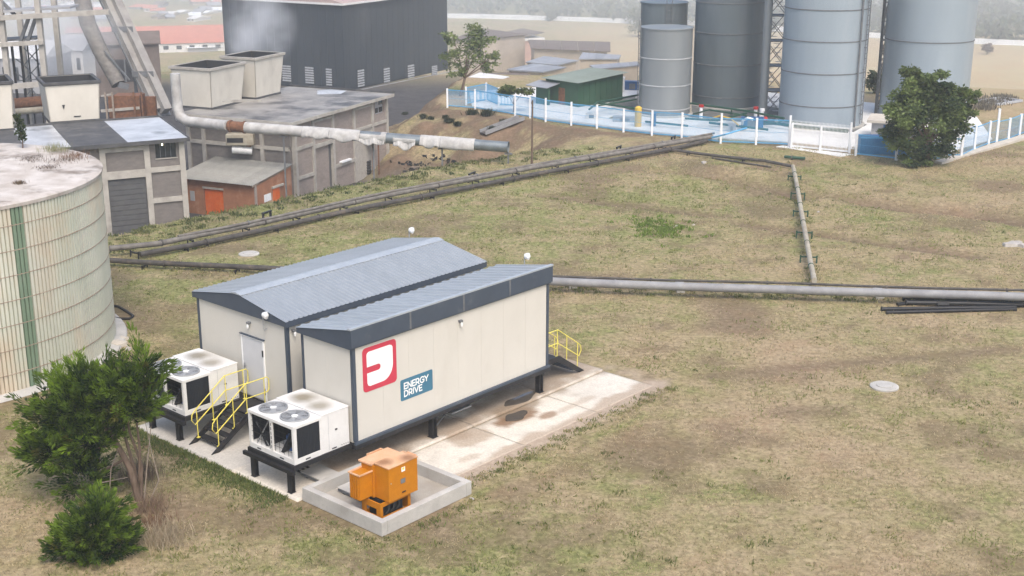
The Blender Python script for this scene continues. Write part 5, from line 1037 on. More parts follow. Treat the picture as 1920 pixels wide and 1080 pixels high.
box('pier', 'block_tan', .0, .10, -.02, .16, 0, eS - .1, S); box('notice', 'post_white', .0, .03, sr(495, 370)[0], sr(508, 370)[0], sr(500, 378)[1], sr(500, 364)[1], S)
n = 9; ls = math.hypot(LS, gS - eS); dS_ = np.array([0, LS, gS - eS]) / ls; uS = np.array([0, -(gS - eS), LS]) / ls; sw = (WS + .2) / n
for i in range(n):
    if i == 0: e0 = rib_sheet('roof_sheet', 'iron_sheet', S, sw, ls + .2, sw / 4, .05, (-WS - .1, -.35, eS - .02), (1, 0, 0), dS_, uS)
    else: inst(e0, S, (-WS - .1 + i * sw, -.35, eS - .02))
MB().prism([(-WS, .1, eS - .06), (-WS, LS - .3, gS - .06), (-WS, LS - .3, gS - .16), (-WS, .1, eS - .16)], (WS, 0, 0)).build('roof_core', 'pale_wood', S); MB().beam((.05, -.3, eS - .09), (.05, .5, eS + .05), .06, .12).build('barge_board', 'pale_wood', S)
rq = on(588, 355); 
# --- torn insulated duct
ZD, ZE = 1.72, 1.05; dp = [at_y(328, 138, 90.2), at_y(331, 180, 90.2), at_y(333, 203, 90.2), at_y(338, 219, 90.0), at_y(352, 228, 89.6), G(428, 236, ZD)]
D = thing('insulated_duct', 'long pale duct with torn white wrapping ending in the open above the grass', 'duct', (dp[5][0], dp[5][1], ZD))
DO = V(dp[5][0], dp[5][1], ZD); e0_, e1_ = G(432, 236.5, ZD) - DO, G(953, 276, ZE) - DO; dv = (e1_ - e0_) / np.linalg.norm(e1_ - e0_); LD = np.linalg.norm(e1_ - e0_)
MB().tube([p - DO for p in dp], [.34, .34, .36, .38, .36, .36], 14, cap=True).build('upright_run', 'wrap_white', D, smooth=True)
MB().tube([dp[5] - DO, e0_ + dv * 1.05], .34, 14).build('rusty_joint', 'rust', D, smooth=True)
for k in (0.02, 1.0): MB().cyl(e0_ + dv * (k - .05), e0_ + dv * (k + .05), .42, 16).build('flange', 'rust', D)
MB().tube([e0_ + dv * 1.05, e1_], .345, 18, cap=False).tube([e0_ + dv * 1.05, e1_], .32, 18, cap=False).build('duct_tube', 'duct_metal', D, smooth=True)
MB().tube([e1_ - dv * .04, e1_ + dv * .01], .375, 18, cap=False).build('end_collar', 'duct_metal', D)
def wrap(a, b_, ang0, ang1, sag, r=.362, hang=()):
    """torn sheet round the duct from length a to b_, covering angles ang0..ang1 (degrees, 90 = top) with a ragged hanging edge"""
    n, m_ = 26, 12; xx = np.cross(dv, (0, 0, 1)); xx /= np.linalg.norm(xx); zz = np.cross(xx, dv); rr = random.Random(int(a * 10)); vs = []
    for i in range(n + 1):
        k = i / n; p = e0_ + dv * (a + (b_ - a) * k); lo = ang0 + 22 * math.sin(k * 9 + a) + rr.uniform(-10, 10)
        for j in range(m_ + 1):
            an = R(ang1 + (lo - ang1) * j / m_); q_ = p + (xx * math.cos(an) + zz * math.sin(an)) * (r + .006 * math.sin(i * .9 + j * 1.3))
            if j > m_ - 4: q_ = q_ - V(0, 0, 1) * sag * ((j - m_ + 4) / 4) * (.25 + .75 * math.sin(k * math.pi) ** 2) + xx * .05 * (j - m_ + 4)
            vs.append(q_)
    fs = [(i * (m_ + 1) + j, (i + 1) * (m_ + 1) + j, (i + 1) * (m_ + 1) + j + 1, i * (m_ + 1) + j + 1) for i in range(n) for j in range(m_)]
    o = MB().add(vs, fs).build('torn_wrap', 'wrap_white', D, smooth=True); s = o.modifiers.new('thickness', 'SOLIDIFY'); s.thickness = .02
MB().tube([e0_ + dv * 1.06, e0_ + dv * (LD * .27)], .365, 16).build('wrapped_run', 'wrap_white', D, smooth=True)
for f0, f1, a0, a1, sg in ((.27, .37, -50, 165, .05), (.37, .48, -45, 110, .13), (.48, .57, -35, 35, .30), (.60, .68, -45, 20, .38), (.695, .765, -50, 140, .08), (.765, .885, -70, 170, .05)): wrap(LD * f0, LD * f1, a0, a1, sg)
for k in (.555, .735): MB().tube([e0_ + dv * LD * k, e0_ + dv * (LD * k + .35)], .375, 16).build('wrap_band', 'wrap_white', D, smooth=True)
for px, py in ((960, 283), (699, 268), (830, 275), (530, 245)):
    k = min(np.linspace(0, LD, 200), key=lambda t_: abs(proj(DO + e0_ + dv * t_)[0] - px)); p = e0_ + dv * k; g_ = hz(*(p + DO)[:2]) - ZD
    MB().beam((p[0], p[1], g_ - .1), (p[0], p[1], p[2] - .35), .10, .10).box(p[0] - .25, p[0] + .25, p[1] - .1, p[1] + .1, p[2] - .46, p[2] - .38).build('support', 'steel_grey', D)
mb = MB()
bx = G(452, 262, .35) - DO; MB().box(bx[0] - .95, bx[0] + .95, bx[1] - .55, bx[1] + .35, bx[2] - .3, bx[2] + .45).build('fan_housing', 'pipe_cream', D, bevel=.04); box('housing_slot', 'hopper_in', bx[0] - .85, bx[0] + .25, bx[1] - .57, bx[1] - .551, bx[2] - .1, bx[2] + .22, D)
MB().tube([(bx[0] - .6, bx[1] - .2, bx[2] - .62), (bx[0] + .75, bx[1] - .1, bx[2] - .75)], .27, 14).build('outlet_pipe', 'plastic_white', D, smooth=True); MB().beam((bx[0] + .5, bx[1], bx[2] - .32), (bx[0] + .5, bx[1], bx[2] - .62), .3, .3).build('outlet_collar', 'rust', D)
for z in (.18, -.3): MB().box(bx[0] - .9 + z, bx[0] + 1.5, bx[1] + .36, bx[1] + .46, 1.2 + z * .2, 1.28 + z * .2).build('stay_rail', 'frame_cream', D)
# tyre stack, hydrants, rubble heap in the yard
tq = G(690, 330, -4); ty_z = -4
tq = on(688, 326, -2.0)
for i in range(5): 
    o = MB().lathe([(.16, -.09), (.30, -.10), (.34, -.03), (.34, .05), (.30, .10), (.16, .09), (.16, -.09)], 18).build('tyre', 'rubber', smooth=True); o.location = (tq[0], tq[1], tq[2] + .1 + i * .205); tag(o, ['bottom tyre of the stack by the tan building', 'second tyre up in the stack by the tan building', 'middle tyre of the stack by the tan building', 'fourth tyre up in the stack by the tan building', 'top tyre of the stack by the tan building'][i], 'tyre', 'stacked tyres')
def hydrant(P, lab):
    u = thing('hydrant', lab, 'hydrant', P, 0, 'red and white hydrants'); MB().tube([(0, 0, -.1), (0, 0, .95)], .13, 10).build('barrel', 'post_white', u, smooth=True); MB().tube([(0, 0, .951), (0, 0, 1.05), (0, 0, 1.18)], [.16, .16, .06], 10).build('cap', 'hydrant_red', u, smooth=True); MB().cyl((-.25, 0, .7), (.25, 0, .7), .07, 8).build('outlet', 'hydrant_red', u)
hydrant(on(643, 342, -1), 'red and white hydrant against the tan building wall'); hydrant(G(634, 165, -4), 'red and white hydrant at the foot of the dark tower')
pr_ = thing('pipe_rack', 'rusty lattice rack of thin posts beside the tan building', 'rack', on(700, 327, -1.5), FB)
for x in (-.6, 0, .5): box('post', 'rust', x - .04, x + .04, -.04, .04, -.2, 2.7, pr_)
MB().box(-2.2, .6, -.5, .5, 2.55, 2.6).beam((-2.2, -.4, 2.72), (.6, -.4, 2.72), .06).beam((-2.2, .4, 2.72), (.6, .4, 2.72), .06).build('deck', 'steel_grey', pr_)
for i, (px, py, s_) in enumerate([(600, 352, .5), (575, 356, .4), (820, 300, .8), (790, 312, .6), (760, 305, .9), (845, 308, .5), (775, 322, .5)]):
    P = on(px, py, -1); rr = random.Random(i + 50); mb = MB(); n = 12
    for k in range(16):
        c = V(rr.gauss(0, s_ * .6), rr.gauss(0, s_ * .4), rr.uniform(0, .25)); e = rr.uniform(.08, .22) * (s_ + .3); mb.prism([c + V(rr.uniform(-e, e), rr.uniform(-e, e), 0) for _ in range(3)], (rr.uniform(-.1, .1), 0, rr.uniform(.05, .2)))
    o = mb.build('rubble', 'rock' if i < 2 else 'coal'); o.location = tuple(P); tag(o, kind='stuff')
for i, (px, py) in enumerate([(884, 216), (913, 218), (858, 240), (807, 225), (794, 222), (921, 236), (945, 231), (760, 215), (835, 222), (842, 230)]):
    P = on(px, py, -2); s_ = [.5, .6, .35, .3, .35, .4, .35, .3, .28, .4][i]
    o = tuft('dark_shrub', ['dark stump-like shrub at the top of the dirt mound, left of the pair', 'dark stump-like shrub at the top of the dirt mound, right of the pair', 'low dark shrub in the middle of the dirt slope', 'dark green shrub left on the dirt slope', 'small dark shrub left on the dirt slope', 'dark shrub beside the steel trough', 'small dark shrub above the steel trough', 'lone dark shrub by the yard edge', 'tiny shrub below the dirt mound top', 'dark shrub in the hollow of the dirt slope'][i], 'shrub', P, 260, s_ * .35, s_ * 1.1, (.02, .028, .018), (.07, .08, .045), 'shrubs on the dirt slope', .06)
tr0, tr1 = on(905, 264, -2) + V(0, 0, .15), on(978, 226, -.5) + V(0, 0, .15); st_ = thing('steel_trough', 'narrow steel trough running down the dirt slope behind the duct', 'trough', tr0)
e = tr1 - tr0; nn = np.cross(e, (0, 0, 1)); nn /= np.linalg.norm(nn)
MB().beam(V(0, 0, 0), e, .7, .05).build('bed', 'pipe_dark', st_)
for sg in (-1, 1): MB().beam(nn * .38 * sg + V(0, 0, .1), e + nn * .38 * sg + V(0, 0, .1), .05, .3).build('side', 'pipe_silver', st_)
P = on(772, 316, -2); o = MB().beam((0, 0, .1), (2.9, -.8, .12), .14).build('timber_beam', 'pale_wood'); o.location = tuple(P); tag(o, 'pale beam lying in the dark yard under the duct', 'beam')

# ------------------------------------------------------------------ dark tower block
FT = 30.0; PT = G(647, 172, -4.0); PT = V(PT[0], PT[1], hz(PT[0], PT[1]))
T_ = thing('tower_block', 'huge dark sheet-clad plant tower with louvred openings and pale pink roof', 'building', PT, FT)
hT = z_at(PT, 9) - PT[2]; DR = walk_to(PT, FT, 840)[1]; DL = walk_to(PT, FT - 90, 425)[1]
box('tower_core', 'tower_sheet', -DL + .1, -.1, .1, DR - .1, 0, hT - .05, T_)
for k in range(16):                                                    # cladding sheets side by side
    a, b_ = -DL + k * DL / 16, -DL + (k + 1) * DL / 16; box('cladding_sheet', 'tower_sheet', a + .012, b_ - .012, .0, .098, .1, hT - .02, T_)
for k in range(20):
    a, b_ = k * DR / 20, (k + 1) * DR / 20; box('cladding_sheet', 'tower_sheet', -.098, .0, a + .012, b_ - .012, .1, hT - .02, T_)
MB().prism([(-DL - .3, -.3, hT), (.3, -.3, hT), (.3, -.3, hT + .15), (-DL / 2, -.3, hT + 2.4), (-DL - .3, -.3, hT + .15)], (0, DR + .6, 0)).build('roof', 'tower_roof', T_); box('roof_edge', 'house_white', -DL - .3, .32, -.36, -.302, hT - .05, hT + .16, T_); box('roof_edge', 'house_white', .302, .36, -.36, DR + .3, hT - .05, hT + .16, T_)
def tw(px, py, right):
    u, z = plane_uv(PT, FT if right else FT + 90, px, py); return u, z - PT[2]
for right, x0_, x1_, y0_, y1_ in [(1, 670, 682, 130, 163), (1, 719, 730, 127, 159), (1, 764, 776, 121, 153), (1, 809, 819, 123, 146), (0, 530, 546, 122, 153), (0, 573, 589, 125, 157), (0, 612, 623, 128, 161)]:
    xm, ym = (x0_ + x1_) / 2, (y0_ + y1_) / 2; a, b_ = tw(x0_, ym, right)[0], tw(x1_, ym, right)[0]; z0_, z1_ = tw(xm, y1_, right)[1], tw(xm, y0_, right)[1]; ax_ = 'y' if right else 'x'
    w_ = face_block('louvre_window', 'hopper_in', T_, ax_, a, b_, z0_, z1_, .001, .03)
    for k in range(7): zz = z0_ + (z1_ - z0_) * (k + .2) / 7; face_block('louvre_slat', 'louvre', w_, ax_, a + .02, b_ - .02, zz, zz + (z1_ - z0_) * .09, .031, .10)
MB().beam((.5, -3, .02), (1.5, DR + 2, .02), .15, .05).build('kerb_line', 'house_grey', T_)

# ------------------------------------------------------------------ conveyors, frame and lattice at the left
CP = G(300, 205, -2.0); kY = CP[1]
cv = thing('conveyor_gallery', 'boxy twin-band conveyor gallery slanting up behind the grey building', 'conveyor', (CP[0], CP[1], -3.6)); cO = V(CP[0], CP[1], -3.6)
up1 = at_y(175, -70, kY + 6) - cO; lo1_ = at_y(303, 208, kY) - cO
for off, m_ in ((-.42, 'conveyor_grey'), (.42, 'conveyor_grey')): MB().beam(lo1_ + V(off, 0, 0), up1 + V(off, 0, 0), .78, .9).build('band', m_, cv)
MB().beam(lo1_ + V(0, .1, -.5), up1 + V(0, .1, -.5), 1.8, .12).build('underframe', 'steel_grey', cv)
for k in (.25, .55, .8): p = lo1_ + (up1 - lo1_) * k; MB().beam(p + V(-.95, -.5, 0), p + V(.95, -.5, 0), .08, .5).build('cross_band', 'steel_grey', cv)
p = lo1_ + (up1 - lo1_) * .45; MB().beam((p[0], p[1] + .5, 0), (p[0], p[1] + .5, p[2] - .5), .25).build('leg', 'steel_grey', cv)
c0 = at_y(222, 160, kY - 1); cv2 = thing('chute_tube', 'fat grey round chute slanting down left of the boxy conveyor', 'chute', (c0[0], c0[1], -3.6)); O2 = V(c0[0], c0[1], -3.6)
MB().tube([at_y(222, 158, kY - 1) - O2, at_y(188, 95, kY) - O2, at_y(165, 45, kY + 1) - O2, at_y(140, -60, kY + 3) - O2], [.62, .68, .70, .72], 16).build('tube', 'pipe_grey', cv2, smooth=True)
MB().beam(at_y(222, 158, kY - 1.4) - O2, at_y(240, 163, kY - 1) - O2, .5).beam(at_y(195, 95, kY - .9) - O2, at_y(243, 150, kY - .9) - O2, .12).build('brace', 'steel_grey', cv2); MB().beam((0.8, 0, 0), (.6, 0, 3.2), .25).build('leg', 'steel_grey', cv2)
fr = thing('concrete_gantry', 'tall pale concrete gantry of columns and beams above the left hoppers', 'frame', (*at_y(80, 130, 98)[:2], -4)); O3 = V(*at_y(80, 130, 98)[:2], -4)
q3 = lambda px, py, Y=98: at_y(px, py, Y) - O3
for px in (80, 10): a = q3(px, 100); MB().beam((a[0], a[1], 0), (a[0], a[1], q3(px, -60)[2]), .38, .38).build('column', 'frame_cream', fr); MB().beam((a[0] - .5, a[1] + 5, 0), (a[0] - .5, a[1] + 5, q3(px, -60)[2]), .38, .38).build('column', 'frame_cream', fr)
for (x0_, y0_, x1_, y1_, h_) in [(-60, 37, 205, 22, .36), (-60, 88, 82, 79, .30), (-40, 168, 82, 157, .40)]: MB().beam(q3(x0_, y0_, 97.7), q3(x1_, y1_, 97.7), .3, h_).build('beam', 'frame_cream', fr)
MB().beam(q3(-60, 24, 99), q3(140, 12, 99), 2.2, .15).build('deck', 'house_grey', fr); MB().beam(q3(-60, 78, 99.5), q3(75, 70, 99.5), 1.8, .15).build('deck', 'steel_grey', fr)
for (x0_, y0_, x1_, y1_) in [(0, 0, 28, 28), (38, 78, 55, 30), (52, 78, 68, 30)]: MB().beam(q3(x0_, y0_, 98.5), q3(x1_, y1_, 98.5), .22).build('brace', 'steel_grey', fr)
lt = thing('lattice_tower', 'dark steel lattice tower between the left hoppers, under the concrete frame', 'tower', (*at_y(50, 190, 101)[:2], -4)); O4 = V(*at_y(50, 190, 101)[:2], -4); q4 = lambda px, py, Y=101: at_y(px, py, Y) - O4
for px, Y in ((29, 101), (45, 101), (74, 101), (58, 103)): a = q4(px, 150, Y); MB().beam((a[0], a[1], 0), (a[0], a[1], q4(px, 84, Y)[2]), .16 if px < 50 else .10).build('leg', 'black_steel', lt)
for (x0_, y0_, x1_, y1_) in [(45, 90, 74, 120), (74, 90, 45, 122), (45, 122, 74, 152), (74, 120, 45, 152), (45, 150, 74, 185), (74, 150, 45, 185), (29, 110, 45, 122), (29, 135, 45, 148), (29, 152, 74, 148)]: MB().beam(q4(x0_, y0_), q4(x1_, y1_), .07).build('brace', 'steel_grey', lt)
MB().tube([q4(26, 195), q4(82, 190)], .45, 12).build('rusty_pipe', 'rust', lt, smooth=True); MB().tube([q4(24, 210, 100), q4(86, 205, 100)], .25, 10).build('rusty_pipe', 'pipe_cream', lt, smooth=True)
rb = thing('rusty_machinery', 'rusty red-brown machinery between hopper and conveyor foot', 'machinery', (*at_y(235, 200, 97)[:2], -4)); O5 = V(*at_y(235, 200, 97)[:2], -4); q5 = lambda px, py, Y=97: at_y(px, py, Y) - O5
a = q5(232, 195); box('tank', 'rust', a[0] - .8, a[0] + 1.2, a[1], a[1] + 1.5, .2, a[2] + .6, rb); box('frame', 'rust', q5(190, 190)[0], q5(280, 190)[0], a[1] + 1.6, a[1] + 2, 0, q5(232, 188)[2], rb)
for px in (200, 213, 253, 268): b_ = q5(px, 190); MB().beam((b_[0], b_[1] - .2, 0), (b_[0], b_[1] - .2, q5(px, 172)[2]), .12).build('post', 'pale_wood' if px < 220 else 'rust', rb)
MB().beam(q5(190, 180), q5(212, 176), .12).beam(q5(190, 208), q5(262, 202), .2).build('rail', 'frame_cream', rb)
bs = thing('brown_shed', 'brown plant shed with dark opening behind the slanting conveyor', 'shed', (*G(245, 180, -4)[:2], -4), -15); O6 = G(245, 180, -4)
h6 = z_at(O6, 84) + 4; w6 = 58 * proj(O6)[2] / CAM_F
box('wall', 'shed_brown', -w6, w6, 0, 5, 0, h6, bs); MB().prism([(-w6 - .2, -.3, h6), (w6 + .2, -.3, h6), (w6 + .2, 2.5, h6 + 1.0), (-w6 - .2, 2.5, h6 + 1.0)], (0, 0, .12)).build('roof', 'shed_brown', bs); MB().prism([(-w6 - .2, 2.51, h6 + 1.0), (w6 + .2, 2.51, h6 + 1.0), (w6 + .2, 5.2, h6), (-w6 - .2, 5.2, h6)], (0, 0, .12)).build('roof', 'shed_brown', bs)
box('opening', 'hopper_in', -1.6, .8, -.02, .0, h6 * .28, h6 * .72, bs); box('opening_post', 'steel_grey', -.4, -.25, -.05, -.021, h6 * .28, h6 * .72, bs)

# ------------------------------------------------------------------ silo compound
YARD = [(885, 205), (994, 224), (1222, 255), (1351, 266), (1479, 274), (1600, 288), (1770, 296), (1860, 268), (1830, 225), (1640, 200), (1300, 165), (1160, 165), (1000, 170), (880, 178)]
tag(MB().prism([G(*q, -.25) for q in YARD], (0, 0, .30)).build('concrete_yard', 'yard_white'), kind='structure')
tag(MB().prism([G(*q, -.2) for q in [(1467, 279), (1600, 296), (1575, 300), (1455, 281)]], (0, 0, .24)).build('concrete_apron', 'yard_white'), kind='structure')
tag(MB().prism([G(*q, -.2) for q in [(1752, 311), (1925, 258), (1925, 266), (1765, 314)]], (0, 0, .33)).build('kerb', 'kerb'), kind='structure')
tag(MB().prism([G(*q, -.2) for q in [(1018, 230), (1222, 257), (1345, 270), (1345, 267.5), (1222, 254.5), (1018, 227)]], (0, 0, .32)).build('kerb', 'kerb'), kind='structure')
def silo(name, label, cx, wpx, yb, top, m, seams, lad=None, group='tall steel silos'):
    C_ = G(cx, yb, .05); d = proj(C_)[2]; r = wpx * d / CAM_F / 2; u = thing(name, label, 'silo', C_, 0, group); H_ = top if top < 100 else z_at(C_, top - 1000)
    MB().lathe([(r + .25, -.1), (r + .25, .12), (r, .121)], 48).build('footing', 'concrete', u)
    zs = [.12] + [z for z in seams if z < H_ - .2] + [H_]
    for a, b_ in zip(zs[:-1], zs[1:]): MB().lathe([(r, a), (r, b_ - .004)], 56).build('shell_ring', m, u, smooth=True)
    for z in zs[1:-1]: MB().lathe([(r - .01, z - .045), (r + .04, z - .03), (r + .04, z + .03), (r - .01, z + .045)], 56).build('seam_band', 'steel_grey' if m != 'silo_grey' else 'louvre', u, smooth=True)
    MB().lathe([(r - .02, H_ - .10), (r + .06, H_ - .10), (r + .06, H_), (r * .98, H_ + .01)] + ([(r * .98, H_ - .3)] if top < 20 and 'open' in label else []), 56).build('rim', m, u)
    if 'open' not in label: MB().lathe([(r * .985, H_ - .01), (.01, H_ + r * .28)], 48).build('cone_roof', m, u, smooth=True)
    else: MB().lathe([(r * .985, H_ - .35), (.01, H_ - .25)], 48).build('inner_floor', 'hopper_in', u)
    if lad is not None:
        an = R(lad); e = V(math.cos(an), math.sin(an), 0); s_ = V(-e[1], e[0], 0); mb = MB()
        for sg in (-.22, .22): mb.beam(e * (r + .16) + s_ * sg + V(0, 0, .3), e * (r + .16) + s_ * sg + V(0, 0, H_ + .6), .05)
        for z in np.arange(.6, H_, .34): mb.beam(e * (r + .16) - s_ * .22 + V(0, 0, z), e * (r + .16) + s_ * .22 + V(0, 0, z), .035)
        for z in np.arange(1, H_, 1.6): mb.beam(e * r + V(0, 0, z), e * (r + .2) + V(0, 0, z), .05)
        mb.build('ladder', 'steel_grey', u)
    return C_, r, u
def seam_z(cx, yb, ys): C_ = G(cx, yb, .05); return [z_at(C_, y) - .05 for y in ys]
S1 = silo('steel_silo', 'short grey open-topped silo behind the blue fence, nearest the green shed', 1245, 95, 213, seam_z(1245, 213, [50])[0], 'silo_grey', seam_z(1245, 213, [200, 156, 106]), 190)
pz_ = G(1293, 205, 0); MB()
S1b = silo('steel_silo', 'short grey open silo standing behind the nearest short silo', 1240, 86, 185, seam_z(1240, 185, [3])[0], 'silo_dark', seam_z(1240, 185, [120, 60]), 275)
S2 = silo('steel_silo', 'tall dark grey silo left of the lattice stair tower', 1361, 127, 196, 17.5, 'silo_dark', seam_z(1361, 196, [175, 116, 58, 2]) + [10.5, 12.9, 15.3], 60)
S3 = silo('steel_silo', 'tall pale blue-grey silo with dark bands right of the stair tower', 1536, 152, 231, 17.5, 'silo_blue', seam_z(1536, 231, [190, 130, 71, 13]) + [11.6, 13.9, 16.0], -35)
S4 = silo('steel_silo', 'widest pale silo behind the broad dark tree', 1729, 158, 218, 17.5, 'silo_blue', seam_z(1729, 218, [72]) + [11.6], 170)
box('downpipe', 'kerb', 0, .12, 0, .12, 0, seam_z(1245, 213, [50])[0] - .05, S1[2]).location = (S1[1] + .06, .2, 0)
def lattice(name, label, cx, yb, wpx, top, legs=True, m='steel_grey', clutter=0):
    C_ = G(cx, yb, .05); w = wpx * proj(C_)[2] / CAM_F / 2; u = thing(name, label, 'tower', C_, 0, 'lattice ladder towers by the silos'); n = int(top / (2.2 * max(w, .6)))
    for x in (-w, w):
        for y in (-w, w): MB().beam((x, y, 0), (x, y, top), .09).build('leg', m, u)
    for k in range(n):
        z0_, z1_ = top * k / n, top * (k + 1) / n; mb = MB()
        for y in (-w, w): mb.beam((-w, y, z0_), (w, y, z1_), .05); mb.beam((w, y, z0_), (-w, y, z1_), .05); mb.beam((-w, y, z1_), (w, y, z1_), .06)
        for x in (-w, w): mb.beam((x, -w, z0_), (x, w, z1_), .05); mb.beam((x, -w, z1_), (x, w, z1_), .06)
        mb.build('bracing', m, u)
        if clutter:
            box('landing', m, -w, w, -w, w, z1_ - .05, z1_ - .004, u); mb = MB()
            for j in range(6): f_ = j / 6; mb.box(-w * .6 if k % 2 else 0, 0 if k % 2 else w * .6, -w + 2 * w * f_, -w + 2 * w * (f_ + .13), z0_ + (z1_ - z0_) * f_, z0_ + (z1_ - z0_) * f_ + .03)
            mb.build('stair_flight', 'louvre', u)
    return C_, w, u
L1 = lattice('stair_tower', 'steel lattice stair tower squeezed between the dark and pale tall silos', 1446, 214, 38, 17.0, clutter=1)
MB().tube([(-L1[1] * 1.1, -L1[1] - .3, 0), (-L1[1] * 1.1, -L1[1] - .3, 17)], .32, 12).build('riser_pipe', 'silo_grey', L1[2], smooth=True)
lattice('ladder_mast', 'slim dark ladder mast right of the banded pale silo', 1611, 222, 7, 17.0); lattice('ladder_mast', 'slim dark ladder mast left of the widest silo', 1646, 214, 9, 17.0)
# pipework round the silo feet
def run(name, label, pts, r, m, group='green pipework round the silos', cat='pipe'):
    W_ = [G(x, y, z) for x, y, z in pts]; o = MB().tube(W_, r, 8).build(name, m, smooth=True); return tag(o, label, cat, group)
run('green_pipe', 'dark green pipe running from the green shed past the short silo', [(1105, 205, .9), (1120, 192, .9), (1197, 178, .9)], .08, 'pipe_green'); run('green_pipe', 'dark green pipe sloping down to the foot of the short silo', [(1120, 193, .8), (1200, 205, .8)], .08, 'pipe_green')
run('green_pipe', 'long green pipe behind the short silo and in front of the dark tall silo', [(1290, 193, .9), (1400, 208, .9), (1470, 222, .9)], .08, 'pipe_green'); run('green_pipe', 'lower green pipe along the foot of the dark tall silo', [(1285, 222, .6), (1345, 226, .6), (1400, 212, .6)], .08, 'pipe_green')
run('green_pipe', 'green pipe at the foot of the banded pale silo', [(1430, 228, .4), (1500, 238, .4), (1590, 247, .4)], .10, 'pipe_green'); run('blue_pipe', 'pale blue pipe leaning through the fence where the pipe pair ends', [(1335, 258, .5), (1360, 252, .9), (1400, 240, 1.1)], .06, 'fence_blue', None)
run('yellow_hose', 'thin yellow hose arching over the blue fence pipework', [(1332, 222, .8), (1350, 217, 1.2), (1370, 222, 1.1), (1385, 235, .5)], .05, 'yellow_post', None, 'hose'); run('curved_pipe', 'pale curved pipe end beside the white valve posts', [(1392, 235, .2), (1393, 226, .8), (1402, 221, 1.1), (1412, 224, 1.0)], .09, 'post_white', None)
tag(MB().prism([G(*q, -.2) for q in [(1185, 214), (1300, 226), (1440, 240), (1600, 254), (1625, 240), (1440, 205), (1300, 178), (1120, 190)]], (0, 0, .262)).build('silo_plinth', 'plinth_dark'), kind='structure')
for pts_, r_, lab in (([(1110, 200, 1.0), (1195, 186, 1.0)], .06, 'thin green pipe uppermost of the set by the green shed'), ([(1150, 198, .2), (1150, 190, 1.0)], .06, 'upright green pipe between green shed and short silo'), ([(1300, 214, .3), (1330, 206, 1.1), (1395, 216, 1.1), (1420, 226, .4)], .07, 'bent green pipe before the dark tall silo'), ([(1330, 230, .3), (1440, 243, .3)], .09, 'low green pipe along the dark plinth edge'), ([(1370, 219, .3), (1372, 205, 1.6)], .06, 'upright green pipe against the dark tall silo'), ([(1455, 232, .9), (1468, 226, 1.0), (1590, 243, .9)], .06, 'green pipe curving round the banded pale silo foot'), ([(1210, 228, .3), (1290, 236, .3)], .08, 'low green pipe before the short open silo')): run('green_pipe', lab, pts_, r_, 'pipe_green')
MB().cyl((S3[1] * .62 + .1, -S3[1] * .80 - .05, .1), (S3[1] * .62 + .1, -S3[1] * .80 - .05, 17.3), .07, 8).build('downpipe', 'steel_grey', S3[2], smooth=True)
o = MB().tube([(0, 0, 0), (0, 0, 1.2), (0, 0, 1.3)], [.26, .26, .12], 12).build('bollard', 'yellow_post', smooth=True); o.location = tuple(G(1196, 237, .05)); o.scale = (1, 1, 1.15); tag(o, 'yellow bollard at the foot of the short open silo', 'bollard')
for px, py, lab in ((1314, 222, 'white valve post with red band before the dark tall silo'), (1416, 226, 'white valve post left of the red pump pipe'), (1428, 230, 'stubby white valve post with round cap')):
    u = thing('valve_post', lab, 'valve', G(px, py, .05), 0, 'valve posts by the silos'); MB().cyl((0, 0, 0), (0, 0, .85), .13, 10).build('stem', 'post_white', u); MB().cyl((0, 0, .86), (0, 0, 1.05), .19, 10).build('wheel', 'hydrant_red' if px < 1420 else 'post_white', u)
pu = thing('pump_set', 'dark red pump with pipes beside the stair tower foot', 'pump', G(1425, 233, .05)); MB().cyl((-.6, 0, .35), (.5, 0, .35), .22, 12).build('body', 'hydrant_red', pu, smooth=True); MB().box(-.8, .8, -.3, .3, 0, .12).build('base', 'pipe_green', pu); MB().cyl((.0, 0, .55), (0, 0, .9), .1, 8).build('nozzle', 'post_white', pu)
for i, (px, py, w_, h_, m, lab) in enumerate([(1410, 240, 1.6, .75, 'box_blue', 'blue equipment box behind the fence near the gate'), (1372, 246, .5, .5, 'house_grey', 'grey box caught in the blue fence pipework'), (1110, 222, .9, .4, 'house_white', 'small pale cabinet behind the blue fence'), (1172, 228, 1.8, .35, 'house_grey', 'long low grey plinth behind the blue fence'), (1225, 236, .35, .9, 'box_blue', 'upright blue cabinet at the short silo foot'), (1186, 168, 1.3, .7, 'box_blue', 'blue tank-like box left of the short rear silo'), (1165, 172, .5, 1.2, 'house_white', 'white upright cabinet by the green shed wall')]):
    u = thing('equipment_box', lab, 'box', G(px, py, .05), 12, 'equipment boxes in the yard'); box('casing', m, -w_ / 2, w_ / 2, -.3, .3, 0, h_, u, bevel=.03); box('lid', m, -w_ / 2 - .03, w_ / 2 + .03, -.33, .33, h_ + .002, h_ + .05, u); box('door', 'steel_grey', -w_ * .2, w_ * .2, -.315, -.301, .08, h_ * .8, u)
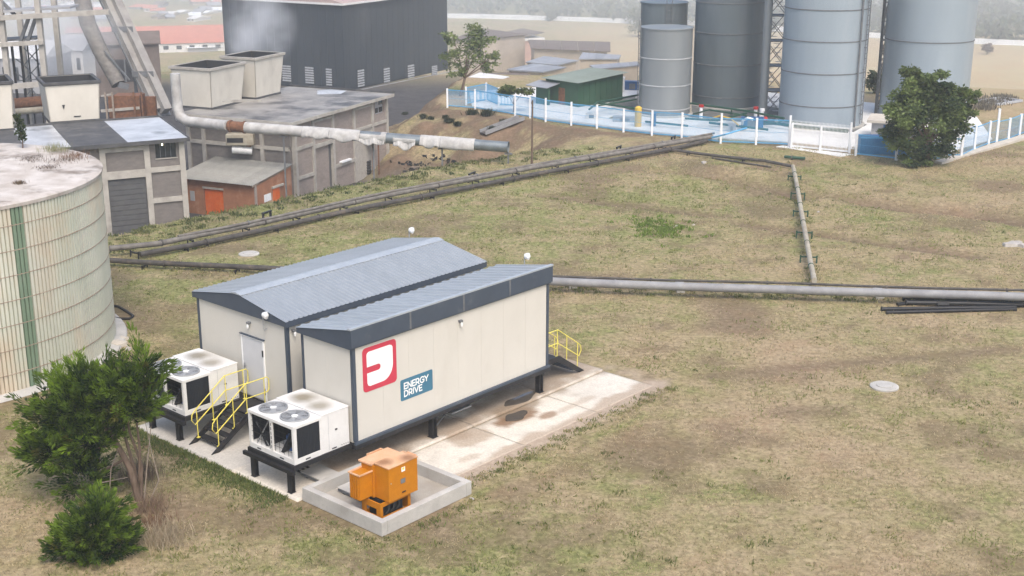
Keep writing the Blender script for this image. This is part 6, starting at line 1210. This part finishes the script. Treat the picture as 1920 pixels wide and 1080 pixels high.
# green shed
GS0 = G(1084, 201, .05); gaz = 47.0; gd = np.linalg.norm(np.array(G(1160, 187, .05)) - GS0); gS_ = thing('green_shed', 'green sheet-clad shed with pale green monopitch roof inside the blue fence', 'shed', GS0, gaz)
zr0, zr1 = z_at(GS0, 155) - .05, z_at(G(1160, 187, .05), 136) - .05; gw = 3.7
MB().prism([(0, 0, 0), (0, 0, zr0), (0, gd, zr1), (0, gd, 0)], (-.1, 0, 0)).build('end_wall', 'green_paint', gS_); box('side_wall', 'green_paint', -gw, -.102, 0, .1, 0, zr0 - .02, gS_); box('back_wall', 'green_paint', -gw, -.102, gd - .1, gd, 0, zr1 - .02, gS_); MB().prism([(-gw, .102, 0), (-gw, .102, zr0), (-gw, gd - .102, zr1 - .02), (-gw, gd - .102, 0)], (.1, 0, 0)).build('end_wall', 'green_paint', gS_)
for k in range(1, 8): box('wall_rib', 'green_paint', .001, .03, gd * k / 8 - .03, gd * k / 8 + .03, .05, zr0 - .1, gS_)
gl_ = math.hypot(gd, zr1 - zr0); dG = V(0, gd, zr1 - zr0) / gl_; uG = V(0, -(zr1 - zr0), gd) / gl_; n = 7; sw = (gw + .6) / n
for i in range(n):
    if i == 0: g0 = rib_sheet('roof_sheet', 'green_roof', gS_, sw, gl_ + .7, sw / 3, .04, (-gw - .3, -.35, zr0 - .0), (1, 0, 0), dG, uG)
    else: inst(g0, gS_, (-gw - .3 + i * sw, -.35, zr0))
MB().prism([(-gw + .05, .1, zr0 - .06), (-gw + .05, gd - .1, zr1 - .06), (-gw + .05, gd - .1, zr1 - .12), (-gw + .05, .1, zr0 - .12)], (gw - .1, 0, 0)).build('roof_core', 'green_paint', gS_)
box('lean_to_wall', 'green_paint', -gw - .02, -gw + 1.4, -1.1, -.9, 0, 1.35, gS_); MB().prism([(-gw - .8, -1.5, 1.4), (-gw + 1.6, -1.5, 1.4), (-gw + 1.6, .0, 1.66), (-gw - .8, .0, 1.66)], (0, 0, .06)).build('lean_to_roof', 'grey_roof', gS_); box('doorway', 'rust', -gw + 1.5, -gw + 2.2, -.02, -.001, 0, 1.35, gS_)
MB().prism([G(*q, 1.75) - GS0 for q in [(1118, 129), (1200, 121), (1200, 116), (1112, 124)]], (0, 0, .08))
# ---------------- fences
def fence_run(label, pts, hgt, m='fence_blue', cat='fence', wire=.019, step=.07, group='blue mesh fences'):
    W_ = [V(*G(x, y, 0)[:2], hz(*G(x, y, 0)[:2])) if y > 214 else V(*G(x, y, 0)[:2], max(hz(*G(x, y, 0)[:2]), -.3)) for x, y in pts]; O = W_[0]; u = thing('blue_fence', label, cat, O, 0, group)
    hs = [hgt] * len(W_) if not hasattr(hgt, '__len__') else hgt
    for p, h_ in zip(W_, hs): q_ = p - O; MB().box(q_[0] - .07, q_[0] + .07, q_[1] - .07, q_[1] + .07, q_[2] - .3, q_[2] + h_).build('post', 'post_white', u)
    for a, b_, h_ in zip(W_[:-1], W_[1:], [min(p_, q_) for p_, q_ in zip(hs[:-1], hs[1:])]):
        a, b_ = a - O, b_ - O; L_ = np.linalg.norm(b_ - a); d = (b_ - a) / L_; mb = MB(); n = int(L_ / step)
        for k in range(1, n): p = a + d * L_ * k / n; mb.beam(p + V(0, 0, .1), p + V(0, 0, h_ - .10), wire)
        for k in range(3): zz = .12 + k * (h_ - .25) / 2; mb.beam(a + d * .09 + V(0, 0, zz), b_ - d * .09 + V(0, 0, zz), wire)
        mb.build('mesh_panel', m, u)
        for zz in (h_ - .09, .16): MB().beam(a + d * .09 + V(0, 0, zz), b_ - d * .09 + V(0, 0, zz), .045).build('rail', m, u)
    return u
fence_run('blue mesh fence with white posts running from the dirt mound to the white gate', [(839, 202), (891, 206), (966, 217), (994, 222), (1023, 229), (1071, 235), (1119, 241), (1169, 247), (1222, 254), (1278, 259), (1351, 268.5), (1417, 271), (1479, 274.5)], [1.5, 1.6, 1.6, 1.75, 1.8, 1.75, 1.7, 1.7, 1.8, 1.8, 2.1, 1.85, 2.1])
fence_run('inner blue mesh fence standing left behind the small flat-topped tree', [(874, 197), (912, 190), (935, 199), (964, 200)], 1.5)
fence_run('blue mesh fence on the right running back from the corner behind the broad tree', [(1770, 295), (1802, 295), (1826, 283), (1853, 272), (1868, 268), (1890, 263), (1911, 254), (1936, 246)], [1.3, 1.9, 1.8, 1.7, 2.4, 1.6, 1.6, 1.6], wire=.011, step=.13)
fence_run('blue mesh fence between the white gate and the broad tree', [(1604, 292), (1680, 300), (1768, 300)], 1.5)
gt = thing('white_gate', 'white barred sliding gate in the blue fence', 'gate', G(1479, 276, 0)); gA, gB = G(1483, 276, .04) - V(*G(1479, 276, 0)), G(1592, 287, .04) - V(*G(1479, 276, 0)); d = (gB - gA); L_ = np.linalg.norm(d); d /= L_
mb = MB()
for z0_ in (.10, 1.62): MB().beam(gA + V(0, 0, z0_), gB + V(0, 0, z0_), .07, .1).build('rail', 'post_white', gt)
for k in range(46): p = gA + d * L_ * k / 45; MB().beam(p + V(0, 0, .16), p + V(0, 0, 1.85), .024).build('bar', 'post_white', gt)
for k in (0, .5, 1): p = gA + d * L_ * k; MB().beam(p + V(0, -.05, 0), p + V(0, -.05, 2.05 if k == 1 else 1.6), .13).build('post', 'post_white', gt)
# white-roofed hut and blue container behind the broad tree
ht_ = thing('white_hut', 'small hut with pale flat roof between the silos and the broad tree', 'hut', G(1632, 262, .05), 20); box('wall', 'house_grey', 0, 3.4, 0, 2.4, 0, 1.25, ht_); box('roof', 'kerb', -.3, 3.7, -.4, 2.7, 1.252, 1.42, ht_); box('door', 'box_blue', .8, 1.5, -.02, -.001, 0, 1.1, ht_)
bc = thing('blue_container', 'blue steel container behind the fence left of the broad tree', 'container', G(1612, 289, .05), 6); box('body', 'box_blue', 0, 3.2, 0, 1.6, 0, 1.05, bc, bevel=.03)
for k in range(16): box('rib', 'box_blue', .08 + k * .196, .18 + k * .196, -.03, -.001, .08, .98, bc)
box('roof_rail', 'fence_blue', -.02, 3.22, -.04, .04, 1.052, 1.12, bc)
u = thing('steel_skid', 'pale steel frame skid lying beyond the right end of the fence', 'frame', G(1870, 205, -.3), -35)
for a, b_ in (((0, 0), (3.2, 0)), ((0, 2), (3.2, 2)), ((0, 0), (0, 2)), ((3.2, 0), (3.2, 2))): MB().beam((*a, .4), (*b_, .4 if a[0] == b_[0] else .41), .18).build('frame_bar', 'louvre', u)
box('plate', 'house_grey', .1, 3.1, .1, 1.9, .3, .33, u)
for i, (px, py, s_) in enumerate([(1835, 190, .9), (1855, 196, .7), (1880, 186, .8), (1845, 205, .6)]):
    P = on(px, py, -.4); tuft('dry_scrub', ['grey scrub heap behind the right fence, nearest the tree', 'grey scrub tuft behind the right fence, middle of the row', 'grey scrub tuft beside the steel skid', 'low scrub tuft just behind the right fence posts'][i], None, P, 300, s_ * .8, .5, (.10, .09, .07), (.26, .23, .18), None, .07)['kind'] = 'stuff'

# ------------------------------------------------------------------ beyond the plant
wallp = [(700, 33), (900, 35), (1000, 38), (1180, 44), (1290, 47), (1600, 69), (1800, 81), (2050, 92)]
WW = [on(x, y, -6) for x, y in wallp]; ww = thing('white_boundary_wall', 'long low white boundary wall crossing the far field', 'wall', WW[0])
for a, b_ in zip(WW[:-1], WW[1:]):
    n = max(1, int(np.linalg.norm(b_ - a) / 3.0))
    for k in range(n): p, q_ = a + (b_ - a) * k / n - WW[0], a + (b_ - a) * (k + 1) / n - WW[0]; dd_ = (q_ - p) / np.linalg.norm(q_ - p); MB().prism([p - V(0, 0, .2), q_ - dd_ * .04 - V(0, 0, .2), q_ - dd_ * .04 + V(0, 0, 1.0), p + V(0, 0, 1.0)], (.05, .25, 0)).build('wall_panel', 'white_wall', ww)
rd_ = [on(x, y - 6, -6) for x, y in wallp]; tag(MB().add([tuple(p + V(0, 0, .03)) for p in rd_] + [tuple(p + V(0, 4.5, .05)) for p in rd_], [(i, i + 1, len(rd_) + i + 1, len(rd_) + i) for i in range(len(rd_) - 1)]).build('far_road', 'house_grey'), kind='structure')
pk = thing('pink_brick_building', 'low pink brick building with a row of small windows beyond the left tree', 'building', on(930, 112, -4), 62); dpk = proj(on(930, 112, -4))[2]
wpk, hpk = 78 * dpk / CAM_F, 42 * dpk / CAM_F
box('wall', 'pink_brick', 0, wpk, 0, 5, -.3, hpk, pk); box('fascia', 'house_white', -.3, wpk + .3, -.35, 5.3, hpk + .002, hpk + .35, pk); MB().prism([(-.2, -.2, hpk + .36), (wpk + .2, -.2, hpk + .36), (wpk + .2, 5.2, hpk + 1.1), (-.2, 5.2, hpk + 1.1)], (0, 0, .1)).build('roof', 'shed_brown', pk)
for k in range(6): w_ = box('window', 'window_dark', .5 + k * (wpk - .6) / 6, .5 + k * (wpk - .6) / 6 + .55, -.03, -.001, hpk * .68, hpk * .93, pk); box('frame', 'house_white', .48 + k * (wpk - .6) / 6, .57 + k * (wpk - .6) / 6 + .5, -.05, -.031, hpk * .66, hpk * .68, w_)
def low_roof(label, quad_px, z, m='grey_roof', th=.12, wall=None, n=5):
    P = [G(x, y, z) for x, y in quad_px]; O = V(P[0][0], P[0][1], hz(P[0][0], P[0][1])); u = thing('low_shed', label, 'shed', O, 0, 'low sheds beyond the compound'); Q = [p - O for p in P]
    for k in range(n):
        f0, f1 = k / n + .003, (k + 1) / n - .003; l = lambda a, b_, f: a + (b_ - a) * f
        MB().prism([l(Q[0], Q[1], f0), l(Q[0], Q[1], f1), l(Q[3], Q[2], f1), l(Q[3], Q[2], f0)], (0, 0, th)).build('roof_sheet', m, u)
    c = sum(Q) / 4; W4 = [c + (q_ - c) * .92 for q_ in Q]; MB().prism([(q_[0], q_[1], -1.0) for q_ in W4], (0, 0, min(q_[2] for q_ in Q) + .99)).build('wall', wall or 'house_tan', u)
low_roof('long low pale-roofed shed behind the green shed, frontmost', [(950, 132), (1018, 137), (1062, 128), (1000, 121)], -.2); low_roof('low pale-roofed shed one row farther back', [(985, 118), (1045, 124), (1085, 115), (1020, 107)], -.6); low_roof('low grey-roofed shed with long flat roof at the back of the row', [(1085, 112), (1160, 112), (1165, 105), (1092, 100)], -1.0)
low_roof('flat grey roof slab right of the green shed', [(1116, 131), (1200, 124), (1196, 117), (1105, 124)], 1.2, 'grey_roof', .10); low_roof('brown low shed under the left tree', [(900, 153), (1000, 150), (985, 136), (900, 140)], -.5, 'shed_brown'); low_roof('white walled low shed behind the small tree', [(870, 150), (925, 158), (955, 146), (900, 138)], -.2, 'house_white', wall='house_white')
low_roof('purple-grey long low roof in the far field', [(995, 92), (1145, 98), (1145, 80), (990, 76)], -3.8, 'shed_brown'); low_roof('purplish low roof left of the pink brick building', [(845, 76), (930, 72), (990, 66), (900, 54)], -3.0, 'shed_brown')
# town in the haze at the left
def house(name, label, px, py, wpx, hpx, dpt, mw, mr, az=20, z=-5, group=None, win=0, cat='house', rr=None):
    P = on(px, py, z); d = proj(P)[2]; w, h_ = wpx * d / CAM_F, hpx * d / CAM_F; u = thing(name, label, cat, P, az, group)
    box('wall', mw, -w / 2, w / 2, 0, dpt, -.5, h_, u); rr = rr or h_ * .35 + .25
    MB().prism([(-w / 2 - .2, -.25, h_ + .002), (-w / 2 - .2, dpt + .25, h_ + .002), (-w / 2 - .2, dpt / 2, h_ + rr)], (w + .4, 0, 0)).build('roof', mr, u)
    for k in range(win): x = -w / 2 + w * (k + .5) / win; box('window', 'window_dark', x - w / win * .2, x + w / win * .2, -.04, -.001, h_ * .35, h_ * .75, u)
house('long_building', 'long white building with red tiled roof behind the slanting conveyor', 312, 99, 262, 17, 16, 'house_white', 'red_tile', -14, -5, None, 11, 'building', 2.3)
house('long_building', 'red-roofed low building at the far left, behind the round chute', 165, 75, 80, 14, 6, 'house_grey', 'red_tile', -8, -5, None, 3, 'building')
house('flat_building', 'low shed with bright white roof beside the dark tower', 385, 97, 62, 8, 6, 'house_grey', 'white_wall', -18, -4.5, None, 0, 'building')
house('plant_building', 'tall pale plant building in the steam at the far left', 125, 150, 70, 55, 6, 'house_white', 'house_grey', 5, -4, None, 4, 'building'); house('plant_building', 'wide pale grey plant building behind the lattice tower', 35, 175, 110, 65, 7, 'house_grey', 'house_white', 5, -4, None, 5, 'building')
house('plant_building', 'grey block building behind the round chute', 150, 112, 60, 30, 6, 'house_grey', 'house_tan', 8, -4.5, None, 3, 'building')
wt = thing('white_stack', 'slim white vent stack behind the left hopper', 'stack', on(167, 135, -4)); MB().tube([(0, 0, -.3), (0, 0, 3.6), (-.15, 0, 3.9), (-.5, 0, 4.1)], [.3, .28, .3, .3], 10).build('flue', 'plastic_white', wt, smooth=True)
for i in range(70):
    px, py = random.uniform(-40, 425), random.uniform(-10, 42); wh = random.random()
    rf_ = random.choice(['house_white', 'grey_roof', 'white_wall', 'red_tile', 'shed_brown', 'house_white']); hw_ = random.choice(['house_white', 'house_tan', 'house_grey'])
    house('distant_house', 'small hazy %s-walled house with %s roof in the town beyond the red-roofed building' % (hw_[6:], {'house_white': 'white', 'white_wall': 'white', 'grey_roof': 'grey', 'red_tile': 'red tiled', 'shed_brown': 'brown'}[rf_]), px, py, random.uniform(14, 34), random.uniform(3.5, 7), random.uniform(4, 7), hw_, rf_, random.uniform(-25, 25), -6, 'houses in the far town', 2 if i % 3 == 0 else 0)
for i in range(16):
    px, py = random.uniform(860, 1250), random.uniform(24, 33); P = on(px, py - 6, -5); hh_ = random.uniform(2.5, 5)
# far woods: many trees as one mass, plus single field trees
def woods():
    parts = []; n = 2600
    X = rng.uniform(-130, 190, n); Yw = 300 - np.clip(X, -30, 90) * .62 + 260 * rng.random(n) ** 1.5; keep = (fbm(X * .03 + 7, Yw * .03, 3) > .36) & ~((X < -22) & (Yw < 380)); X, Yw = X[keep], Yw[keep]; Z = height(X, Yw)
    for x, y, z in zip(X, Yw, Z):
        h_ = rng.uniform(2.0, 5.5); k = 22; P = V(x, y, z + h_ * .5) + rand_unit(k) * np.array([h_ * .55, h_ * .55, h_ * .5]) * rng.uniform(.4, 1, k)[:, None]; tn = np.clip(rng.normal(.45, .25, k) + rng.normal(0, .15), 0, 1)[:, None]
        parts.append(leaf_quads(P, rand_unit(k), h_ * .34, h_ * .3, np.array([.025, .04, .018]) * (1 - tn) + np.array([.085, .11, .045]) * tn))
    v, f, t = merge(parts); tag(np_mesh('far_woods', v, f, 'leaf', None, t), kind='stuff')
woods()
for i, (px, py, s_, lab) in enumerate([(1030, 40, 2.0, 'lone round bush-like tree in front of the far white wall'), (1195, 70, 4.2, 'tall hazy tree just left of the rear short silo'), (1640, 176, 1.4, 'small hazy tree between the two pale silos'), (1850, 102, 1.5, 'reddish bush in the far right field'), (1240, 30, 3.2, 'hazy tree beyond the white wall left of the silos'), (1880, 45, 3.6, 'hazy tree at the far right above the white wall'), (1830, 40, 4.0, 'broad hazy tree beside the widest silo top')]):
    P = on(px, py, -5); leafy_tree('field_tree', lab, 'tree', P, [(P + V(0, 0, s_ * .75), (s_ * .6, s_ * .6, s_ * .6), .8), (P + V(s_ * .3, 0, s_ * .5), (s_ * .5, s_ * .5, s_ * .35), .4)], 700, .16 * s_ ** .5 + .12, (.025, .04, .018) if i != 3 else (.08, .045, .035), (.085, .11, .04) if i != 3 else (.2, .13, .09), .12, 'single trees in the far fields')
# weeds along the crest
def crest_weeds():
    n = 230; parts = []; cp = [c for c in crest]; 
    for i in range(n):
        k = random.random() * (len(cp) - 1); a, b_ = cp[int(k)], cp[min(int(k) + 1, len(cp) - 1)]; f_ = k - int(k); x, y = a[0] + (b_[0] - a[0]) * f_ + random.gauss(0, 1.0), a[1] + (b_[1] - a[1]) * f_ - abs(random.gauss(0, 1.3)) + .5
        m_ = 26; h_ = random.uniform(.08, .28); D = rand_unit(m_) * .7; D[:, 2] = 1; D /= np.linalg.norm(D, axis=1)[:, None]; P = np.c_[x + rng.normal(0, h_ * .7, m_), y + rng.normal(0, h_ * .7, m_), np.full(m_, hz(x, y) - .02)]; tn = random.random()
        parts.append(leaf_quads(P, D, h_ * rng.uniform(.6, 1.1, m_), .06, np.tile(np.array([.06, .085, .03]) * (1 - tn) + np.array([.22, .22, .09]) * tn, (m_, 1)) * rng.uniform(.7, 1.3, m_)[:, None]))
    for j in range(110):
        c = G(1232, 428); x, y = c[0] + random.gauss(0, .8), c[1] + random.gauss(0, 1.2); m_ = 16; h_ = random.uniform(.1, .22); D = rand_unit(m_) * .8; D[:, 2] = 1; P = np.c_[x + rng.normal(0, .12, m_), y + rng.normal(0, .12, m_), np.full(m_, hz(x, y) - .02)]
        parts.append(leaf_quads(P, D / np.linalg.norm(D, axis=1)[:, None], h_, .06, np.tile(np.array([.17, .24, .05]), (m_, 1)) * rng.uniform(.7, 1.3, m_)[:, None]))
    for ln, cnt, off in ((RUN, 130, .25), ([(263, 480), (428, 450), (680, 394), (1000, 331), (1325, 268)], 130, .3), ([(205, 495), (540, 512)], 60, .3), ([(1037, 540), (1480, 556), (1920, 570)], 150, .35), ([(1490, 330), (1527, 530)], 40, .3)):
        lw_ = [on(*p_) for p_ in ln]
        for j in range(cnt):
            k = random.random() * (len(lw_) - 1); a, b_ = lw_[int(k)], lw_[min(int(k) + 1, len(lw_) - 1)]; f_ = k - int(k); c = a + (b_ - a) * f_; x, y = c[0] + random.gauss(0, off), c[1] + random.gauss(0, off)
            m_ = 14; h_ = random.uniform(.08, .26); D = rand_unit(m_) * .7; D[:, 2] = 1; D /= np.linalg.norm(D, axis=1)[:, None]; P = np.c_[x + rng.normal(0, h_ * .5, m_), y + rng.normal(0, h_ * .5, m_), np.full(m_, hz(x, y) - .02)]; tn = random.random()
            parts.append(leaf_quads(P, D, h_ * rng.uniform(.6, 1.1, m_), .045, np.tile(np.array([.12, .16, .045]) * (1 - tn) + np.array([.36, .31, .15]) * tn, (m_, 1)) * rng.uniform(.7, 1.3, m_)[:, None]))
    for j in range(330):
        e_ = random.random(); x, y, _z = LP(11.15 + random.gauss(0, .18), 1 + 11 * e_) if j < 240 else (LP(8.1 + random.uniform(0, 4), -2.75 - abs(random.gauss(0, .2))) if j % 2 else LP(11.95 + abs(random.gauss(0, .15)), random.uniform(-2.4, 1.2)))
        m_ = 12; h_ = random.uniform(.05, .17); D = rand_unit(m_) * .8; D[:, 2] = 1; D /= np.linalg.norm(D, axis=1)[:, None]; P = np.c_[x + rng.normal(0, .07, m_), y + rng.normal(0, .07, m_), np.full(m_, hz(x, y) - .02)]; tn = random.random()
        parts.append(leaf_quads(P, D, h_ * rng.uniform(.6, 1.1, m_), .03, np.tile(np.array([.12, .16, .045]) * (1 - tn) + np.array([.36, .31, .15]) * tn, (m_, 1)) * rng.uniform(.7, 1.3, m_)[:, None]))
    v, f, t = merge(parts); tag(np_mesh('bank_weeds', v, f, 'blade', None, t), kind='stuff')
crest_weeds()
# ------------------------------------------------------------------ steam drifting from the hoppers and the plant at the left
def steam(P, r, dens, sc):
    m = bpy.data.materials.new('steam'); m.use_nodes = True; N = m.node_tree.nodes; L = m.node_tree.links; N.remove(N['Principled BSDF'])
    pv_ = N.new('ShaderNodeVolumePrincipled'); pv_.inputs['Color'].default_value = (.93, .94, .95, 1); tc = N.new('ShaderNodeTexCoord'); no = N.new('ShaderNodeTexNoise'); no.inputs['Scale'].default_value = sc; no.inputs['Detail'].default_value = 4
    L.new(tc.outputs['Object'], no.inputs['Vector']); ln = N.new('ShaderNodeVectorMath'); ln.operation = 'LENGTH'; dv_ = N.new('ShaderNodeVectorMath'); dv_.operation = 'DIVIDE'; dv_.inputs[1].default_value = r; L.new(tc.outputs['Object'], dv_.inputs[0]); L.new(dv_.outputs[0], ln.inputs[0])
    fo = N.new('ShaderNodeMapRange'); fo.inputs[1].default_value = 1; fo.inputs[2].default_value = .15; fo.inputs[3].default_value = 0; fo.inputs[4].default_value = 1; L.new(ln.outputs['Value'], fo.inputs[0])
    mr = N.new('ShaderNodeMapRange'); mr.inputs[1].default_value = .35; mr.inputs[2].default_value = .75; mr.inputs[4].default_value = dens; L.new(no.outputs['Fac'], mr.inputs[0]); mu = N.new('ShaderNodeMath'); mu.operation = 'MULTIPLY'; L.new(fo.outputs[0], mu.inputs[0]); L.new(mr.outputs[0], mu.inputs[1]); L.new(mu.outputs[0], pv_.inputs['Density'])
    L.new(pv_.outputs[0], N['Material Output'].inputs['Volume'])
    k = MB(); nn_ = 10; prof = [(max(math.sin(math.pi * i / nn_), 1e-4), -math.cos(math.pi * i / nn_)) for i in range(nn_ + 1)]; k.lathe(prof, 20); k.v = [(x * r[0], y * r[1], z * r[2]) for x, y, z in k.v]
    o = k.build('steam', m); o.location = tuple(map(float, P)); tag(o, kind='stuff')
steam(at_y(485, 48, 109), (3.4, 2.8, 4.0), .6, .45); steam(at_y(455, 85, 106), (1.6, 1.6, 1.7), .5, .8); steam(at_y(110, 70, 118), (6.5, 5, 4.5), .5, .28); steam(at_y(40, 20, 116), (5, 4, 3.0), .3, .3)
mm = bpy.data.materials.new('mist'); mm.use_nodes = True; N = mm.node_tree.nodes; L = mm.node_tree.links; N.remove(N['Principled BSDF'])
pv_ = N.new('ShaderNodeVolumePrincipled'); pv_.inputs['Color'].default_value = (.92, .95, .95, 1); tc = N.new('ShaderNodeTexCoord'); ln = N.new('ShaderNodeVectorMath'); ln.operation = 'LENGTH'; L.new(tc.outputs['Object'], ln.inputs[0])
fo = N.new('ShaderNodeMapRange'); fo.inputs[1].default_value = 1; fo.inputs[2].default_value = .30; fo.inputs[4].default_value = .0068; L.new(ln.outputs['Value'], fo.inputs[0]); L.new(fo.outputs[0], pv_.inputs['Density']); L.new(pv_.outputs[0], N['Material Output'].inputs['Volume'])
k = MB(); k.lathe([(max(math.sin(math.pi * i / 14), 1e-4), -math.cos(math.pi * i / 14)) for i in range(15)], 36); o = k.build('valley_mist', mm); o.location = (20, 350, 4); o.scale = (330, 255, 22); tag(o, kind='stuff')
for ob in scene.objects:
    if ob.type == 'MESH' and ob.parent is None and 'kind' not in ob and 'category' not in ob: print('UNTAGGED', ob.name)
